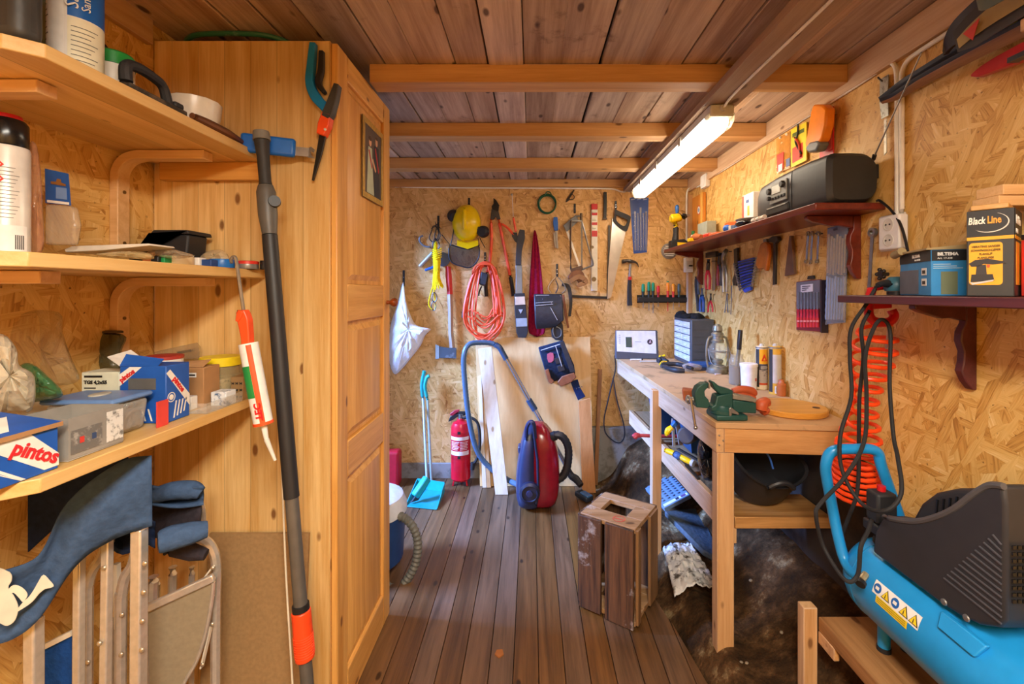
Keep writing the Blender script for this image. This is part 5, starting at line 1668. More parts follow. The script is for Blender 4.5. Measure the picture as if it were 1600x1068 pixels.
MB().bar(P(868, 540, YB - .139), P(878, 572, YB - .139), .009, .004).build('trim', STI, t)
poly([(855, 553), (864, 551), (865, 563), (857, 566)], YB - .139, .002, 'patch', plain('c0566a', .6), t, .001, sm=2)
poly([(851, 578), (857, 576), (861, 590), (866, 595), (862, 600), (857, 597)], YB - .142, .02, 'holster', BRN, t, .004)
poly([(871, 597), (878, 588), (897, 582), (901, 589), (893, 597), (876, 604)], YB - .142, .02, 'leather_loop', BRN, t, .005)
band([(897, 594), (902, 608), (909, 622)], [12, 11, 13], 'belt_end', cloth('1f2c52'), t, YB - .11, .008)
for i in range(3):
    MB().ball(P(901 + i * 4, 607 - i * 1.5, YB - .1155), .004, 8, 6).build('eyelet', CHROME, t)
for y_, q in ((560, 0), (572, 4)):
    poly([(866 + q, y_), (876 + q, y_ - 3), (879 + q, y_ + 6), (869 + q, y_ + 9)], YB - .140, .004, 'pocket', LEA, t, .002)

# --- leaning timber
PLY = wood('plywood', 'e3bb80', 'd0a266', '8a5a2c', 2, .6, knots=.08, k=.5)
WHW = wood('white_plank', 'ead9c2', 'd6bf9f', '9a7040', 2, .6, knots=.5)


def lean(name, lab, tl, tr, bl, br, Yt, Yb, th, mat, cat='plank'):
    """sheet or plank: px corners of its face, depths of top and foot"""
    a, b_, c_, d_ = P(*bl, Yb), P(*br, Yb), P(*tr, Yt), P(*tl, Yt)
    a.z = b_.z = .002
    n_ = V((0, th, 0))
    return tag(MB().hexa([a, b_, b_ + n_, a + n_, d_, c_, c_ + n_, d_ + n_]).build(name, mat, bevel=.001), lab, cat)


lean('plywood_sheet', 'large bare plywood sheet leaning against the back wall', (743, 527), (922, 526), (750, 762), (927, 762), 3.498, 3.36, .012, PLY, 'board')
lean('timber_plank', 'pale whitewood plank leaning in front of the plywood', (747, 545), (768, 542), (774, 768), (794, 766), 3.40, 3.22, .022, WHW)
lean('timber_plank', 'thin strip of wood leaning just left of the whitewood plank', (747, 588), (752, 586), (754, 757), (760, 757), 3.43, 3.335, .018, WHW)
lean('timber_plank', 'second narrow strip half hidden behind the whitewood plank', (753, 600), (757, 600), (760.5, 757), (767, 757), 3.43, 3.335, .018, STUD)
lean('timber_plank', 'reddish board leaning on the right edge of the plywood', (904, 627), (922, 622), (910, 772), (931, 770), 3.35, 3.25, .022, wood('reddish_board', 'c98a52', 'b0723c', knots=.3))
lean('timber_plank', 'thin dark batten standing between plywood and bench', (935, 577), (941, 577), (928, 762), (934, 762), 3.498, 3.38, .02, wood('dark_batten', '9a6632', '7c4c22', knots=.2))

# --- fire extinguisher
ex, ey = px_(720, 3.41), 3.41
t = thing('fire_extinguisher', 'red fire extinguisher standing by the back wall', 'fire extinguisher', (ex, ey, 0))
EXR = plain('c9142a', .28)
MB().lathe([(0, .035), (.06, .035), (.073, .05), (.073, .43), (.06, .46), (.03, .475), (.028, .49), (0, .49)], (ex, ey, 0), n=32).build('cylinder', EXR, t)
for a in (-60, 60, 180):
    MB().bar((ex + .05 * sin(radians(a)), ey - .05 * cos(radians(a)), .05), (ex + .062 * sin(radians(a)), ey - .062 * cos(radians(a)), .001), .025, .01).build('foot', EXR, t)
wrap(t, 'label', plain('b81026', .4), ex, ey, .0731, -150, -30, .20, .40)
for z0, z1 in ((.345, .37), (.235, .265)):
    wrap(t, 'label_band', plain('ead9dc', .4), ex, ey, .0738, -150, -30, z0, z1)
for i in range(6):
    wrap(t, 'print_line', plain('ead9dc', .5), ex, ey, .0738, -145, -100 + 5 * (i % 3), .275 + i * .011, .279 + i * .011)
    wrap(t, 'print_line', plain('ead9dc', .5), ex, ey, .0738, -85, -42 + 4 * (i % 2), .275 + i * .011, .279 + i * .011)
for a in (-95,):
    for z_ in (.21, .39):
        wrap(t, 'pictogram', BLACK, ex, ey, .0738, a - 5, a + 12, z_, z_ + .022)
MB().cyl((ex, ey, .49), (ex, ey, .525), .02).build('valve', CHROME, t)
MB().prism([P(a, b_, ey - .012) for a, b_ in ((700, 659), (703, 651), (714, 643), (727, 643), (727, 649), (716, 650), (708, 656))], (0, .024, 0)).build('lever', BLACK, t, bevel=.004)
MB().prism([P(a, b_, ey - .012) for a, b_ in ((702, 647), (710, 641), (718, 640), (716, 646), (706, 650))], (0, .024, 0)).build('carry_handle', plain('9c2330', .4), t, bevel=.003)
ptube([(722, 653), (735, 652), (747, 662), (750, 690), (747, 712), (741, 724), (738, 731)], ey - .055, .011, 'hose', RUBBER, t)
MB().cyl(P(739, 722, ey - .055), P(738, 733, ey - .055), .016).build('hose_nozzle', RUBBER, t)

# --- vacuum cleaner standing on end
vx, vy = px_(838, 3.07), 3.07
t = thing('vacuum_cleaner', 'dark red and blue vacuum cleaner standing on end by the plywood', 'vacuum cleaner', (vx, vy, 0))
VZ = lambda py: max(.004, H - (py - CY) * vy / F)
VR = plain('8e1326', .2)
VB = plain('2c3350', .35)


def vsec(cx_, y0, y1, w, z, n=20):
    out = []
    for k in range(n):
        a = 2 * pi * k / n
        ca, sa = cos(a), sin(a)
        out.append(V((cx_ + w * math.copysign(abs(ca) ** .6, ca), (y0 + y1) / 2 + (y1 - y0) / 2 * math.copysign(abs(sa) ** .6, sa), z)))
    return out


MB().loft([vsec(px_(c_, vy), vy - d0, vy + d1, w, VZ(y_)) for c_, w, y_, d0, d1 in ((846, .088, 789, .10, .12), (849, .105, 772, .12, .14), (850, .108, 735, .13, .15), (850, .100, 700, .12, .15), (846, .075, 672, .10, .12), (840, .035, 658, .05, .06))]).build('red_shell', VR, t, sub=1)
MB().loft([vsec(px_(c_, vy), vy - d0, vy + d1, w, VZ(y_)) for c_, w, y_, d0, d1 in ((829, .075, 789, .12, .11), (823, .075, 772, .14, .13), (822, .07, 735, .14, .14), (824, .055, 700, .13, .13), (827, .042, 675, .11, .11), (830, .025, 658, .06, .06))]).build('blue_base', VB, t, sub=1)
MB().loft([[P(a, b_, vy - .15), P(a + 4, b_, vy - .15), P(a + 4, b_, vy - .02), P(a, b_, vy - .02)] for a, b_ in ((836, 788), (839, 765), (838, 720), (834, 690), (831, 665), (828, 660))]).build('dark_seam', plain('1d2036', .4), t, bevel=.006)
MB().tube([P(822, 686, vy - .10), P(823, 668, vy - .12), P(828, 659, vy - .12), P(834, 662, vy - .12), P(836, 684, vy - .12)], .013, 8, sm=4).build('carry_handle', plain('23284a', .4), t)
wc = P(827.5, 772, vy - .17)
MB().lathe([(.0, .0), (.066, 0), (.068, .01), (.066, .035), (.05, .045), (.046, .038), (0, .04)], (wc.x, vy - .125, wc.z + .001), (0, -1, 0), 28).build('wheel', plain('1f2036', .4), t)
MB().lathe([(.0, .0), (.022, 0), (.02, .008), (0, .01)], (wc.x, vy - .165, wc.z + .001), (0, -1, 0), 20).build('hub', plain('2a2c4a', .35), t)
MB().box(P(813, 700, vy - .02), (.03, .08, .05)).build('latch', VB, t, bevel=.01)
HOSE = plain('4a535c', .5, bump=.1)


def ribbed(pts, r, name, mat, par, amp=.10, step=.012, sm=10):
    pa = catmull(pts, sm)
    # resample evenly, alternate the radius
    out = [pa[0]]
    for p in pa[1:]:
        while (p - out[-1]).length > step:
            out.append(out[-1] + (p - out[-1]).normalized() * step)
    return MB().tube(out, [r * (1 + amp * (1 if i % 2 else -1)) for i in range(len(out))], 10).build(name, mat, par)


h_ = [P(812, 758, 3.12), P(795, 750, 3.28), P(769, 733, 3.302), P(746, 705, 3.29), P(733, 655, 3.28), P(726, 592, 3.28), P(725, 555, 3.28), P(733, 538, 3.30), P(750, 535, 3.33), P(768, 536, 3.35), P(778, 541, 3.35)]
ribbed(h_, .019, 'suction_hose', plain('46607a', .45), t, .05)
MB().tube([P(772, 537, 3.35), P(780, 542, 3.35), P(785, 550, 3.35), P(791, 561, 3.35)], [.02, .021, .02, .02], 12, sm=4).build('hand_grip', plain('2f4560', .4), t)
MB().cyl(P(790, 558, 3.35), P(829, 628, 3.35), .0155, n=14).build('wand', CHROME, t)
MB().cyl(P(826, 624, 3.35), P(836, 640, 3.35), .023, n=14).build('wand_coupling', plain('2f4560', .4), t)
MB().cyl(P(834, 637, 3.35), P(888, 733, 3.29), .0165, n=14).build('wand', CHROME, t)
MB().tube([P(885, 727, 3.29), P(892, 742, 3.28), P(900, 748, 3.26), P(908, 758, 3.22)], [.018, .025, .028, .022], 10, sm=4).build('nozzle_neck', BLACKM, t)
a_, b_ = P(903, 762, 3.20), P(922, 783, 3.10)
a_.z, b_.z = .03, .022
MB().bar(a_, b_, .07, .036).build('nozzle', plain('2b323c', .45), t, bevel=.01)
MB().bar(a_.lerp(b_, .35) + V((0, 0, .02)), b_ + V((0, 0, .02)), .05, .012).build('nozzle_top', plain('3d6a9c', .4), t, bevel=.005)
ribbed([P(859, 684, vy - .05), P(868, 679, vy - .06), P(880, 683, vy - .06), P(888, 700, vy - .05), P(887, 725, vy - .05), P(879, 744, vy - .05), P(864, 752, vy - .04)], .026, 'body_hose', plain('26262a', .45), t, .06)
MB().cyl(P(857, 684, vy - .05), P(868, 680, vy - .06), .031).build('hose_socket', BLACKM, t)

# --- broom and dustpan
TQ = plain('1fa3ab', .4)
TQD = plain('16858f', .4)
t = thing('dustpan', 'turquoise long-handled dustpan on the floor by the back wall', 'dustpan', G(664, 785))
p_ = [G(634, 792), G(682, 797), G(694, 770), G(652, 764)]
for q in p_:
    q.z = .003
up4 = V((0, 0, .004))
MB().prism(p_, (0, 0, .004)).build('pan', TQD, t, bevel=.001)
for a, b_, h in ((p_[2], p_[3], .075), (p_[1], p_[2], .05), (p_[3], p_[0], .05)):
    e0, e1 = V((0, 0, h)), V((0, 0, h if h > .06 else .012))
    if h < .06:
        e0, e1 = (V((0, 0, .01)), V((0, 0, .07))) if a is p_[1] else (V((0, 0, .07)), V((0, 0, .01)))
    n_ = (b_ - a).cross(V((0, 0, 1))).normalized() * .004
    MB().hexa([a + up4, b_ + up4, b_ + up4 + n_, a + up4 + n_, a + e0, b_ + e1, b_ + e1 + n_, a + e0 + n_]).build('side', TQ, t)
MB().cyl(P(675, 768, 3.31), P(668, 622, 3.44), .009, n=12).build('stick', plain('9db4bc', .35, .4), t)
ptube([(668, 624), (664, 604), (667, 590), (671, 587)], 3.44, .013, 'grip', TQ, t, sm=4)
t = thing('broom', 'turquoise broom leaning beside the dustpan at the back wall', 'broom', G(655, 778))
MB().cyl(P(667, 748, 3.16), P(661, 622, 3.45), .009, n=12).build('stick', plain('9db4bc', .35, .4), t)
ptube([(661, 624), (659, 602), (662, 584), (663, 579)], 3.455, .013, 'grip', TQ, t, sm=4)
a_, b_ = P(668, 746, 3.16), P(648, 775, 3.09)
MB().bar(a_, b_, .05, .05).build('brush_back', TQ, t, bevel=.01)
n_ = (b_ - a_).normalized()
MB().hexa([a_ + V((-.012, -.02, -.026)), a_ + V((.012, .02, -.026)), b_ + V((.012, .02, -.026)), b_ + V((-.012, -.02, -.026)), a_ + V((-.02, -.03, -.06)), a_ + V((.0, .03, -.06)), b_ + V((.02, .02, -.036)), b_ + V((-.03, -.02, -.036))]).build('bristles', plain('3c3f44', .8, 0, .2, 90), t)
# red tool box edge behind the wardrobe
tag(MB().bx(px_(560, 3.38), px_(625, 3.38), 3.34, 3.44, .003, .26).build('petrol_can', plain('b3182a', .4), bevel=.02, seg=3), 'red can on the floor behind the wardrobe edge', 'can')
# wet vacuum half behind the wardrobe
t = thing('workshop_vacuum', 'blue workshop vacuum with grey ribbed hose half hidden by the wardrobe', 'vacuum cleaner', (-.84, 2.36, 0))
MB().lathe([(0, .05), (.16, .05), (.17, .06), (.185, .30)], (-.84, 2.36, 0), n=32).build('drum', plain('23457e', .4), t)
MB().lathe([(.19, .3005), (.19, .33), (.17, .38), (.10, .42), (0, .425)], (-.84, 2.36, 0), n=32).build('motor_head', plain('d7dbe2', .4), t)
for a in (-45, 45, 135, 225):
    MB().ball((-.84 + .15 * cos(radians(a)), 2.36 + .15 * sin(radians(a)), .028), (.026, .026, .026), 12, 8).build('castor', BLACK, t)
ribbed([P(600, 800, 2.36), P(618, 804, 2.3), P(634, 810, 2.3), P(647, 826, 2.29), P(653, 850, 2.28), P(649, 880, 2.27), P(636, 905, 2.26), P(620, 920, 2.25), V((-.76, 2.22, .03))], .021, 'suction_hose', plain('6a6a62', .5), t, .10, .010)

# --- wooden crate standing on end
c0 = G(907, 947)
U = V((.215, -.146, 0)).normalized()
W = V((.146, .215, 0)).normalized()
CW, CD, CH = .262, .26, .43
CR = wood('old_crate', '6a4526', '1b1008', '0c0704', 2, .6, islands=.25, knots=.7, dirt=('d0c8ba', .575))
CR2 = wood('crate_end', 'b38a5e', '8f673c', '4a2c14', 0, .65, islands=.12, knots=.3, dirt=('e8e2d6', .61))
t = thing('wooden_crate', 'old paint-spattered slatted crate standing on end on the floor boards', 'crate', c0 + U * .13 + W * .13)


def cbox(u0, u1, w0, w1, z0, z1, name, mat):
    q = [c0 + U * a + W * b_ for a, b_ in ((u0, w0), (u1, w0), (u1, w1), (u0, w1))]
    return MB().hexa([p + V((0, 0, z0)) for p in q] + [p + V((0, 0, z1)) for p in q]).build(name, mat, t, bevel=.002)


for z0, z1 in ((CH - .022, CH), (.012, .034)):
    for u0, u1, w0, w1 in ((.0, CW, .0, .085), (.0, CW, CD - .06, CD), (.0, .06, .086, CD - .061), (CW - .075, CW, .086, CD - .061)):
        cbox(u0, u1, w0, w1, z0, z1, 'end_board', CR2)
for u0, u1, z0 in ((.0, .108, .012), (.128, CW - .003, .004)):
    cbox(u0, u1, -.016, -.0005, z0, CH - .004, 'slat', CR)
for u0, u1 in ((.0, .11), (.14, CW)):
    cbox(u0, u1, CD + .0005, CD + .016, .004, CH - .004, 'slat', CR)
for w0, w1 in ((.0, .035), (.15, CD - .01)):
    cbox(CW + .0005, CW + .014, w0, w1, .02, CH - .006, 'slat', wood('crate_side', '8f6a44', '6d4c2c', '2c180c', 2, .7, knots=.4, dirt=('d8d2c6', .72)))
for w0, w1 in ((.0, .11), (.14, CD)):
    cbox(-.014, -.0005, w0, w1, .02, CH - .006, 'slat', CR)
tc_ = c0 + U * .17 + W * .042 + V((0, 0, CH + .0008))
MB().lathe([(.028, 0), (.028, .0006), (.024, .0006), (.024, 0)], tc_, (0, 0, 1), cap=False).build('stamp', plain('c0503c', .6), t)
MB().bar(tc_ - U * .022, tc_ + U * .022, .006, .0008).build('stamp', plain('c0503c', .6), t)
# ================================================================= workbench, what stands on it and what lies below
BZ, BY0, BY1 = .94, 1.734, 3.45
xF = lambda y: .703 - .0338 * (y - BY0)
PARTB = worn('c39a6c', '94774f', .54, .75, scale=9)
bench = thing('workbench', 'timber workbench with chipboard top along the right wall', 'workbench', (.95, 2.6, .0))
MB().prism([(xF(BY0), BY0, BZ - .022), (1.222, BY0 - .045, BZ - .022), (1.222, BY1, BZ - .022), (xF(BY1), BY1, BZ - .022)], (0, 0, .022)).build('worktop', PARTB, bench, bevel=.002)


def bq(o, y0, y1, w, z0, z1, name, mat):
    """rail along the front edge, o metres in from it"""
    return MB().hexa([(xF(y0) + o, y0, z0), (xF(y0) + o + w, y0, z0), (xF(y1) + o + w, y1, z0), (xF(y1) + o, y1, z0), (xF(y0) + o, y0, z1), (xF(y0) + o + w, y0, z1), (xF(y1) + o + w, y1, z1), (xF(y1) + o, y1, z1)]).build(name, mat, bench, bevel=.002)


bq(.004, BY0 + .004, BY1 - .01, .03, BZ - .115, BZ - .0225, 'front_rail', STUD_Y)
MB().hexa([(xF(BY0) + .035, BY0 + .004, BZ - .115), (1.215, BY0 - .036, BZ - .115), (1.215, BY0 - .006, BZ - .115), (xF(BY0) + .035, BY0 + .034, BZ - .115),
           (xF(BY0) + .035, BY0 + .004, BZ - .0225), (1.215, BY0 - .036, BZ - .0225), (1.215, BY0 - .006, BZ - .0225), (xF(BY0) + .035, BY0 + .034, BZ - .0225)]).build('end_rail', STUD_X, bench, bevel=.002)
for y_, w_, zt in ((BY0 + .006, .066, BZ - .1155), (2.44, .05, BZ - .1155)):
    x_ = xF(y_) + (.008 if y_ < 2 else -.03)
    zb = min(ground_z(a, b_) for a in (x_, x_ + w_) for b_ in (y_, y_ + .05)) - .02
    MB().bx(x_, x_ + w_, y_ + (.0 if y_ < 2 else 0), y_ + .05, zb, zt if y_ < 2 else BZ - .03).build('leg', STUD, bench, bevel=.003)
MB().bx(1.19, 1.222, BY0 + .01, BY1, BZ - .10, BZ - .0225).build('wall_rail', STUD_Y, bench, bevel=.003)
SZ = .62
bq(.02, BY0 + .06, 3.14, .022, SZ - .09, SZ + .002, 'shelf_lip', STUD_Y)
sh = MB()
for i in range(4):
    a, b_ = .045 + i * .107, .045 + i * .107 + .104
    y0, y1 = BY0 + .36, 3.14
    sh.hexa([(xF(y0) + a, y0, SZ - .028), (xF(y0) + b_, y0, SZ - .028), (xF(y1) + b_, y1, SZ - .028), (xF(y1) + a, y1, SZ - .028), (xF(y0) + a, y0, SZ - .006), (xF(y0) + b_, y0, SZ - .006), (xF(y1) + b_, y1, SZ - .006), (xF(y1) + a, y1, SZ - .006)])
sh.build('shelf_boards', wood('shelf_boards', 'a88660', '86653f', axis=1, rough=.7, islands=.12), bench, bevel=.002)
MB().bx(.79, 1.165, BY0 + .03, BY0 + .235, SZ - .10, SZ - .055).build('shelf_end_board', wood('end_board', 'c08e52', '94642f', '5a3212', 0, .65, knots=.4, dirt=('ece6da', .72)), bench, bevel=.003)
MB().bx(.752, .80, BY0 + .035, BY0 + .075, SZ - .16, SZ - .1005).build('support_block', STUD, bench, bevel=.003)
for px, py in ((1124, 680), (1124, 695), (1130, 688)):
    MB().ball(P(px, py, BY0 + .002), .0035, 8, 6).build('nail_head', STEEL, bench)


def ob(px, py, r=.0):
    """spot on the worktop under a px point, kept clear of the wall"""
    y = (H - BZ) * F / (py - CY)
    x = (px - CX) * y / F
    if x + r > 1.219:
        x = 1.219 - r
        y = x * F / (px - CX)
    return V((x, y, BZ + .0006))


zat = lambda py, y: H - (py - CY) * y / F

# charger / meter with grey back
c = ob(994, 560)
y_ = BY1 - .06
t = thing('fence_energiser', 'white and dark grey control unit with small display at the far end of the workbench', 'control unit', (px_(994, y_), y_, BZ))
x0, x1 = px_(961, y_), px_(1028, y_)
zt = zat(516, y_)
MB().hexa([(x0, y_ - .03, BZ + .0006), (x1, y_ - .03, BZ + .0006), (x1, y_ + .02, BZ + .0006), (x0, y_ + .02, BZ + .0006), (x0 + .006, y_, zt), (x1 - .003, y_, zt), (x1 - .003, y_ + .03, zt), (x0 + .006, y_ + .03, zt)]).build('housing', plain('4a4c54', .5), t, bevel=.006)
fp = lambda a, b_, o=.001: V((x0 + (x1 - x0) * a, y_ - .03 + .03 * b_ - o, BZ + (zt - BZ) * b_))


def fpoly(pts, o, name, mat):
    return MB().prism([fp(a, b_, o) for a, b_ in pts], (0, -.001, 0)).build(name, mat, t)


fpoly([(.03, .27), (.94, .19), (.94, .98), (.03, .99)], .0015, 'front_panel', plain('e4e3e6', .35))
fpoly([(.24, .42), (.38, .41), (.38, .77), (.24, .77)], .0035, 'display', plain('4e5a4e', .2))
MB().lathe([(.02, 0), (.02, .001), (0, .001)], fp(.80, .6, .003), (0, -1, .13), 20).build('emblem', plain('2a2228', .4), t)
fpoly([(.77, .55), (.80, .66), (.82, .66), (.83, .55), (.80, .58)], .0045, 'emblem_mark', plain('c8a8b4', .5))
fpoly([(.46, .6), (.6, .595), (.6, .61), (.46, .615)], .0032, 'print_line', plain('9a9aa0', .5))
for i in range(5):
    fpoly([(.08, .55 + .07 * i), (.12, .55 + .07 * i), (.12, .565 + .07 * i), (.08, .565 + .07 * i)], .0032, 'print_line', plain('9a9aa0', .5))
# its cable hanging to the ground
tag(MB().tube([(x0 - .002, y_ + .005, BZ + .02), P(962, 575, 3.42), P(956, 600, 3.43), P(949, 630, 3.43), P(944, 655, 3.44), P(946, 675, 3.44), P(958, 688, 3.43), P(969, 691, 3.41), P(976, 680, 3.40), P(974, 660, 3.40), P(964, 625, 3.40), P(958, 590, 3.42)], .0045, 6, sm=5).build('power_cable', BLACK), 'thin black cable looping down from the white control unit', 'cable')
# drawer cabinet
cx0, cx1, cy0, cy1 = 1.062, 1.216, 3.02, 3.38
czt = zat(499, cy0)
t = thing('drawer_cabinet', 'small dark grey cabinet of clear drawers on the workbench', 'cabinet', (1.14, 3.2, BZ))
MB().bx(cx0, cx1, cy0, cy1, BZ + .0006, czt).build('body', plain('48494c', .5), t, bevel=.008)
nr = 6
for i in range(nr):
    z0 = BZ + .03 + (czt - BZ - .045) * i / nr
    z1 = BZ + .03 + (czt - BZ - .045) * (i + 1) / nr - .005
    for k in range(2):
        ya = cy0 + .02 + k * (cy1 - cy0 - .035) / 2
        dw = MB().bx(cx0 - .006, cx0 - .0005, ya, ya + (cy1 - cy0 - .05) / 2, z0, z1).build('drawer', plain('c5cbd2', .25), t, bevel=.003)
        MB().bx(cx0 - .014, cx0 - .0065, ya + .04, ya + .09, (z0 + z1) / 2 - .004, (z0 + z1) / 2 + .004).build('pull', plain('dfe3e6', .25), dw)
for i in range(5):
    z_ = BZ + .05 + (czt - BZ - .07) * i / 5
    MB().bx(cx0 + .02, cx1 - .012, cy0 - .002, cy0 - .0003, z_, z_ + .004).build('rib', plain('48494c', .5), t)
# bundled cloth on the cabinet
m_ = MB()
for cx_, cy_, r_, h_ in ((1.10, 3.2, .06, .03), (1.15, 3.16, .055, .035), (1.09, 3.3, .05, .045), (1.16, 3.27, .05, .03)):
    rings = []
    for i in range(7):
        a = i / 6
        rings.append([V((cx_ + cos(q * pi / 8) * r_ * cos(a * 1.5) * (1 + .18 * nz(q * .9, i * .7, cx_ * 9)), cy_ + sin(q * pi / 8) * r_ * cos(a * 1.5) * (1 + .18 * nz(q * 1.1, i, cy_ * 7)), czt + .001 + h_ * sin(a * 1.5) * (1 + .25 * nz(q, i * .5, 3)))) for q in range(16)])
    m_.loft(rings)
tag(m_.build('work_gloves', cloth('1e1f22', var=.3)), 'crumpled black work gloves lying on the drawer cabinet', 'gloves')
# books / boxes
c = V((1.09, 2.92, BZ))
for i, (w_, d_, h_, cl, lab, rz) in enumerate(((.17, .12, .018, '3c3f55', 'flat grey-blue case lying in front of the drawer cabinet', .1), (.13, .11, .024, '29528c', 'blue flat box on top of the grey-blue case', -.06))):
    tag(MB().box((c.x, c.y, BZ + .001 + (.0185 if i else 0) + h_ / 2), (w_, d_, h_), rz).build('flat_box', plain(cl, .45), bevel=.003), lab, 'box')
tag(MB().cyl(ob(1066, 561) + V((0, 0, .005)), ob(1073, 565) + V((0, 0, .005)), .005, n=10).build('pen', plain('e0283c', .4)), 'short red pen by the foot of the drawer cabinet', 'pen')
# hurricane lantern
l = ob(1121, 582, .062)
t = thing('hurricane_lantern', 'old grey metal hurricane lantern with glass chimney on the workbench', 'lantern', l)
ZK = worn('8c8778', '6c5f48', .52, .4, .6)
ht = zat(506, l.y) - l.z
MB().lathe([(0, 0), (.060, 0), (.064, .008), (.062, .03), (.045, .045), (.025, .052), (.025, .06), (0, .06)], l, n=28).build('fuel_tank', ZK, t)
MB().lathe([(.03, .0605), (.034, .07), (.034, .078), (.026, .084), (0, .084)], l, n=20).build('burner', ZK, t)
MB().lathe([(.03, .0845), (.05, .11), (.054, .135), (.046, .165), (.033, .185)], l, n=28, cap=False).build('chimney', film('dcd8c8', .14, .05, .0), t)
MB().lathe([(.036, .1855), (.038, .2), (.032, .206), (.032, .225), (.036, .228), (.036, .24), (.025, .252), (.03, .26), (.026, ht - .012), (.012, ht), (0, ht)], l, n=24).build('hood', ZK, t)
for sg in (-1, 1):
    MB().tube([l + V((sg * .055, 0, .025)), l + V((sg * .066, 0, .08)), l + V((sg * .066, 0, .16)), l + V((sg * .054, 0, .21)), l + V((sg * .033, 0, .222))], .007, 8, sm=5).build('air_tube', ZK, t)
MB().tube([l + V((.06, -.02, .16)), l + V((.068, -.04, .10)), l + V((.04, -.075, .06)), l + V((-.02, -.085, .05)), l + V((-.062, -.06, .07)), l + V((-.066, -.02, .15))], .002, 6, sm=5).build('bail', STEEL, t)
for a in (0, 60, 120):
    MB().tube([l + V((.056 * cos(radians(a + 90 * k)), .056 * sin(radians(a + 90 * k)), z_)) for k, z_ in ((0, .12), (1, .13), (2, .135), (3, .13))], .0018, 6, sm=4, closed=True).build('guard_wire', STEEL, t)
# scraps of paper and small things around it
t_ = ob(1120, 578)
for i, (pts, cl, lab) in enumerate(((((1098, 573), (1112, 571), (1116, 578), (1104, 581)), 'd8c4bc', 'crumpled pinkish scrap of paper on the workbench'), (((1113, 580), (1138, 577), (1142, 583), (1118, 586)), 'e0c8c0', 'flat card with pink print in front of the lantern'))):
    q = [ob(a, b_) for a, b_ in pts]
    tag(MB().prism([(p.x, p.y, BZ + .001) for p in q], (0, 0, .004)).build('paper_card', plain(cl, .6)), lab, 'card')
pouch('plastic_bag', 'small clear bag lying between pen and lantern', 'bag', [(1066, 570), (1080, 567), (1096, 571), (1094, 578), (1074, 579)], ob(1080, 579).y, film('cfc4ba', .4), .03)
# jar with a brush
l = ob(1151, 600, .041)
h_ = zat(553, l.y) - l.z
t = thing('glass_jar', 'glass jar of murky brush cleaner on the workbench', 'jar', l)
MB().lathe([(0, 0), (.034, 0), (.039, .006), (.039, h_ * .78), (.03, h_ * .9), (.03, h_)], l, n=24, cap=False).build('glass', film('b9b09c', .3, .08, .1), t)
MB().lathe([(0, .002), (.035, .003), (.037, .01), (.037, h_ * .6), (0, h_ * .6)], l, n=24).build('liquid', plain('7a6248', .3), t)
MB().bx(l.x + .005, l.x + .027, l.y - .0405, l.y - .0395, l.z + .03, l.z + .075).build('label', WHITE, t)
for i in range(5):
    MB().bx(l.x + .008 + i * .0035, l.x + .0098 + i * .0035, l.y - .0412, l.y - .0406, l.z + .04, l.z + .065).build('barcode_line', BLACK, t)
s = thing('paint_brush', 'brush with upright black handle standing in the glass jar', 'brush', l + V((.005, 0, h_ * .62)))
MB().bar(l + V((.002, 0, h_ * .61)), l + V((.012, 0, h_ * 1.15)), .022, .012).build('ferrule', plain('8d8676', .4, .6), s)
MB().bar(l + V((.012, 0, h_ * 1.151)), V((l.x + .02, l.y, zat(515, l.y))), .028, .018).build('handle', BLACK, s, bevel=.005)
# bucket
l = ob(1170, 607, .043)
h_ = zat(568, l.y) - l.z
t = thing('plastic_bucket', 'small white plastic bucket with lid beside the glass jar', 'bucket', l)
MB().lathe([(0, 0), (.036, 0), (.041, h_ - .012)], l, n=28).build('body', plain('e4e2e2', .4), t)
MB().lathe([(.043, h_ - .0118), (.043, h_), (.039, h_ + .003), (0, h_ + .002)], l, n=28).build('lid', plain('eeecec', .4), t)
wrap(t, 'label_mark', plain('c86a62', .5), l.x, l.y, .0395, -70, -50, l.z + .045, l.z + .06, 4)
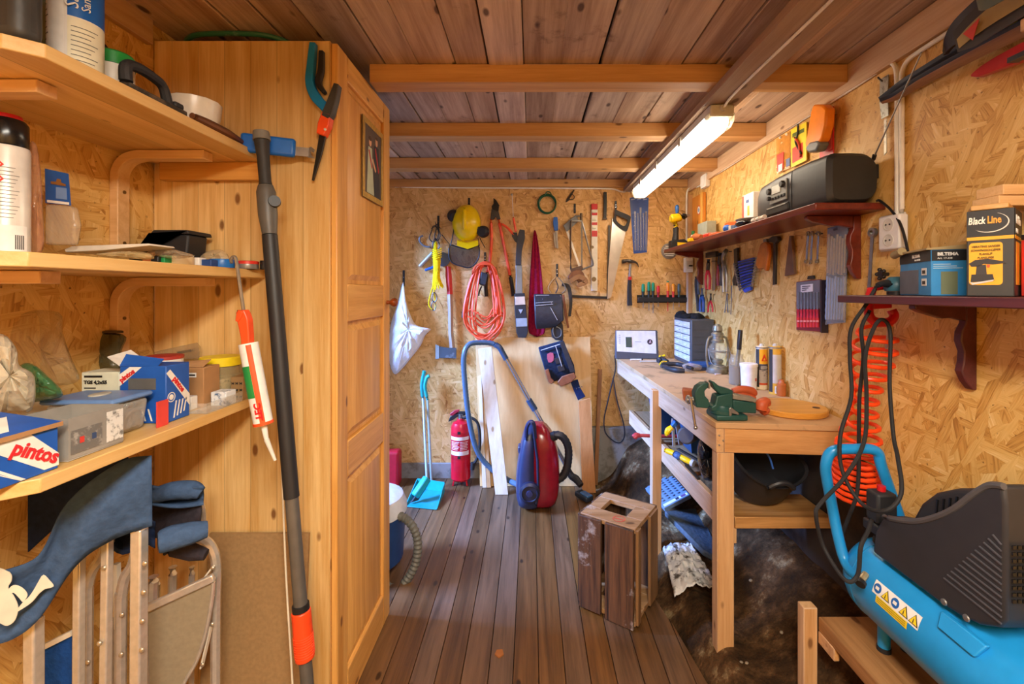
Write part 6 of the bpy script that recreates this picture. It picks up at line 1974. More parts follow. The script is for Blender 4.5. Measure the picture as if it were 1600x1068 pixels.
# two cartridges of sealant
for px, py, top, y0c, lab in ((1190, 607, 541, 'a', 'sealant cartridge with orange triangle label, standing beside the bucket'), (1211, 611, 541, 'b', 'sealant cartridge with blank grey label, nearest the wall by the round board')):
    l = ob(px, py, .029)
    h_ = zat(top, l.y) - l.z
    t = thing('sealant_cartridge', lab, 'cartridge', l)
    r = .0275
    MB().lathe([(0, 0), (r, 0), (r, h_), (r * .9, h_ + .002), (0, h_ + .002)], l, n=28).build('tube', plain('ead9b8' if y0c == 'a' else 'd9a63a', .4), t)
    MB().lathe([(r * 1.06, -.0), (r * 1.06, .006), (r, .007)], l + V((0, 0, h_ - .008)), n=28).build('rim', STEEL, t)
    MB().lathe([(.012, .0), (.011, .006), (.006, .012), (0, .013)], l + V((0, 0, h_ + .0022)), n=16).build('cap', plain('c9c4b8', .4), t)
    wrap(t, 'dark_stripe', plain('33302e', .4), l.x, l.y, r + .0002, -185, -140, l.z + .012, l.z + h_ - .012)
    if y0c == 'a':
        wrap(t, 'yellow_label', plain('e8a51c', .4), l.x, l.y, r, -139, -20, l.z + h_ * .6, l.z + h_ - .012)
        wrap(t, 'photo_label', worn('b5aaa2', '6e6a6c', .5, .4, scale=60), l.x, l.y, r, -139, -20, l.z + h_ * .16, l.z + h_ * .46)
        wrap(t, 'dark_band', plain('3a3a52', .4), l.x, l.y, r, -139, -20, l.z + h_ * .461, l.z + h_ * .598)
        wrap(t, 'red_band', plain('d2552c', .4), l.x, l.y, r, -139, -20, l.z + h_ * .11, l.z + h_ * .158)
        MB().prism([(l.x - .016, l.y - r - .0012, l.z + h_ * .67), (l.x + .014, l.y - r - .0012, l.z + h_ * .67), (l.x - .001, l.y - r - .0012, l.z + h_ * .84)], (0, -.0006, 0)).build('triangle_logo', plain('d8391c', .4), t)
        MB().prism([(l.x - .006, l.y - r - .0022, l.z + h_ * .69), (l.x + .005, l.y - r - .0022, l.z + h_ * .69), (l.x, l.y - r - .0022, l.z + h_ * .75)], (0, -.0005, 0)).build('triangle_mark', plain('f2c23c', .4), t)
        for i in range(3):
            wrap(t, 'print_line', WHITE, l.x, l.y, r + .0006, -125, -60 + 12 * (i % 2), l.z + h_ * (.485 + .03 * i), l.z + h_ * (.497 + .03 * i), 6)
    else:
        wrap(t, 'grey_label', plain('c6bfb4', .5), l.x, l.y, r, -139, -20, l.z + h_ * .24, l.z + h_ * .84)
        wrap(t, 'barcode_panel', WHITE, l.x, l.y, r, -120, -60, l.z + h_ * .03, l.z + h_ * .18)
        for i in range(6):
            wrap(t, 'barcode_line', BLACK, l.x, l.y, r + .0006, -112 + i * 8, -109 + i * 8, l.z + h_ * .05, l.z + h_ * .16, 2)
l = ob(1221, 616, .021)
t = thing('spray_bottle', 'orange bottle partly behind the blank-labelled cartridge', 'bottle', l)
MB().lathe([(0, 0), (.018, 0), (.02, .005), (.02, .055), (.012, .066), (.011, .078), (0, .078)], l, n=20).build('body', plain('b8622c', .4), t)
# round board
l = V((1.08, 1.90, BZ + .0006))
t = thing('cutting_board', 'round wooden board with a finger hole lying at the near end of the workbench', 'board', l)
MB().lathe([(0, 0), (.132, 0), (.137, .004), (.137, .02), (.133, .024), (0, .024)], l, n=64).build('board', wood('board_wood', 'd99a3e', 'c48430', axis=0, knots=0, rough=.4), t)
MB().lathe([(.014, 0), (.014, .001), (0, .001)], l + V((.085, -.04, .0242)), n=20).build('finger_hole', plain('4a2a12', .8), t)
# bench vise
GRN = worn('1d4a44', '8c958c', .66, .45, scale=26)
v0 = V((.86, 1.80, BZ + .0006))
t = thing('bench_vise', 'dark green bench vise clamped at the near end of the workbench', 'vise', v0)
VY = 1.80
vz = lambda py: zat(py, VY)
b0 = MB().prism([V((px_(a, VY), VY - .055, 0)) for a in ()] or [(px_(1112, VY), VY - .05, BZ + .001), (px_(1160, VY), VY - .05, BZ + .001), (px_(1160, VY), VY + .06, BZ + .001), (px_(1112, VY), VY + .06, BZ + .001)], (0, 0, .022)).build('base', GRN, t, bevel=.006)
MB().lathe([(.048, 0), (.048, .012), (.036, .024), (.034, .03), (0, .03)], (px_(1128, VY), VY, BZ + .0235), n=28).build('swivel', GRN, t)
yf, yb = VY - .035, VY + .035


def vp(pts, name, mat, a=yf, b_=yb, bev=.004):
    return MB().prism([(px_(p, VY), a, vz(q)) for p, q in pts], (0, b_ - a, 0)).build(name, mat, t, bevel=bev)


vp([(1116, 616), (1140, 611), (1141, 637), (1108, 640), (1107, 633), (1113, 630)], 'body', GRN, yf + .008, yb - .008)
vp([(1109, 595), (1112, 594), (1121, 602), (1142, 608), (1142, 614), (1122, 614), (1113, 605)], 'fixed_jaw', GRN, yf + .014, yb - .014)
vp([(1083, 612), (1087, 603), (1096, 597), (1104, 597), (1103, 604), (1098, 609), (1099, 617), (1104, 622), (1107, 631), (1103, 636), (1085, 634)], 'moving_jaw', GRN, yf + .014, yb - .014)
vp([(1104, 596), (1106.5, 596), (1106, 605), (1103.5, 605)], 'jaw_plate', STEEL, yf + .012, yb - .012, .001)
vp([(1141, 622), (1177, 627), (1177, 643), (1146, 642), (1141, 636)], 'slide', GRN, VY - .026, VY + .026)
vp([(1142, 614), (1177, 620), (1177, 626), (1141, 621)], 'slide_top', plain('8f887a', .5, .3), VY - .025, VY + .025, .002)
vp([(1131, 633), (1134, 631), (1147, 641), (1145, 643), (1135, 640), (1135, 645), (1131, 645)], 'clamp_lever', STEEL, yf - .014, yf - .004, .002)
sc = V((px_(1079, VY), VY, vz(624)))
MB().cyl((px_(1083, VY), VY, vz(624)), (px_(1072, VY), VY, vz(624)), .011, n=16).build('screw', STEEL, t)
MB().cyl((px_(1077, VY), VY, vz(624)), (px_(1074, VY), VY, vz(624)), .018, n=18).build('screw_collar', STEEL, t)
h0, h1 = V((px_(1076, VY), VY - .022, vz(620))), V((px_(1082.5, VY), VY - .03, vz(664)))
MB().cyl(h0, h1, .0055, n=12).build('handle', CHROME, t)
MB().ball(h1, .0085, 12, 8).build('handle_ball', CHROME, t)
# rubber gloves on and behind it
GLV = plain('b8532c', .5, 0, .15)
t = thing('rubber_gloves', 'pair of orange-brown gloves draped behind the green vise', 'gloves', ob(1165, 640))
gy = VY + .07
for pts, r in ((((1142, 612), (1158, 608), (1175, 611), (1180, 617)), (.012, .016, .017, .010)), (((1144, 617), (1160, 616), (1174, 620), (1180, 622)), (.010, .014, .014, .008))):
    MB().tube([P(a, b_, gy) for a, b_ in pts], list(r), 12, sm=5).build('glove_fingers', GLV, t)
MB().tube([P(1188, 641, VY), P(1190, 632, VY), P(1197, 628, VY), P(1201, 633, VY)], [.024, .025, .02, .01], 14, sm=5).build('glove_cuff', GLV, t)
MB().tube([P(1188, 638, VY + .03), P(1194, 641, VY + .02), P(1200, 638, VY + .01)], [.012, .02, .012], 12, sm=4).build('glove_thumb', GLV, t)
tag(MB().loft([[P(1066 + a, 604 + b_, 1.99) for a, b_ in ((0, 0), (17, 2), (17, 18), (2, 16))], [P(1067 + a, 608 + b_, 1.93) for a, b_ in ((-2, 0), (17, 2), (17, 22), (1, 18))]]).build('leather_pouch', plain('a5562e', .6, 0, .15), bevel=.006), 'orange-brown leather piece behind the vise screw', 'leather')
# side cutters and pens in front
t = thing('work_pliers', 'black-handled pliers with yellow tips lying open on the workbench', 'pliers', ob(1060, 583))
a = [ob(1033, 572), ob(1042, 578), ob(1056, 582), ob(1070, 583)]
b_ = [ob(1034, 575), ob(1046, 575), ob(1062, 576), ob(1082, 583)]
up = V((0, 0, .016))
MB().tube([p + up for p in a], [.010, .015, .017, .012], 10, sm=5).build('handle', BLACKM, t)
MB().tube([p + up + V((0, 0, .012)) for p in b_], [.010, .014, .015, .010], 10, sm=5).build('handle', BLACKM, t)
MB().tube([ob(1031, 573) + up, ob(1036, 571) + up * 1.6, ob(1042, 571) + up * 1.5], [.006, .009, .006], 8, sm=4).build('yellow_grip', YELLOW, t)
MB().cyl(ob(1035, 574) + V((0, 0, .0)), ob(1035, 574) + V((0, 0, .02)), .014).build('joint', DSTEEL, t)
t = thing('hand_sander', 'small black and yellow grip tool lying behind the black pliers', 'hand tool', ob(1036, 568))
MB().tube([ob(1028, 567) + up, ob(1034, 566) + up * 1.4, ob(1043, 568) + up], [.014, .022, .012], 12, sm=4).build('body', BLACKM, t)
MB().tube([ob(1031, 564) + up * 2, ob(1038, 563) + up * 2.2], [.010, .010], 10).build('yellow_top', YELLOW, t)
for a_, b_, cl, lab in (((985, 563), (1002, 563), 'e2dfd6', 'white pen with dark tip beside the control unit'), ((1000, 566), (1026, 566), 'c9c4ba', 'long grey-white marker at the far end of the workbench')):
    t = thing('marker_pen', lab, 'pen', ob(*a_))
    u_ = V((0, 0, .007))
    MB().cyl(ob(*a_) + u_, ob(*b_) + u_, .006, n=10).build('barrel', plain(cl, .4), t)
    d_ = (ob(*b_) - ob(*a_)).normalized()
    MB().cyl(ob(*b_) + u_ + d_ * .0005, ob(*b_) + u_ + d_ * .012, .0045, n=10).build('tip', BLACK, t)
# hex nuts in front of the jar
for i, (a_, b_) in enumerate(((1146, 600.5), (1151, 602))):
    tag(MB().lathe([(.005, 0), (.010, 0), (.010, .006), (.005, .006)], ob(a_, b_), n=6, cap=False).build('hex_nut', STEEL), 'loose steel nut on the worktop in front of the glass jar', 'nut', 'nuts by the glass jar')

# --- on the shelf below
SS = lambda px, py: V((px_(px, (H - SZ) * F / (py - CY)), (H - SZ) * F / (py - CY), SZ + .003))
BINB = plain('1f4468', .4)
for i, (y_, x_, w_, d_, h_, lab) in enumerate(((2.64, .815, .22, .2, .19, 'blue plastic bin with flared rim on the shelf below the workbench'), (2.36, .87, .17, .18, .20, 'second blue plastic bin just behind the middle bench leg'))):
    t = thing('storage_bin', lab, 'bin', (x_, y_, SZ))
    o_ = [V((x_ + a * (w_ / 2 - k), y_ + b_ * (d_ / 2 - k), SZ + z_)) for z_, k in ((.003, .025), (h_, 0)) for a, b_ in ((-1, -1), (1, -1), (1, 1), (-1, 1))]
    i_ = [V((x_ + a * (w_ / 2 - k), y_ + b_ * (d_ / 2 - k), SZ + z_)) for z_, k in ((.006, .029), (h_, .004)) for a, b_ in ((-1, -1), (1, -1), (1, 1), (-1, 1))]
    MB().add(o_ + i_, [(3, 2, 1, 0)] + [(k, (k + 1) % 4, 4 + (k + 1) % 4, 4 + k) for k in range(4)] + [(8, 9, 10, 11)] + [(8 + (k + 1) % 4, 8 + k, 12 + k, 12 + (k + 1) % 4) for k in range(4)] + [(4 + k, 4 + (k + 1) % 4, 12 + (k + 1) % 4, 12 + k) for k in range(4)]).build('tub', BINB, t)
    rm = MB()
    for a0, a1, b0_, b1_ in ((-1, 1, -1, -1), (-1, 1, 1, 1), (-1, -1, -1, 1), (1, 1, -1, 1)):
        rm.bar((x_ + a0 * w_ / 2, y_ + b0_ * d_ / 2, SZ + h_ + .004), (x_ + a1 * w_ / 2, y_ + b1_ * d_ / 2, SZ + h_ + .004), .014, .008)
    rm.build('rim', BINB, t)
t = thing('pipe_wrench', 'long red wrench lying across the shelf below the workbench', 'wrench', P(1010, 688, 2.50))
MB().tube([P(993, 681, 2.53), P(1003, 680, 2.53), P(1030, 681, 2.53), P(1060, 681, 2.53)], [.011, .010, .010, .009], 8, sm=4).build('bar', worn('a52a2c', '6e1c20', .6, .5), t)
MB().tube([P(990, 684, 2.53), P(994, 680, 2.53), P(1000, 680, 2.53)], [.018, .017, .011], 8, sm=4).build('jaw', worn('a52a2c', '6e1c20', .6, .5), t)
t = thing('bar_clamp', 'grey steel bar clamp with yellow and blue head on the bench shelf', 'clamp', P(1058, 700, 2.30))
MB().bar(P(1057, 656, 2.26), P(1064, 694, 2.26), .012, .02).build('bar', plain('a9adb5', .4, .4), t)
MB().bar(P(1051, 657, 2.25), P(1053, 697, 2.25), .01, .012).build('rod', plain('a9adb5', .4, .4), t)
MB().bar(P(1050, 656, 2.255), P(1060, 657, 2.255), .02, .014).build('head', plain('8f949c', .4, .4), t)
MB().bar(P(1051, 660, 2.23), P(1056, 664, 2.23), .025, .03).build('blue_pad', plain('2466b4', .4), t, bevel=.004)
MB().tube([P(1041, 680, 2.22), P(1044, 672, 2.22), P(1050, 667, 2.22)], [.01, .016, .012], 8, sm=4).build('yellow_trigger', YELLOW, t)
t = thing('canister', 'dark grey round canister lying on the bench shelf', 'canister', P(1075, 690, 2.35))
MB().cyl(P(1072, 680, 2.10), P(1082, 676, 2.24), .04, n=24).build('body', plain('4a4c52', .6), t, bevel=.008)
t = thing('pruning_tool', 'yellow-handled tool lying at the front of the bench shelf', 'hand tool', P(1060, 712, 2.25))
MB().tube([P(1039, 703, 2.22), P(1048, 706, 2.2), P(1055, 709, 2.18)], [.012, .014, .012], 10, sm=4).build('handle', YELLOW, t)
MB().tube([P(1055, 709, 2.18), P(1060, 712, 2.16), P(1064, 713, 2.15)], [.017, .018, .014], 10, sm=3).build('collar', plain('3c5a8c', .4), t)
MB().tube([P(1063, 713, 2.15), P(1072, 718, 2.12), P(1080, 722, 2.1)], [.012, .014, .012], 10, sm=4).build('handle', YELLOW, t)
MB().cyl(P(1080, 722, 2.1), P(1084, 724, 2.09), .016).build('end_cap', plain('c9ccd2', .4), t)
for a_, b_, y_, lab in (((1060, 701), (1090, 718), 2.2, 'dark steel bar lying behind the yellow-handled tool'), ((1072, 726), (1092, 748), 1.98, 'thin grey rod lying at the front edge of the bench shelf')):
    p0, p1 = P(*a_, y_), P(*b_, y_ - .1)
    tag(MB().bar(p0, p1, .012, .008).build('steel_rod', DSTEEL), lab, 'rod')
pouch('rubbish_bag', 'shiny black plastic bag on the bench shelf by the near leg', 'bag', [(1092, 688), (1100, 686), (1110, 692), (1120, 706), (1124, 738), (1116, 750), (1100, 748), (1092, 730), (1089, 705)], 1.95, plain('14161c', .2, bump=.9, scale=18), .10)
t = thing('rubber_trug', 'black rubber trug lying under the near end of the workbench', 'trug', P(1185, 790, 2.0))
TR = plain('26262a', .5, 0, .2, 12)


tq = V((.955, 1.93, SZ - .0545))
TM = Matrix.Rotation(radians(28), 3, 'X')


def trg(r, z, k_=0.0):
    return [tq + V((0, -.075, 0)) + TM @ V((r * cos(2 * pi * k / 32), .082 + r * .8 * sin(2 * pi * k / 32), z + k_ * (.02 * cos(4 * pi * k / 32 + .6) - .03 * cos(2 * pi * k / 32)))) for k in range(32)]


MB().loft([trg(.005, 0), trg(.10, 0), trg(.115, .02), trg(.135, .10), trg(.15, .17, 1), trg(.158, .172, 1), trg(.158, .178, 1), trg(.145, .175, 1), trg(.128, .10), trg(.105, .022), trg(.005, .012)]).build('tub', TR, t)
for sg in (-1, 1):
    MB().tube([tq + V((0, -.075, 0)) + TM @ V((.05 * a, .082 + sg * .125, .16 + .03 * (1 - a * a))) for a in (-1, -.5, 0, .5, 1)], .010, 8, sm=4).build('handle', TR, t)
tag(MB().tube([P(1195, 704, 1.80), P(1203, 716, 1.79), P(1208, 732, 1.785)], .0035, 6, sm=4).build('cord', plain('2f62b8', .5)), 'thin blue cord hanging over the black rubber trug', 'cord')

# --- on the ground below the bench
pA, pB, pC, pD = P(1008, 762, 2.98), P(1049, 739, 3.10), P(1078, 772, 2.62), P(1037, 793, 2.55)
n_ = (pB - pA).cross(pD - pA).normalized()
if n_.z < 0:
    n_ = -n_
t = thing('studded_mat', 'pale grey plastic board with rows of round studs below the bench', 'board', (pA + pC) / 2)
LEG = plain('6f87a0', .45)
MB().prism([pA, pB, pC, pD], n_ * -.022).build('board', LEG, t, bevel=.003)
for i in range(5):
    for k in range(8):
        q = pA.lerp(pB, .12 + .19 * i).lerp(pD.lerp(pC, .12 + .19 * i), .08 + .1 * k)
        MB().cyl(q + n_ * .0005, q + n_ * .008, .014, n=10).build('stud', LEG, t)
q = lambda a, b_: pA.lerp(pB, a).lerp(pD.lerp(pC, a), b_) + n_ * .001
MB().prism([q(.05, .90), q(.95, .90), q(.95, .985), q(.05, .985)], n_ * .001).build('label_strip', plain('dfe2e6', .5), t)
MB().prism([q(.5, .91), q(.62, .91), q(.62, .975), q(.5, .975)], n_ * .0022).build('label_mark', plain('2d2f48', .5), t)
MB().prism([q(.7, .91), q(.88, .91), q(.88, .975), q(.7, .975)], n_ * .0022).build('label_mark', plain('6d4a78', .5), t)
FOAM = cloth('53606c', var=.2)
tag(MB().prism([P(1038, 797, 2.52), P(1060, 797, 2.62), P(1092, 792, 2.70), P(1122, 856, 2.28), P(1118, 870, 2.24), P(1098, 859, 2.26)], (0, 0, -.03)).build('foam_mat', FOAM, bevel=.008), 'grey-blue foam mat slanting on the ground below the bench', 'mat')


def rag(u, v):
    a = (1036 + 44 * u + 42 * v * u + 30 * v * (1 - u) * .6, 822 + 12 * u + 78 * v - 24 * v * (1 - u))
    y_ = 2.36 - .33 * v
    p = P(a[0], a[1], y_)
    g_ = ground_z(p.x, p.y)
    return V((p.x, p.y, max(p.z * .3 + g_ * .7, g_) + .012 + .016 * abs(nz(u * 5, v * 5, 1)) + .012 * nz(u * 13, v * 13)))


tag(MB().grid(rag, 26, 26).build('rag', worn('d8d6d2', '4c443c', .5, .9, scale=24), solid=.004), 'dirty white rag lying on the ground beside the crate', 'rag')
rs = random.Random(4)
STN = plain('8b7c68', .85, 0, .25)
for i in range(5):
    x_, y_ = rs.uniform(.72, 1.02), rs.uniform(1.62, 2.1)
    r = rs.uniform(.004, .009)
    o_ = MB().ball((x_, y_, ground_z(x_, y_) - .012 + r * .4), (r * 1.3, r, r * .7), 8, 6, Matrix.Rotation(rs.uniform(0, 3), 3, 'Z')).build('stone', STN)
    tag(o_, 'small pale stone lying on the bare earth by the bench leg', 'stone', 'stones on the bare earth')
tag(MB().prism([G(776, 1016), G(785, 1015), G(787, 1023), G(780, 1028), G(773, 1023)], (0, 0, .004)).build('bark_chip', plain('a0602c', .8)), 'small orange-brown chip lying on the floor boards', 'chip')
# ================================================================= right wall: shelves, hanging tools, compressor, skis
def rpoly(pts, d, t, name, mat, par=None, bevel=0.0, sm=1):
    """flat shape parallel to the right wall, d metres out from it, t thick"""
    ps = catmull([V((a, b, 0)) for a, b in pts], sm, True) if sm > 1 else [V((a, b, 0)) for a, b in pts]
    return MB().prism([R(q.x, q.y, d) for q in ps], (min(t, d - .0006), 0, 0)).build(name, mat, par, bevel=bevel)


def rtube(pts, d, r, name, mat, par=None, sm=5, n=8, closed=False):
    return MB().tube([R(a, b, d) for a, b in pts], r, n, closed, sm).build(name, mat, par)


def rt(name, lab, cat, px, py, d=.01, group=None):
    return thing(name, lab, cat, R(px, py, d), group)


SX, SY0, SY1, SHZ = .981, 1.571, 3.37, 1.747
tag(MB().bx(SX, XR - .0005, SY0, SY1, SHZ - .025, SHZ).build('wall_shelf', MAHO, bevel=.004), 'long red-brown stained shelf with the radio on the right wall', 'shelf')


def sbracket(y, zt, arm, drop, mat, lab, w=.024):
    t = thing('shelf_bracket', lab, 'bracket', (XR - .05, y, zt - drop))
    x = XR - .0008
    top = [(x - .03, zt - .0005), (x - arm, zt - .0005), (x - arm, zt - .012), (x - arm + .02, zt - .022), (x - arm * .75, zt - .028), (x - arm * .55, zt - .038), (x - arm * .4, zt - .036), (x - .03, zt - .045)]
    MB().prism([(a, y - w / 2, b_) for a, b_ in top], (0, w, 0)).build('arm', mat, t, bevel=.003)
    leg = [(x, zt - .0005), (x - .0295, zt - .0005), (x - .0295, zt - .05), (x - .042, zt - .075), (x - .044, zt - .10), (x - .034, zt - .13), (x - .036, zt - .16), (x - .042, zt - drop * .78), (x - .03, zt - drop * .9), (x - .012, zt - drop), (x, zt - drop)]
    MB().prism([(a, y - w / 2, b_) for a, b_ in leg], (0, w, 0)).build('wall_leg', mat, t, bevel=.003)


sbracket(1.70, SHZ - .0255, .20, .235, MAHO, 'red-brown bracket under the near end of the radio shelf')
sbracket(3.25, SHZ - .0255, .20, .235, MAHO, 'red-brown bracket under the far end of the radio shelf')

# radio
t = thing('radio', 'black portable radio with aerial standing on the red-brown shelf', 'radio', (1.13, 1.82, SHZ))
RB = plain('2b2a27', .5, bump=.05)
zb = SHZ + .001


def rsec(y, xf, xb, h0, h1, n=24):
    """rounded section across the radio"""
    out = []
    for k in range(n):
        a = 2 * pi * k / n
        ca, sa = cos(a), sin(a)
        out.append(V(((xf + xb) / 2 + (xb - xf) / 2 * math.copysign(abs(ca) ** (.3 if ca < 0 else .6), ca), y, (h0 + h1) / 2 + (h1 - h0) / 2 * math.copysign(abs(sa) ** (.3 if ca < 0 else .6), sa))))
    return out


MB().loft([rsec(1.585, 1.05, 1.205, zb + .012, zb + .165), rsec(1.60, 1.035, 1.21, zb + .002, zb + .178), rsec(1.70, 1.03, 1.21, zb, zb + .182), rsec(1.80, 1.03, 1.21, zb, zb + .182)]).build('near_speaker_case', RB, t)
MB().loft([rsec(1.8005, 1.028, 1.21, zb, zb + .180), rsec(1.93, 1.03, 1.21, zb, zb + .178), rsec(2.06, 1.035, 1.21, zb + .004, zb + .168), rsec(2.13, 1.06, 1.205, zb + .02, zb + .145), rsec(2.15, 1.09, 1.19, zb + .04, zb + .11)]).build('body', plain('353636', .4), t)
MB().box((1.0265, 1.89, zb + .105), (.006, .13, .085)).build('control_panel', plain('8b8c84', .4), t, bevel=.003)
MB().box((1.0225, 1.90, zb + .118), (.004, .065, .034)).build('display', plain('d9dccf', .3), t, bevel=.001)
for y_, z_, r in ((1.848, .128, .014), (1.95, .118, .014), (1.95, .088, .009)):
    MB().lathe([(r, 0), (r, .008), (r * .8, .012), (0, .012)], (1.0232, y_, zb + z_), (-1, 0, 0), 18).build('dial', plain('2a2a2a', .35), t)
for i in range(5):
    MB().box((1.0215, 1.84 + i * .022, zb + .083), (.006, .013, .010)).build('button', plain('1c1c1c', .4), t, bevel=.001)
MB().box((1.0275, 1.90, zb + .035), (.01, .17, .034)).build('cassette_door', plain('1e1f1f', .35), t, bevel=.004)
MB().box((1.0215, 1.90, zb + .046), (.003, .14, .004)).build('door_trim', plain('b9bab4', .3, .4), t)
MB().tube([(1.195, 1.62, zb + .14), (1.196, 1.59, zb + .155), (1.192, 1.58, zb + .165)], .007, 8).build('aerial_mount', BLACK, t)
MB().cyl((1.192, 1.578, zb + .165), P(1440, 82, 1.30), .0028, .002, 8).build('aerial', STEEL, t)
MB().bx(1.2105, 1.224, 1.60, 1.64, zb + .09, zb + .14).build('hinge', BLACK, t, bevel=.003)
tag(MB().tube([V((1.195, 1.576, SHZ + .006)), V((1.20, 1.565, SHZ + .004)), R(1392, 328, .03), R(1407, 350, .04), R(1417, 385, .05), R(1420, 410, .06)], .0042, 8, sm=6).build('electric_cable', BLACK), 'black radio cord drooping past the double socket', 'cord')

# things standing on the radio shelf
SZR = SHZ + .0008


def onsh(px, r=.03, back=.0):
    """spot on the shelf by column, touching the wall side unless back is given"""
    x = XR - .012 - r - back
    return V((x, x * F / (px - CX), SZR))


t = thing('cordless_drill', 'yellow and black cordless drill standing at the far end of the radio shelf', 'drill', P(1062, 385, 3.30))
dy = 3.30
DP = lambda a, b_: P(a, b_, dy)
MB().prism([DP(a, b_) + V((0, -.035, 0)) for a, b_ in ((1046.5, 376), (1067, 374), (1077, 381), (1077, 388), (1046.5, 388))], (0, .07, 0)).build('battery', BLACK, t, bevel=.005)
for q in t.children:
    pass
MB().prism([DP(a, b_) + V((0, -.0365, 0)) for a, b_ in ((1056, 379), (1072, 380), (1072, 384), (1056, 384))], (0, .001, 0)).build('battery_stripe', YELLOW, t)
MB().tube([DP(1056, 352), DP(1056, 364), DP(1055, 375)], [.021, .019, .024], 10, sm=3).build('handle', BLACKM, t)
MB().tube([DP(1047, 341), DP(1050, 341), DP(1060, 340), DP(1063, 339)], [.024, .031, .031, .026], 14, sm=3).build('motor_housing', YELLOW, t)
MB().tube([DP(1054, 346), DP(1057, 354)], [.026, .022], 10).build('yellow_neck', YELLOW, t)
MB().tube([DP(1063.2, 339), DP(1068, 338), DP(1072, 337)], [.027, .024, .016], 14).build('chuck', BLACK, t)
MB().cyl(DP(1072, 337), DP(1078, 336), .012, .006).build('chuck_tip', STEEL, t)
t = thing('screwdriver', 'blue-handled driver standing behind the yellow drill', 'screwdriver', P(1058, 340, 3.345))
MB().lathe([(.01, 0), (.014, .02), (.015, .05), (.008, .06), (0, .06)], P(1058, 333, 3.345), n=14).build('grip', plain('2566b4', .35), t)
MB().cyl(P(1058, 333, 3.345), V((P(1058, 333, 3.345).x, 3.345, SZR)), .004).build('shaft', STEEL, t)
# orange board with badge
t = thing('badge_board', 'narrow orange-varnished board with a small red badge leaning on the right wall', 'board', (1.21, 3.29, SHZ))
MB().bx(XR - .024, XR - .004, 3.18, 3.40, SZR, 2.135).build('board', wood('orange_board', 'd88a2c', 'b86a18', knots=.1), t, bevel=.003)
MB().bx(XR - .034, XR - .0245, 3.18, 3.21, SZR, 2.135).build('edge_strip', wood('pale_strip', 'e8b75c', 'd69a3c', knots=.0), t, bevel=.002)
bc = R(1092, 328, .0245)
for r, o_, cl in ((.034, 0, 'd24a34'), (.026, .001, 'e4e0d4'), (.014, .002, '7b8ba6')):
    MB().lathe([(r, 0), (r, .001), (0, .001)], (bc.x - o_, bc.y, bc.z), (-1, 0, 0), 20).build('badge', plain(cl, .4), t)
# grey box
y0 = 2.96
MB_ = MB().bx(1.14, 1.205, y0, 3.12, SZR, 1.90)
tag(MB_.build('metal_box', plain('a3a898', .45), bevel=.004), 'upright grey-green metal box on the far part of the radio shelf', 'box')
for px, w, d_, h, cl, nm, lab in ((1083, .03, .03, .075, '1e6a34', 'small_bottle', 'tiny bottle with green cap at the far end of the radio shelf'), (1101, .03, .03, .05, 'e8e4da', 'small_bottle', 'small white pot in front of the grey metal box')):
    p = V((1.03 if px < 1090 else 1.10, 0, SZR))
    p.y = p.x * F / (px - CX)
    t = thing(nm, lab, 'bottle', p)
    MB().lathe([(0, 0), (w * .45, 0), (w * .45, h * .6), (w * .3, h * .68)], p, n=16).build('body', plain('e3d8c8', .4), t)
    MB().lathe([(w * .34, h * .681), (w * .34, h), (0, h)], p, n=16).build('cap', plain(cl, .4), t)


def onfr(px, x, dz=0.0):
    return V((x, x * F / (px - CX), SZR + dz))


m_ = MB().tube([onfr(1080, 1.0, .016), onfr(1087, 1.02, .026), onfr(1096, 1.03, .02)], [.014, .026, .016], 12, sm=4)
tag(m_.build('cloth_pouch', cloth('b0643a')), 'orange-brown cloth bundle at the far end of the radio shelf', 'pouch')
tag(MB().box(onfr(1079.5, .995, .012), (.03, .05, .022)).build('small_box', YELLOW, bevel=.003), 'small yellow block in front of the drill', 'block')
for px, x, s, cl, lab in ((1107, 1.02, (.04, .07, .026), 'd83a22', 'red-orange folding knife lying on the radio shelf'), (1118, 1.03, (.04, .09, .02), 'e8602a', 'flat orange piece lying on the radio shelf'), (1117, 1.12, (.06, .12, .05), '8c4434', 'dark red case behind the orange piece')):
    tag(MB().box(onfr(px, x, s[2] / 2), s, .1).build('hand_tool_case' if x > 1.1 else 'pocket_tool', plain(cl, .45), bevel=.008, seg=3), lab, 'tool')
tag(MB().ball(onfr(1136, 1.03, .022), .021, 16, 10).build('ball', plain('2163c4', .35)), 'small bright blue ball on the radio shelf', 'ball')
p = onsh(1149, .058)
t = lathed('plastic_tub', 'tub with orange lid against the wall on the radio shelf', 'tub', p.x, p.y, SZR, [('body', [(0, 0), (.05, 0), (.055, .06)], plain('e6d6a8', .4)), ('lid', [(.058, .0605), (.058, .078), (.05, .082), (0, .082)], plain('e86a2a', .4))])
for i, (px, cl) in enumerate(((1148, '5a6f8c'), (1155, '3f6fae'), (1142, 'd9d2c4'))):
    tag(MB().box(onfr(px, 1.05 - .004 * i, .017), (.026, .03, .034), .2).build('small_box', plain(cl, .45), bevel=.002), ('grey-blue', 'bright blue', 'cream')[i] + ' thumb-sized box in front of the orange-lidded tub', 'box')
p = onsh(1180, .05)
t = thing('paper_pack', 'white printed pack with red edge standing behind the radio end', 'package', p)
MB().box(p + V((0, 0, .10)), (.08, .12, .2)).build('pack', plain('ebe7e0', .5), t, bevel=.004)
MB().box(p + V((-.0405, .05, .10)), (.001, .02, .19)).build('red_edge', plain('d4604c', .5), t)
MB().box(p + V((-.0405, -.01, .11)), (.001, .02, .05)).build('print', plain('d9c24c', .5), t)
MB().box(p + V((-.0405, .0, .16)), (.001, .03, .016)).build('print', plain('5a6ea8', .5), t)
p = onfr(1176, 1.08)
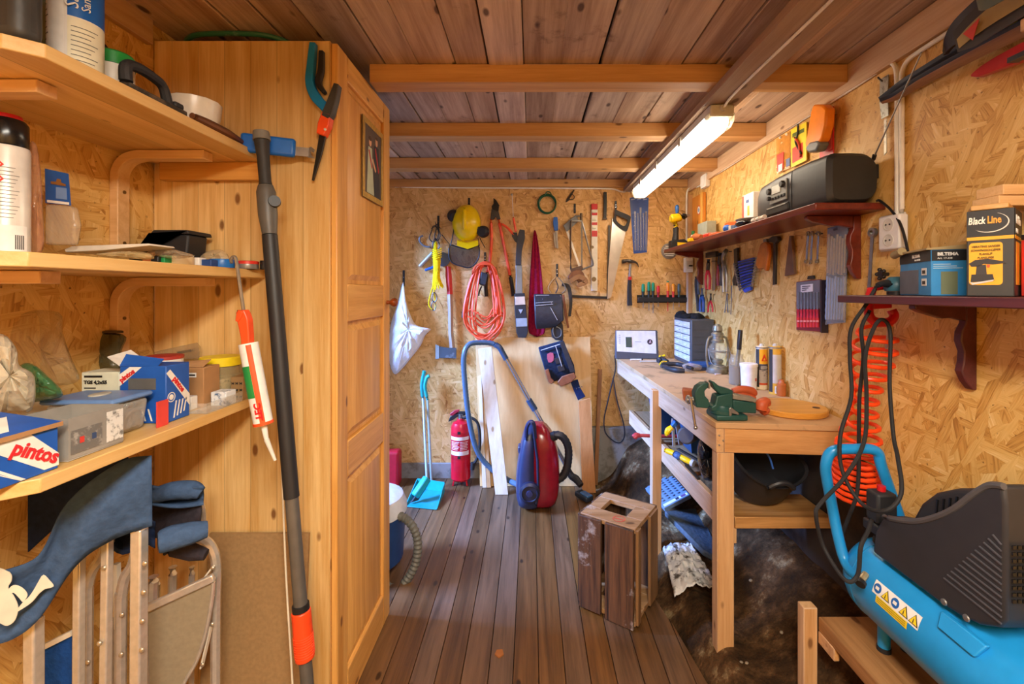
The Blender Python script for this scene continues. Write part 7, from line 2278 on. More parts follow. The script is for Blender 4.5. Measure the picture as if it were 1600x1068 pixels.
t = lathed('saucer', 'pale grey dish stacked beside the far end of the radio', 'dish', p.x, p.y, SZR, [('foot', [(0, 0), (.03, 0), (.025, .028)], plain('9a9890', .5)), ('dish', [(.03, .0285), (.075, .040), (.078, .044), (.03, .036), (0, .035)], plain('c9c6ba', .4))])
t = thing('computer_mouse', 'black rounded plastic piece lying before the pale grey dish', 'gadget', onfr(1163, 1.035))
MB().ball(onfr(1160, 1.012, .018), (.028, .05, .0175), 18, 10).build('shell', BLACKG, t)
for i, px in enumerate((1176, 1183, 1190)):
    tag(MB().cyl(onfr(px, 1.0, .011), onfr(px + 5, .995, .011), .009, n=10).build('wall_plug', plain('e6dccb', .5)), 'small cream plug lying at the shelf edge before the grey dish', 'plug', 'cream plugs on the radio shelf')

# packs and the orange saw hung above the radio
ORG = plain('f78a10', .35)
t = rt('pruning_saw', 'orange folding saw in its holder hanging above the radio', 'saw', 1275, 236)
rpoly([(1270, 163), (1284, 163), (1291, 170), (1289, 195), (1283, 218), (1272, 230), (1260, 233), (1257, 226), (1262, 200), (1266, 175)], .068, .04, 'handle', ORG, t, .008)
rpoly([(1257, 232), (1264, 222), (1276, 219), (1280, 224), (1274, 236), (1262, 239)], .073, .045, 'grip_end', plain('6f6f6c', .45), t, .008)
t = rt('blister_pack', 'yellow hanging pack with small black tools above the radio', 'package', 1246, 250)
rpoly([(1236, 203), (1260, 190), (1260, 250), (1236, 262)], .014, .004, 'card', plain('ecd01c', .45), t)
rpoly([(1238, 209), (1256, 200), (1256, 206), (1238, 215)], .0152, .001, 'print', plain('55611a', .5), t)
rtube([(1247, 194), (1246, 210), (1243, 222), (1252, 240)], .02, .004, 'tool', BLACK, t)
rtube([(1242, 215), (1248, 225), (1250, 245)], .02, .005, 'tool', plain('c8431e', .45), t)
rpoly([(1238, 232), (1254, 222), (1254, 246), (1238, 255)], .0152, .001, 'red_print', plain('d8402a', .5), t)
t = rt('blister_pack', 'red hanging pack with dark header just behind the orange saw', 'package', 1296, 236)
rpoly([(1285, 177), (1302, 166), (1302, 240), (1280, 250)], .012, .004, 'card', plain('dd2a22', .4), t)
rpoly([(1290, 173), (1302, 166), (1302, 176), (1290, 183)], .0135, .001, 'header', plain('4a2a1c', .5), t)
rpoly([(1292, 184), (1300, 180), (1300, 232), (1292, 236)], .0135, .001, 'print', plain('ef6a5c', .4), t)
t = rt('blister_pack', 'clear pack with orange print at the far end above the radio', 'package', 1224, 262)
rpoly([(1213, 217), (1234, 205), (1234, 262), (1213, 272)], .012, .003, 'card', film('e8a040', .35), t)
rpoly([(1214, 242), (1224, 237), (1224, 262), (1214, 268)], .0145, .002, 'red_part', plain('d83a26', .45), t)
rpoly([(1216, 258), (1222, 255), (1222, 266), (1216, 269)], .0165, .001, 'label', WHITE, t)
rpoly([(1228, 249), (1234, 246), (1234, 258), (1228, 261)], .0145, .002, 'blue_part', plain('5a6a94', .5), t)
for a, b_ in ((1219, 215), (1229, 210)):
    MB().ball(R(a, b_, .016), .006, 10, 6).build('white_clip', WHITE, t)
t = rt('perforated_strap', 'crumpled perforated metal strap hanging by the conduit', 'metal strap', 1382, 240)
rpoly([(1375, 124), (1388, 116), (1387, 150), (1388, 180), (1377, 186), (1374, 160)], .012, .002, 'strap', worn('a9a79e', '6d6a60', .5, .4, .7, 60), t)
rpoly([(1381, 187), (1385, 185), (1385, 238), (1381, 243)], .012, .002, 'tail', worn('cfc6b4', '8a8676', .5, .5, .4, 60), t)
rtube([(1372, 121), (1375, 124), (1379, 127)], .012, .003, 'nail', DSTEEL, t)

# tools hung under the shelf
GRY = plain('8a8883', .35, .7)
DRK = plain('3b3734', .4, .6)
t = rt('try_square', 'try square with dark stock hanging under the far end of the shelf', 'square', 1114, 453)
rpoly([(1102, 395), (1118, 392), (1118, 401), (1102, 403)], .03, .02, 'stock', DRK, t, .002)
rpoly([(1112.5, 403), (1117.5, 402), (1117, 452), (1112.5, 454)], .02, .004, 'blade', plain('9a8468', .4, .4), t)
t = rt('pliers', 'red-handled pliers hanging in front of the try square', 'pliers', 1106, 452, .05)
rtube([(1107, 405), (1106.5, 416), (1106, 421)], .068, .012, 'jaws', DRK, t, sm=2)
for k in (-1, 1):
    rtube([(1106 + k * .5, 421), (1106 + k * 3, 432), (1106 + k * 3.2, 442), (1106 + k * 2.4, 452)], .066, .0085, 'handle', plain('c42230', .4), t)
t = rt('pliers', 'dark red and black pliers hanging beside the try square', 'pliers', 1124, 446)
rtube([(1125, 395), (1125, 404), (1124, 412)], .03, .014, 'jaws', DRK, t, sm=2)
for k in (-1, 1):
    rtube([(1124 + k * .6, 412), (1124 + k * 2.6, 426), (1124 + k * 2.6, 436), (1124 + k * 2, 446)], .03, .009, 'handle', plain('8e2430' if k < 0 else '3a3a3c', .45), t)
t = rt('pump_pliers', 'grey water-pump pliers hanging under the radio shelf', 'pliers', 1132, 456)
rtube([(1135, 391), (1131, 397), (1130, 407), (1132, 414)], .03, .013, 'jaws', GRY, t, sm=3)
for k in (-1, 1):
    rtube([(1132 + k * .8, 412), (1132.5 + k * 2.8, 428), (1133 + k * 2.6, 456)], .03, .008, 'handle', GRY, t)
t = rt('adjustable_wrench', 'dark adjustable wrench hanging left of the blue wrench set', 'wrench', 1148, 447)
rpoly([(1146, 389), (1152, 387), (1152, 425), (1153, 436), (1150, 446), (1145, 446), (1144, 437), (1147, 428)], .02, .012, 'body', DRK, t, .002)
t = rt('shears', 'black-handled shears hanging at the corner under the shelf', 'shears', 1089, 487)
rtube([(1088, 432), (1088, 450), (1090, 470), (1091, 486)], .035, .012, 'handle', BLACKM, t)
rtube([(1091, 432), (1091, 450), (1092, 460)], .025, .010, 'blade', plain('4a5566', .4, .5), t)
t = rt('pliers', 'blue-handled pliers hanging lowest at the corner under the shelf', 'pliers', 1097, 488)
rtube([(1097, 450), (1097, 460)], .03, .010, 'jaws', GRY, t, sm=1)
for k in (-1, 1):
    rtube([(1097 + k * .6, 461), (1097 + k * 2.6, 472), (1097 + k * 2.4, 487)], .03, .011, 'handle', plain('24508c', .4), t)
t = rt('pliers', 'small red-handled pliers hanging below the try square', 'pliers', 1110, 487)
rtube([(1110.5, 458), (1110.5, 466), (1110, 470)], .018, .007, 'jaws', DRK, t, sm=1)
for k in (-1, 1):
    rtube([(1110 + k * .4, 470), (1110 + k * 3, 478), (1110 + k * 3.6, 487)], .018, .006, 'handle', plain('cc2430', .4), t)
t = rt('dividers', 'thin steel dividers hanging below the pump pliers', 'dividers', 1135, 492)
for k in (-1, 1):
    rtube([(1136, 458), (1135 + k * 2.4, 488)], .012, .0035, 'arm', GRY, t, sm=1)
tag(rtube([(1143, 446), (1143, 470), (1142, 491)], .012, .0032, 'steel_rod', GRY, None, sm=1), 'thin steel rod hanging below the dark adjustable wrench', 'rod')
# blue wrench set
t = rt('wrench_set', 'set of combination wrenches in a blue plastic rack under the shelf', 'wrench set', 1164, 457)
rpoly([(1152, 408), (1177, 402), (1172, 453), (1163, 457), (1158, 450)], .022, .016, 'rack', plain('2148b4', .4), t, .003)
for i in range(10):
    f_ = i / 9
    ya, yb = 411 + f_ * 39, 405 + f_ * 41
    xa, xb = 1150 + f_ * 9, 1180 - f_ * 7
    rtube([(xa - 2, ya + 1.5), (xb + 1, yb - 1)], .03, .0045, 'wrench', STEEL, t, sm=1)
    for q, r in (((xa - 3, ya + 1.6), .010), ((xb + 2.6, yb - 1.2), .010)):
        c_ = R(*q, .03)
        MB().lathe([(r * .45, -.003), (r, -.003), (r, .003), (r * .45, .003)], c_, (1, 0, 0), 10, cap=False).build('wrench_end', STEEL, t)
for i in range(6):
    rpoly([(1155 + i * .8, 413 + i * 7), (1175 - i * .8, 408 + i * 7.3), (1175 - i * .8, 410 + i * 7.3), (1155 + i * .8, 415 + i * 7)], .0235, .001, 'rack_slot', plain('142c74', .5), t)
t = rt('hand_plane', 'amber-handled scraper hanging beside the black bar clamp', 'scraper', 1190, 423)
rpoly([(1188, 380), (1195, 377), (1199, 381), (1200, 396), (1198, 412), (1196, 424), (1191, 419), (1186, 421), (1180, 415), (1183, 396)], .04, .022, 'handle', plain('b8641c', .3, 0, .2), t, .006)
rpoly([(1192, 374), (1197, 373), (1198, 378), (1193, 380)], .035, .012, 'blade', GRY, t)
t = rt('bar_clamp', 'small black bar clamp hanging under the middle of the shelf', 'clamp', 1208, 446)
rpoly([(1200, 373), (1206, 369), (1214, 369), (1215, 375), (1210, 380), (1202, 378)], .03, .02, 'head', DRK, t, .003)
rpoly([(1208, 379), (1212, 378), (1211, 444), (1207, 445)], .022, .010, 'bar', DRK, t, .001)
tag(rpoly([(1233, 368), (1236, 368), (1240.5, 428), (1225.5, 431)], .022, .014, 'wooden_wedge', plain('6a4a36', .6, 0, .2), None, .002), 'slim dark brown wedge hanging under the radio shelf', 'wedge')
for i, (a, b_, lab) in enumerate(((1259, 411, 'leftmost of three small spanners on one nail'), (1266, 412, 'middle of three small spanners on one nail'), (1276, 411, 'rightmost of three small spanners, nearest the drill bit pouch'))):
    t = rt('spanner', lab, 'spanner', a, b_, .02, 'three small spanners under the shelf')
    rtube([(a + 3.5 - .4 * i, 367), (a + 1, b_ - 5)], .02, .0045, 'shank', CHROME, t, sm=1)
    for q, r in (((a + 3.8 - .4 * i, 365), .011), ((a + .6, b_ - 3), .010)):
        MB().lathe([(r * .5, -.004), (r, -.004), (r, .004), (r * .5, .004)], R(*q, .02), (1, 0, 0), 12, cap=False).build('ring_end', CHROME, t)
# drill bit pouch
t = rt('drill_bit_pouch', 'clear hanging pouch of long masonry drill bits under the shelf', 'drill bits', 1303, 506)
rpoly([(1293, 356), (1325, 349), (1320, 503), (1289.5, 506)], .008, .003, 'back_sheet', plain('44567c', .4), t)
for i in range(7):
    xa, xb = 1296 + i * 4.4, 1287 + i * 4.6
    q0, q1 = R(xa, 366 + (i % 3) * 3, .02), R(xb + 4.5 - i * .3, 499, .02)
    MB().cyl(q0, q0.lerp(q1, .45), .006 + .0008 * (i % 3), n=10).build('shank', CHROME, t)
    pa = [q0.lerp(q1, .45 + .55 * k / 14) for k in range(15)]
    MB().tube(pa, [.0075 if k % 2 else .0058 for k in range(15)], 8).build('flute', plain('9aa4b4', .3, .8), t)
rpoly([(1292.5, 358), (1325.5, 351), (1320.5, 504), (1289.5, 507)], .0305, .001, 'clear_sheet', film('d8e0ec', .10, .08), t)
rpoly([(1302, 357), (1308, 355), (1308, 359), (1302, 361)], .0316, .001, 'hang_hole', plain('3a3340', .5), t)
# red case of chisels / bits
t = rt('chisel_case', 'flat hanging case of red-handled tools beside the drill bit pouch', 'tool case', 1265, 523)
rpoly([(1244, 440), (1281, 436), (1281, 518), (1244, 515)], .014, .01, 'tray', plain('8a1c2c', .45), t, .002)
rpoly([(1244.5, 441), (1281, 437), (1281, 482), (1244.5, 482)], .0165, .002, 'card', plain('70707c', .5), t)
for i in range(7):
    x_ = 1247 + i * 5
    rtube([(x_, 456), (x_, 483)], .022, .003, 'blade', STEEL, t, sm=1)
    rtube([(x_, 483), (x_, 496), (x_, 511)], .024, .0065, 'handle', plain('d3283a', .35), t, sm=1)
    rpoly([(x_ - 1.8, 500), (x_ + 1.8, 500), (x_ + 1.8, 503), (x_ - 1.8, 503)], .0325, .001, 'grip_ring', plain('e88c8c', .4), t)
rpoly([(1251, 445), (1270, 443), (1270, 455), (1251, 457)], .0195, .001, 'label', plain('dfdce4', .5), t)
for i in range(3):
    rpoly([(1253, 447 + i * 3), (1266 - i * 3, 446 + i * 3), (1266 - i * 3, 447.3 + i * 3), (1253, 448.3 + i * 3)], .021, .0006, 'print_line', plain('4a4a5a', .5), t)
rpoly([(1281.5, 437), (1283.5, 438), (1283.5, 520), (1281.5, 518)], .03, .029, 'side', plain('2a2230', .4), t)
rpoly([(1261, 436), (1262, 431), (1271, 430), (1272, 435)], .012, .006, 'hanger', BLACK, t)
t = rt('combination_wrench', 'long chrome wrench hanging beside the double socket', 'wrench', 1358, 457)
rtube([(1363, 366), (1358, 452)], .016, .006, 'shank', STEEL, t, sm=1)
MB().lathe([(.008, -.006), (.017, -.006), (.017, .006), (.008, .006)], R(1363.5, 363, .016), (1, 0, 0), 16, cap=False).build('ring_end', STEEL, t)
rpoly([(1354, 450), (1359, 448), (1363, 451), (1362, 458), (1359, 458), (1359, 454), (1357, 454), (1356, 459), (1353, 457)], .02, .009, 'open_end', STEEL, t, .001)
t = rt('wall_cleat', 'small dark star-shaped knob on the wall below the double socket', 'knob', 1388, 436)
c_ = R(1388, 428, .001)
MB().lathe([(.006, 0), (.006, .02), (.012, .022), (.012, .03), (0, .03)], c_, (-1, 0, 0), 12).build('stem', DRK, t)
for k in range(5):
    a = 2 * pi * k / 5
    MB().ball(c_ + V((-.026, .016 * cos(a), .016 * sin(a))), .007, 10, 6).build('lobe', DRK, t)

# --- lower shelf at the right
LZ = 1.428
tag(MB().bx(1.0, XR - .0005, .5, 1.487, LZ - .024, LZ).build('wall_shelf', MAHO_D, bevel=.003), 'dark plum shelf with boxes at eye level on the right wall', 'shelf')
sbracket(1.262, LZ - .0245, .17, .235, MAHO_D, 'dark plum bracket under the box shelf on the right wall')
LZ += .0008
t = thing('sander', 'rounded teal power tool with black cord at the end of the plum shelf', 'power tool', P(1397, 462, 1.43))
MB().lathe([(0, 0), (.03, 0), (.034, .006), (.034, .02), (.030, .034), (.02, .044), (0, .046)], (1.145, 1.425, LZ + .012), n=24).build('body', plain('3d6f80', .4), t)
MB().lathe([(0, 0), (.026, 0), (.026, .0115), (0, .0115)], (1.145, 1.425, LZ), n=24).build('base', BLACK, t)
MB().tube([(1.118, 1.42, LZ + .035), (1.09, 1.41, LZ + .036), (1.07, 1.405, LZ + .03)], [.014, .010, .008], 10, sm=3).build('cord_sleeve', BLACKM, t)
# blue box
c = V((1.03, 1.172, LZ))
u = V((.07, .188, 0)).normalized()
w = V((.188, -.07, 0)).normalized()
BLUEB = plain('2f86c4', .5)
BLK = plain('1f1e20', .5)
t = thing('tool_box_carton', 'blue and black tool carton with open flaps on the plum shelf', 'box', c + u * .09 + w * .035)
A, Wd, Hh = .195, .074, .118


def cq(a, b_, z0, z1, o=.0006, side='u'):
    """rectangle on one of the two visible faces"""
    if side == 'u':
        return [c + u * a - w * o + V((0, 0, z0)), c + u * b_ - w * o + V((0, 0, z0)), c + u * b_ - w * o + V((0, 0, z1)), c + u * a - w * o + V((0, 0, z1))], w * -.0005
    return [c + w * a - u * o + V((0, 0, z0)), c + w * b_ - u * o + V((0, 0, z0)), c + w * b_ - u * o + V((0, 0, z1)), c + w * a - u * o + V((0, 0, z1))], u * -.0005


q4 = [c, c + w * Wd, c + w * Wd + u * A, c + u * A]
MB().hexa(q4 + [p + V((0, 0, Hh)) for p in q4]).build('carton', BLUEB, t, bevel=.002)
for sd, L_ in (('u', A), ('w', Wd)):
    p_, e_ = cq(0.001, L_ - .001, Hh - .028, Hh - .001, side=sd)
    MB().prism(p_, e_).build('black_band', BLK, t)
p_, e_ = cq(.07, A - .002, .004, .07)
MB().prism(p_, e_).build('tool_print', plain('5c6474', .5), t)
p_, e_ = cq(.008, Wd - .02, .004, .062, side='w')
MB().prism([p_[0] + w * .012, p_[1], p_[2], p_[3] + w * .012], e_).build('tool_print', plain('6c7458', .5), t)
for z_ in (.026, .054):
    p_, e_ = cq(.022, .05, z_, z_ + .019, .0012)
    MB().prism(p_, e_).build('icon_field', WHITE, t)
    p_, e_ = cq(.028, .044, z_ + .004, z_ + .013, .002)
    MB().prism(p_, e_).build('icon', BLK, t)
for i in range(3):
    p_, e_ = cq(.004, Wd - .01 - .012 * i, .070 + i * .005, .0715 + i * .005, .0012, 'w')
    MB().prism(p_, e_).build('print_line', plain('bcd8ea', .5), t)
text('BILTEMA', c + u * .105 - w * .0016 + V((0, 0, Hh - .015)), -u, (0, 0, 1), .012, WHITE, t, bold=.0004)
text('Art. 17-338', c + u * .09 - w * .0016 + V((0, 0, Hh - .024)), -u, (0, 0, 1), .007, WHITE, t)
text('BILTEMA', c + w * .012 - u * .0016 + V((0, 0, Hh - .015)), w, (0, 0, 1), .011, WHITE, t, bold=.0004)
text('Art. 17-338', c + w * .012 - u * .0016 + V((0, 0, Hh - .024)), w, (0, 0, 1), .0065, WHITE, t)
top = [p + V((0, 0, Hh + .0006)) for p in q4]
FLP = plain('a08c62', .75)
MB().hexa([top[0] - w * .01, top[1], top[2], top[3] - w * .012, top[0] - w * .01 + V((0, 0, .004)), top[1] + V((0, 0, .012)), top[2] + V((0, 0, .014)), top[3] - w * .012 + V((0, 0, .005))]).build('flap', FLP, t)
MB().cyl(top[3] - w * .014 + V((0, 0, .0)), top[3] + u * -.05 - w * .012 + V((0, 0, .008)), .011, n=14).build('rolled_flap', FLP, t)
# sander box
c = V((1.012, 1.058, LZ))
w = V((.62, -.78, 0)).normalized()
u = V((.78, .62, 0)).normalized()
A, Wd, Hh = .13, .107 * .72, .196
t = thing('tool_box_carton', 'black and yellow sander carton standing beside the blue carton', 'box', c + w * .05 + u * .06)
q4 = [c, c + w * Wd, c + w * Wd + u * A, c + u * A]
MB().hexa(q4 + [p + V((0, 0, Hh)) for p in q4]).build('carton', plain('34312e', .5), t, bevel=.002)


def fr(a0, a1, z0, z1, o, name, mat, rad=0.0):
    pts = [(a0, z0), (a1, z0), (a1, z1), (a0, z1)]
    if rad:
        pts = []
        for cx_, cz_, s in ((a1 - rad, z0 + rad, -90), (a1 - rad, z1 - rad, 0), (a0 + rad, z1 - rad, 90), (a0 + rad, z0 + rad, 180)):
            pts += [(cx_ + rad * cos(radians(s + k * 22.5)), cz_ + rad * sin(radians(s + k * 22.5))) for k in range(5)]
    return MB().prism([c + w * (a * .72) - u * o + V((0, 0, z)) for a, z in pts], u * -.0005).build(name, mat, t)


YB_ = plain('e8a820', .5)
fr(.001, .106, .136, .195, .0006, 'black_band', BLK)
fr(.001, .106, .128, .1355, .0006, 'yellow_stripe', YB_)
fr(.006, .082, .026, .122, .0006, 'yellow_panel', YB_, .008)
text('lack', c + w * .0108 - u * .0014 + V((0, 0, .165)), w, (0, 0, 1), .022, plain('e9e4d8', .5), t, bold=.0006, sx=.58, shear=.15)
text('B', c + w * .003 - u * .0014 + V((0, 0, .165)), w, (0, 0, 1), .022, plain('e9e4d8', .5), t, bold=.0006, sx=.58, shear=.15)
text('Line', c + w * .0345 - u * .0014 + V((0, 0, .165)), w, (0, 0, 1), .023, plain('f0a030', .5), t, bold=.0007, sx=.58)
pa = [c + w * (.0375 + .031 * cos(radians(a))) - u * .002 + V((0, 0, .167 + .022 * sin(radians(a)))) for a in range(-140, 75, 12)]
MB().tube(pa, [.0003 + .0011 * sin(pi * k / (len(pa) - 1)) for k in range(len(pa))], 6).build('swoosh', plain('e9e4d8', .5), t)
for i, s in enumerate(('VIBRATING SANDER', 'SCHWINGSCHLEIFER', 'PLANSLIP', 'PLANSLIPER')):
    text(s, c + w * .0318 - u * .0022 + V((0, 0, .111 - i * .0085)), w, (0, 0, 1), .0068, plain('4a3a1a', .6), t, align='CENTER', shear=.2, sx=.75)
for pts, cl in ((((.006, .075), (.02, .083), (.05, .085), (.085, .078), (.09, .074), (.06, .072), (.04, .074), (.03, .068), (.012, .068)), '2b2728'), (((.024, .07), (.045, .072), (.047, .05), (.022, .05)), '332e2f'), (((.012, .05), (.06, .05), (.064, .036), (.010, .032)), '2b2728'), (((.047, .072), (.055, .071), (.053, .065), (.048, .066)), 'd8502a')):
    MB().prism([c + w * (a * .72) - u * (.0015 if cl != 'd8502a' else .0024) + V((0, 0, z)) for a, z in pts], u * -.0006).build('tool_print', plain(cl, .5), t)
MB().prism([c + w * (a * .72) - u * .0024 + V((0, 0, z)) for a, z in ((.007, .034), (.014, .026), (.06, .034), (.064, .038), (.016, .031))], u * -.0004).build('tool_print', plain('c9c4bc', .4), t)
c2 = c + w * Wd


def sd(a0, a1, z0, z1, o, name, mat):
    return MB().prism([c2 + u * a + w * o + V((0, 0, z)) for a, z in ((a0, z0), (a1, z0), (a1, z1), (a0, z1))], w * .0005).build(name, mat, t)


sd(.001, A - .001, .136, .195, .0006, 'black_band', BLK)
sd(.001, A - .001, .128, .1355, .0006, 'yellow_stripe', YB_)
sd(.02, .12, .026, .122, .0006, 'yellow_panel', YB_)
text('BlackLine', c2 + u * .006 + w * .0014 + V((0, 0, .162)), u, (0, 0, 1), .026, plain('e9e4d8', .5), t, bold=.0008, sx=.8)
text('PUTZ', c2 + u * .006 + w * .0014 + V((0, 0, .141)), u, (0, 0, 1), .013, plain('e9e4d8', .5), t, bold=.0004)
# red carton in front of its right side, only its edge in view
c3 = V((1.135, 1.00, LZ))
t = thing('tool_box_carton', 'red carton at the right end of the plum shelf, cut by the picture edge', 'box', c3)
MB().bx(1.119, 1.215, .93, 1.04, LZ, LZ + .128).build('carton', plain('cc3328', .5), t, bevel=.002)
MB().bx(1.1185, 1.2155, .9295, 1.0405, LZ + .1285, LZ + .14).build('lid', BLK, t, bevel=.002)
# offcuts of timber on the boxes
OFF = wood('offcut', 'e2b884', 'c99a60', axis=0, knots=.1, rough=.65)
for z0, h, x0, x1, y0, y1, lab in ((.2105, .024, 1.085, 1.215, 1.055, 1.12, 'lower pale timber offcut on top of the sander carton'), (.2350, .024, 1.09, 1.212, 1.05, 1.115, 'upper pale timber offcut stacked above the sander carton')):
    tag(MB().bx(x0, x1, y0, y1, LZ + z0, LZ + z0 + h).build('timber_offcut', OFF, bevel=.002), lab, 'offcut')
q = [V((1.022, 1.058, 0)), V((1.06, 1.01, 0)), V((1.175, 1.10, 0)), V((1.10, 1.15, 0))]
tag(MB().prism([p + V((0, 0, LZ + .1975)) for p in q], (0, 0, .012)).build('board_offcut', wood('offcut_b', 'd8a868', 'c28c48', axis=1, knots=.1), bevel=.002), 'flat board offcut lying on top of the sander carton', 'offcut')
# red hanger and coiled orange air hose
t = thing('hose_hanger', 'red metal hook hanging from the end of the plum shelf', 'hook', P(1370, 505, 1.44))
MB().tube([P(1362, 452, 1.47), P(1358, 470, 1.46), P(1358, 492, 1.45), P(1368, 502, 1.45), P(1388, 503, 1.45), P(1397, 494, 1.455), P(1393, 484, 1.46)], .011, 10, sm=5, flat=(1.3, (0, 1, 0))).build('hook', RED, t)
MB().bar(P(1358, 452, 1.475), P(1382, 449, 1.475), .02, .012).build('plate', RED, t, bevel=.003)
MB().bar(P(1362, 478, 1.462), P(1392, 476, 1.462), .012, .02).build('cross_bar', RED, t, bevel=.003)
t = thing('air_hose', 'coiled orange air hose hanging from the red hook', 'air hose', P(1335, 775, 1.5))
pts = []
nt_ = 17
for i in range(nt_ * 14 + 1):
    a = i / 14
    f_ = a / nt_
    if f_ < .6:
        py = 512 + 198 * (f_ / .6)
    else:
        py = 710 + 62 * ((f_ - .6) / .4)
    px = 1371 - 34 * min(1, (py - 512) / 206)
    y_ = 1.51
    cc = P(px, py, y_)
    r = .048 + .014 * sin(a * .8) if f_ < .6 else .068
    cc.x = min(cc.x, XR - r - .02)
    pts.append(cc + V((r * cos(a * 2 * pi), r * sin(a * 2 * pi), .012 * sin(a * 2 * pi + .6))))
MB().tube(pts, .0068, 8).build('coil', plain('ff4a14', .35), t)
MB().cyl(P(1392, 510, 1.5), P(1388, 545, 1.49), .009, n=12).build('coupling', plain('c9b9a0', .3, .8), t)
# cords
cp = [V((1.062, 1.40, LZ + .026)), P(1353, 476, 1.40), P(1330, 513, 1.39), P(1328, 560, 1.39), P(1330, 620, 1.37), P(1313, 680, 1.345), P(1316, 735, 1.33), P(1345, 785, 1.29), P(1382, 798, 1.22), P(1408, 771, 1.22), P(1403, 716, 1.28), P(1396, 680, 1.33), P(1390, 600, 1.36), P(1391, 520, 1.385), P(1379, 499, 1.385), P(1365, 513, 1.385), P(1352, 558, 1.38), P(1354, 620, 1.375), P(1350, 690, 1.345), P(1320, 745, 1.32), P(1283, 785, 1.33), P(1275, 805, 1.32), P(1287, 854, 1.33), P(1320, 905, 1.255), P(1340, 898, 1.25), P(1345, 854, 1.25), P(1356, 830, 1.27), P(1362, 812, 1.295)]
tag(MB().tube(cp, .0055, 8, sm=6).build('electric_cable', RUBBER), 'long black cord looping from the teal tool down to the compressor', 'cord')
cp = [P(1359, 485, 1.415), P(1346, 513, 1.415), P(1349, 558, 1.42), P(1343, 620, 1.42), P(1342, 680, 1.42), P(1340, 764, 1.415), P(1325, 810, 1.43), P(1314, 838, 1.455)]
tag(MB().tube(cp, .0055, 8, sm=6).build('electric_cable', RUBBER), 'shorter black cord hanging straight beside the orange hose', 'cord')

# --- compressor on its plank stand
PZ = .386
t = thing('plank_stand', 'low timber stand of thick boards carrying the blue compressor', 'stand', (1.05, 1.1, .1))
MB().bx(.932, 1.185, .45, 1.478, PZ - .045, PZ).build('board', wood('stand_board', 'a8794a', '84582e', axis=1, rough=.65, knots=.4), t, bevel=.004)
for y_ in (1.479, .56):
    for x_ in (.886, 1.14):
        zt = PZ + .025 if x_ < 1 and y_ > 1 else PZ - .046
        yy = y_ if x_ < 1 and y_ > 1 else y_ - .06
        if y_ < 1 and x_ < 1:
            continue
        MB().bx(x_, x_ + (.045 if x_ > 1 else .0455), yy, yy + .036 if y_ > 1 and x_ < 1 else yy + .05, ground_z(x_, y_) - .05, zt).build('post', STUD, t, bevel=.003)
MB().bx(.9315, .95, 1.40, 1.478, PZ - .085, PZ - .046).build('cleat', STUD_X, t, bevel=.003)
MB().bx(.95, 1.0, .50, .55, ground_z(.96, .52) - .05, PZ - .046).build('post', STUD, t)
CYAN = plain('1f8fd4', .3, 0, .05)
tcx, tcz, tr_ = 1.07, PZ + .07 + .12, .12
comp = thing('air_compressor', 'blue air compressor with black motor cover on the plank stand', 'compressor', (1.07, 1.1, PZ))
prof = [(.0, -.0), (.05, .004), (.085, .018), (.108, .040), (.119, .065), (.12, .09), (.12, .74), (.119, .765), (.1, .8), (.05, .825), (0, .83)]
MB().lathe(prof, (tcx, 1.445, tcz), (0, -1, 0), 48).build('tank', CYAN, comp)
for y_ in (1.355, .70):
    MB().lathe([(.1202, -.003), (.1215, 0), (.1202, .003)], (tcx, y_, tcz), (0, 1, 0), 48, cap=False).build('weld_seam', CYAN, comp)
for x_, y_ in ((1.035, 1.335), (1.105, 1.335), (1.03, .75), (1.11, .75)):
    MB().cyl((x_, y_, PZ + .014), (x_, y_, PZ + .085), .016, n=16).build('foot', CYAN, comp)
    MB().cyl((x_, y_, PZ + .001), (x_, y_, PZ + .0135), .018, n=16).build('foot_pad', RUBBER, comp)
hp = [P(1352, 903, 1.32), P(1332, 893, 1.36), P(1319, 872, 1.40), P(1309, 835, 1.42), P(1300, 790, 1.43), P(1291, 742, 1.41), P(1291, 722, 1.40), P(1297, 708, 1.395), P(1310, 702, 1.39), P(1335, 701, 1.39), P(1358, 701, 1.39), P(1372, 708, 1.39), P(1378, 730, 1.39), V((1.13, 1.39, tcz + .16)), V((1.14, 1.37, tcz + .09))]
MB().tube(hp, .0155, 14, sm=5).build('handle', CYAN, comp)
CV = plain('2b2a2d', .5, 0, .08)
cvx = .985
fy = lambda px: F * cvx / (px - CX)
fz = lambda px, py: H - (py - CY) * fy(px) / F
lp = [(1363, 862), (1367, 826), (1381, 806), (1405, 811), (1432, 813), (1462, 806), (1490, 793), (1516, 773), (1538, 759), (1552, 756), (1567, 758), (1571, 790), (1571, 968), (1560, 980), (1530, 976), (1500, 962), (1470, 943), (1420, 905)]
face = [V((cvx, fy(a), fz(a, b_))) for a, b_ in lp]
MB().tube([p + V((.002, 0, -.002)) for p in face[2:11]], .0075, 8, sm=3).build('cover_highlight', plain('4f4d50', .4), comp)  # pale tube paints the highlight along the curved edge of the cover
MB().prism(face, (.07, 0, 0)).build('cover_side', CV, comp, bevel=.008, seg=3)
up_ = [(1.29, .715), (1.262, .81), (1.235, .865), (1.19, .915), (1.13, .952), (1.05, .985), (.985, 1.015), (.947, 1.035), (.947, .74), (1.0, .715)]
MB().prism([(1.0555, a, b_) for a, b_ in up_], (.15, 0, 0)).build('cover', CV, comp, bevel=.012, seg=3)
for i in range(4):
    y_ = 1.185 - i * .018
    z1 = .897 + (1.19 - y_) * .6
    MB().bar((1.0545, y_, z1 - .055), (1.0545, y_ - .006, z1), .003, .007).build('vent_slot', BLACKG, comp)
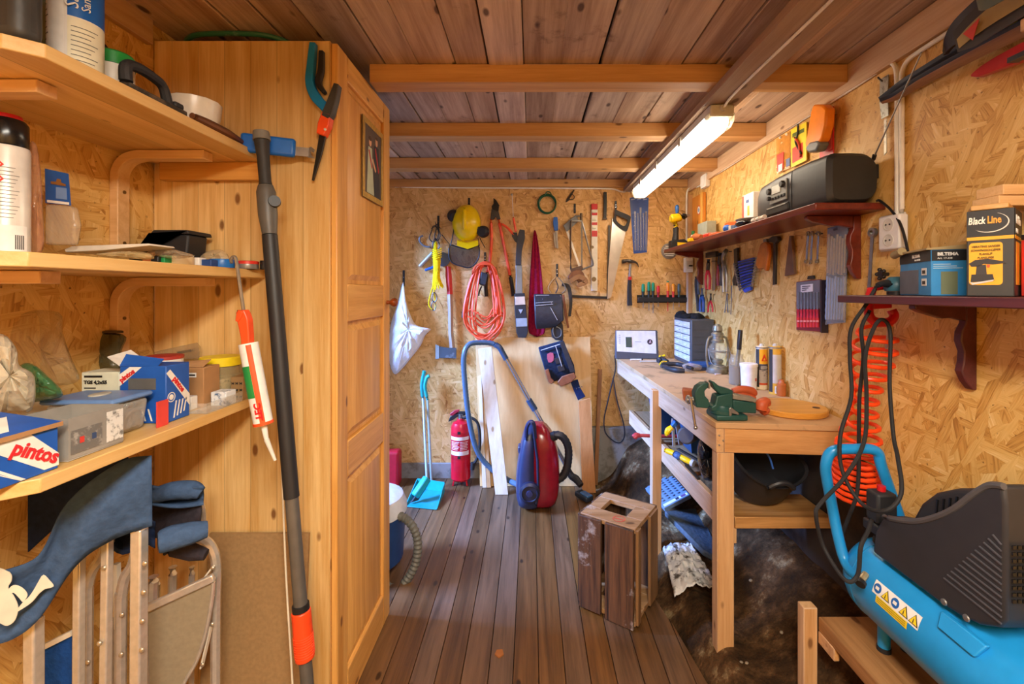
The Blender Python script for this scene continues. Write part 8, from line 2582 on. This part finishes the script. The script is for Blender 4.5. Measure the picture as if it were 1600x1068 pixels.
for i in range(13):
    f_ = i / 12
    za = .745 + .165 * f_
    ya, yb = .952, 1.085 - .115 * f_
    MB().bar((cvx - .0015, ya, za), (cvx - .0015, yb, za + .012), .003, .003).build('cover_rib', plain('4d4b50', .4), comp)
for a, b_ in ((1476, 940), (1511, 965)):
    c_ = V((cvx - .001, fy(a), fz(a, b_)))
    MB().lathe([(.008, 0), (.007, .003), (0, .004)], c_, (-1, 0, 0), 12).build('bolt', STEEL, comp)
for i in range(6):
    for k in range(9):
        MB().box((cvx + .012 + i * .011, .9395, .80 + k * .014), (.0075, .003, .007)).build('grille_hole', BLACKG, comp)
MB().prism([(tcx - .108, .99, tcz + .068), (tcx - .108, 1.08, tcz + .068), (tcx - .09, 1.09, tcz + .10), (tcx - .09, .98, tcz + .10)], (.012, 0, 0)).build('mount_plate', CYAN, comp, bevel=.003)
# pressure switch
MB().bx(1.005, 1.065, 1.32, 1.37, tcz + .185, tcz + .275).build('pressure_switch', BLACKM, comp, bevel=.008)
MB().bx(1.0, 1.07, 1.315, 1.375, tcz + .155, tcz + .1845).build('switch_base', BLACKM, comp, bevel=.005)
MB().cyl((1.035, 1.345, tcz + .2755), (1.035, 1.345, tcz + .29), .011, n=16).build('red_knob', RED, comp)
MB().cyl((1.035, 1.345, tcz + .10), (1.035, 1.345, tcz + .155), .014, n=14).build('riser', plain('8d8a80', .4, .6), comp)
MB().tube([(1.01, 1.33, tcz + .155), (1.005, 1.33, tcz + .135), (1.015, 1.325, tcz + .12)], .006, 8, sm=3).build('elbow', BLACK, comp)
d_ = P(1346, 905, 1.285)
MB().cyl(d_ + V((.02, .01, .01)), d_, .009, n=12).build('drain_valve', plain('c9b48a', .35, .7), comp)
MB().cyl(d_ + V((0, 0, -.006)), d_ + V((-.008, -.006, -.01)), .013, n=14).build('valve_knob', BLACK, comp)


def tk(y, th, o=.0006):
    """point on the tank skin"""
    a = radians(th)
    return V((tcx - (tr_ + o) * cos(a), y, tcz + (tr_ + o) * sin(a)))


def tpatch(pts, o, name, mat, k=6):
    """patch lying on the tank: quad (y, angle) corners, subdivided"""
    (y0, a0), (y1, a1), (y2, a2), (y3, a3) = pts
    m_ = MB()

    def fn(u_, v_):
        ya, aa = y0 + (y1 - y0) * u_, a0 + (a1 - a0) * u_
        yb, ab = y3 + (y2 - y3) * u_, a3 + (a2 - a3) * u_
        return tk(ya + (yb - ya) * v_, aa + (ab - aa) * v_, o)
    return m_.grid(fn, k, k).build(name, mat, comp)


LY0, LY1 = 1.272, 1.122
tpatch([(LY0, 13), (LY1, 13), (LY1, 30), (LY0, 30)], .0006, 'warning_label', plain('eceae6', .4))
tpatch([(LY0 - .016, 4), (LY1 + .03, 4), (LY1 + .03, 13), (LY0 - .016, 13)], .0006, 'yellow_label', plain('f2d21a', .4))
for k in range(3):
    tpatch([(LY0 - .02, 6 + k * 2.4), (LY1 + .035, 6 + k * 2.4), (LY1 + .035, 6.7 + k * 2.4), (LY0 - .02, 6.7 + k * 2.4)], .0012, 'print_line', plain('6d6228', .5), 4)
BLS = plain('1c5fae', .4)
for k, kind in enumerate(('o', 't', 'o', 't', 't')):
    yc = LY0 - .015 - k * .030
    if kind == 'o':
        m_ = MB()
        m_.add([tk(yc, 21.5, .0014)] + [tk(yc + .0125 * cos(2 * pi * j / 20), 21.5 + 6 * sin(2 * pi * j / 20), .0014) for j in range(20)], [(0, 1 + j, 1 + (j + 1) % 20) for j in range(20)])
        m_.build('mandatory_sign', BLS, comp)
        tpatch([(yc + .006, 19.5), (yc - .006, 19.5), (yc - .006, 23.5), (yc + .006, 23.5)], .0022, 'sign_mark', WHITE, 2)
    else:
        MB().add([tk(yc + .0145, 15.5, .0014), tk(yc - .0145, 15.5, .0014), tk(yc, 28, .0014), tk(yc, 21, .0014)], [(0, 1, 3), (1, 2, 3), (2, 0, 3)]).build('hazard_sign', BLK, comp)
        MB().add([tk(yc + .0115, 16.6, .0022), tk(yc - .0115, 16.6, .0022), tk(yc, 26.4, .0022), tk(yc, 21, .0022)], [(0, 1, 3), (1, 2, 3), (2, 0, 3)]).build('hazard_field', plain('f2d21a', .4), comp)
        tpatch([(yc + .0015, 17.5), (yc - .0015, 17.5), (yc - .0008, 22.5), (yc + .0008, 22.5)], .003, 'sign_mark', BLK, 2)

# --- skis stored under the ceiling
SKB = plain('232225', .5)


def ski(name, lab, cen, wv, tv, ws, mat, base_mat, parts=()):
    """cen: centre points, wv: across, tv: through thickness, ws half widths"""
    t = thing(name, lab, 'ski', cen[0])
    wv, tv = V(wv).normalized(), V(tv).normalized()
    pa = catmull(cen, 6)
    n_ = len(pa)
    rs, rb = [], []
    for i, p in enumerate(pa):
        f_ = i / (n_ - 1) * (len(ws) - 1)
        k = min(int(f_), len(ws) - 2)
        h = ws[k] + (ws[k + 1] - ws[k]) * (f_ - k)
        rs.append([p - wv * h, p + wv * h, p + wv * h * .9 + tv * .012, p - wv * h * .9 + tv * .012])
        rb.append([p - wv * h - tv * .003, p + wv * h - tv * .003, p + wv * h - tv * .0002, p - wv * h - tv * .0002])
    MB().loft(rs).build('top_sheet', mat, t)
    MB().loft(rb).build('base', base_mat, t)
    return t


# low pair of narrow skis: seen from below and from the side
ski('ski', 'long narrow black ski with brown base, lowest rear tip nearest the conduit', [P(1377, 160, 1.50), P(1400, 152, 1.46), P(1440, 128, 1.36), P(1520, 86, 1.20), P(1620, 36, 1.05), P(1800, -60, .86)], (.75, 0, -.5), (-.4, 0, .8), [.003, .008, .012, .014, .016, .018], SKB, wood('ski_base', 'a07850', '7a5432', axis=1, knots=0, rough=.4))
ski('ski', 'thin dark ski lying just above the brown-based ski', [P(1376, 158, 1.545), P(1420, 134, 1.44), P(1520, 76, 1.235), P(1640, 8, 1.06), P(1800, -84, .90)], (.75, 0, -.5), (-.4, 0, .8), [.004, .022, .026, .028, .028], SKB, SKB)
# wide ski standing on edge with the base out
t = ski('ski', 'wide black and pale gold ski with square end and red triangle', [P(1494, 66, 1.17), P(1520, 47, 1.125), P(1560, 18, 1.06), P(1640, -36, .95), P(1760, -120, .82)], (-.25, 0, 1), (1, 0, .25), [.026, .04, .043, .044, .044], SKB, plain('3c3833', .5))
t2 = MB()
st = [P(1499, 68, 1.163), P(1522, 46, 1.118), P(1560, 17, 1.054), P(1640, -37, .945), P(1760, -121, .815)]
wv = V((-.25, 0, 1)).normalized()
t2.loft([[p + wv * a + V((-.004, 0, -.001)) for a in (-h, h)] + [p + wv * a + V((-.003, 0, -.001)) for a in (h, -h)] for p, h in zip(catmull(st, 4), [.012 + .001 * k for k in range(17)])]).build('gold_stripe', plain('a8935a', .35), t)
tb = P(1507, 60, 1.136)
dd = (st[1] - st[0]).normalized()
MB().prism([tb + wv * .012, tb + wv * .012 + dd * .05, tb - wv * .02 + dd * .02], (-.001, 0, -.0003)).build('red_triangle', plain('d23a24', .4), t)
ski('ski', 'dark ski with rounded tip lying behind the wide gold-striped ski', [P(1475, 83, 1.235), P(1480, 68, 1.225), P(1496, 48, 1.19), P(1540, 12, 1.10), P(1640, -60, .965), P(1760, -146, .84)], (-.25, 0, 1), (1, 0, .25), [.006, .018, .028, .034, .036, .036], plain('2c2530', .5), plain('2c2530', .5))
ski('ski', 'grey-green ski tip at the top edge above the gold-striped ski', [P(1529, 8, 1.03), P(1540, -4, 1.01), P(1600, -46, .93), P(1720, -140, .80)], (-.25, 0, 1), (1, 0, .25), [.012, .026, .032, .034], plain('59645a', .35), plain('59645a', .35))
t = ski('ski', 'red ski with dark middle, pointed tip in front of the bare strand board', [P(1519, 118, 1.25), P(1532, 112, 1.22), P(1556, 100, 1.17), P(1600, 80, 1.09), P(1700, 34, .96), P(1800, -12, .87)], (.2, 0, 1), (1, 0, -.2), [.003, .014, .019, .024, .026, .028], plain('b3202a', .3), plain('c02c30', .3))
MB().bar(P(1588, 94, 1.10), P(1640, 70, 1.02), .04, .012).build('binding_plate', plain('34343c', .4), t)
t = thing('ski_pole', 'thin dark ski pole with yellow marks between the skis', 'ski pole', P(1500, 90, 1.2))
MB().cyl(P(1470, 105, 1.30), P(1700, -30, .96), .005, n=10).build('shaft', SKB, t)
for f_ in (.12, .38, .55):
    a_ = P(1470, 105, 1.30).lerp(P(1700, -30, .96), f_)
    b_ = P(1470, 105, 1.30).lerp(P(1700, -30, .96), f_ + .06)
    MB().cyl(a_, b_, .0056, n=10).build('yellow_mark', plain('c9c81c', .4), t)
# pegs that carry them
for y_ in (.93, .62):
    tag(MB().bx(1.03, XR + .004, y_, y_ + .03, 1.985, 2.012).build('ski_peg', STUD_X, bevel=.003), 'timber peg on the right wall carrying the skis, ' + ('farther one' if y_ > .8 else 'nearer one'), 'peg')
# nails and pegs the hanging tools hold on to
for o in [o for o in bpy.data.objects if o.type == 'EMPTY' and o.parent is None and o['category'] in ('hammer', 'square', 'axe', 'brush', 'wrench', 'wrench set', 'clamp', 'pliers', 'dividers', 'shears', 'spanner', 'scissors', 'saw', 'machete', 'chisel', 'scraper', 'loppers', 'level')]:
    bpy.context.view_layer.update()
    vs = [c.matrix_world @ V(k) for c in o.children for k in c.bound_box]
    lo, hi = (V([f_(v[i] for v in vs) for i in range(3)]) for f_ in (min, max))
    z = lo.z + (hi.z - lo.z) * .93
    if hi.y > YB - .07 and lo.z > .5:
        p0, p1 = V(((lo.x + hi.x) / 2, YB + .004, z)), V(((lo.x + hi.x) / 2, min(hi.y, YB - .004), z))
    elif hi.x > XR - .07 and hi.y < 3.45 and lo.z > .96 and o['category'] != 'saw':
        yn = lo.y + (hi.y - lo.y) * (.1 if o['category'] == 'pliers' else .5)
        p0, p1 = V((XR + .004, yn, z)), V((min(hi.x, XR - .004), yn, z))
    else:
        continue
    MB().cyl(p0, p1, .0025, n=8).build('hang_nail', DSTEEL, o)
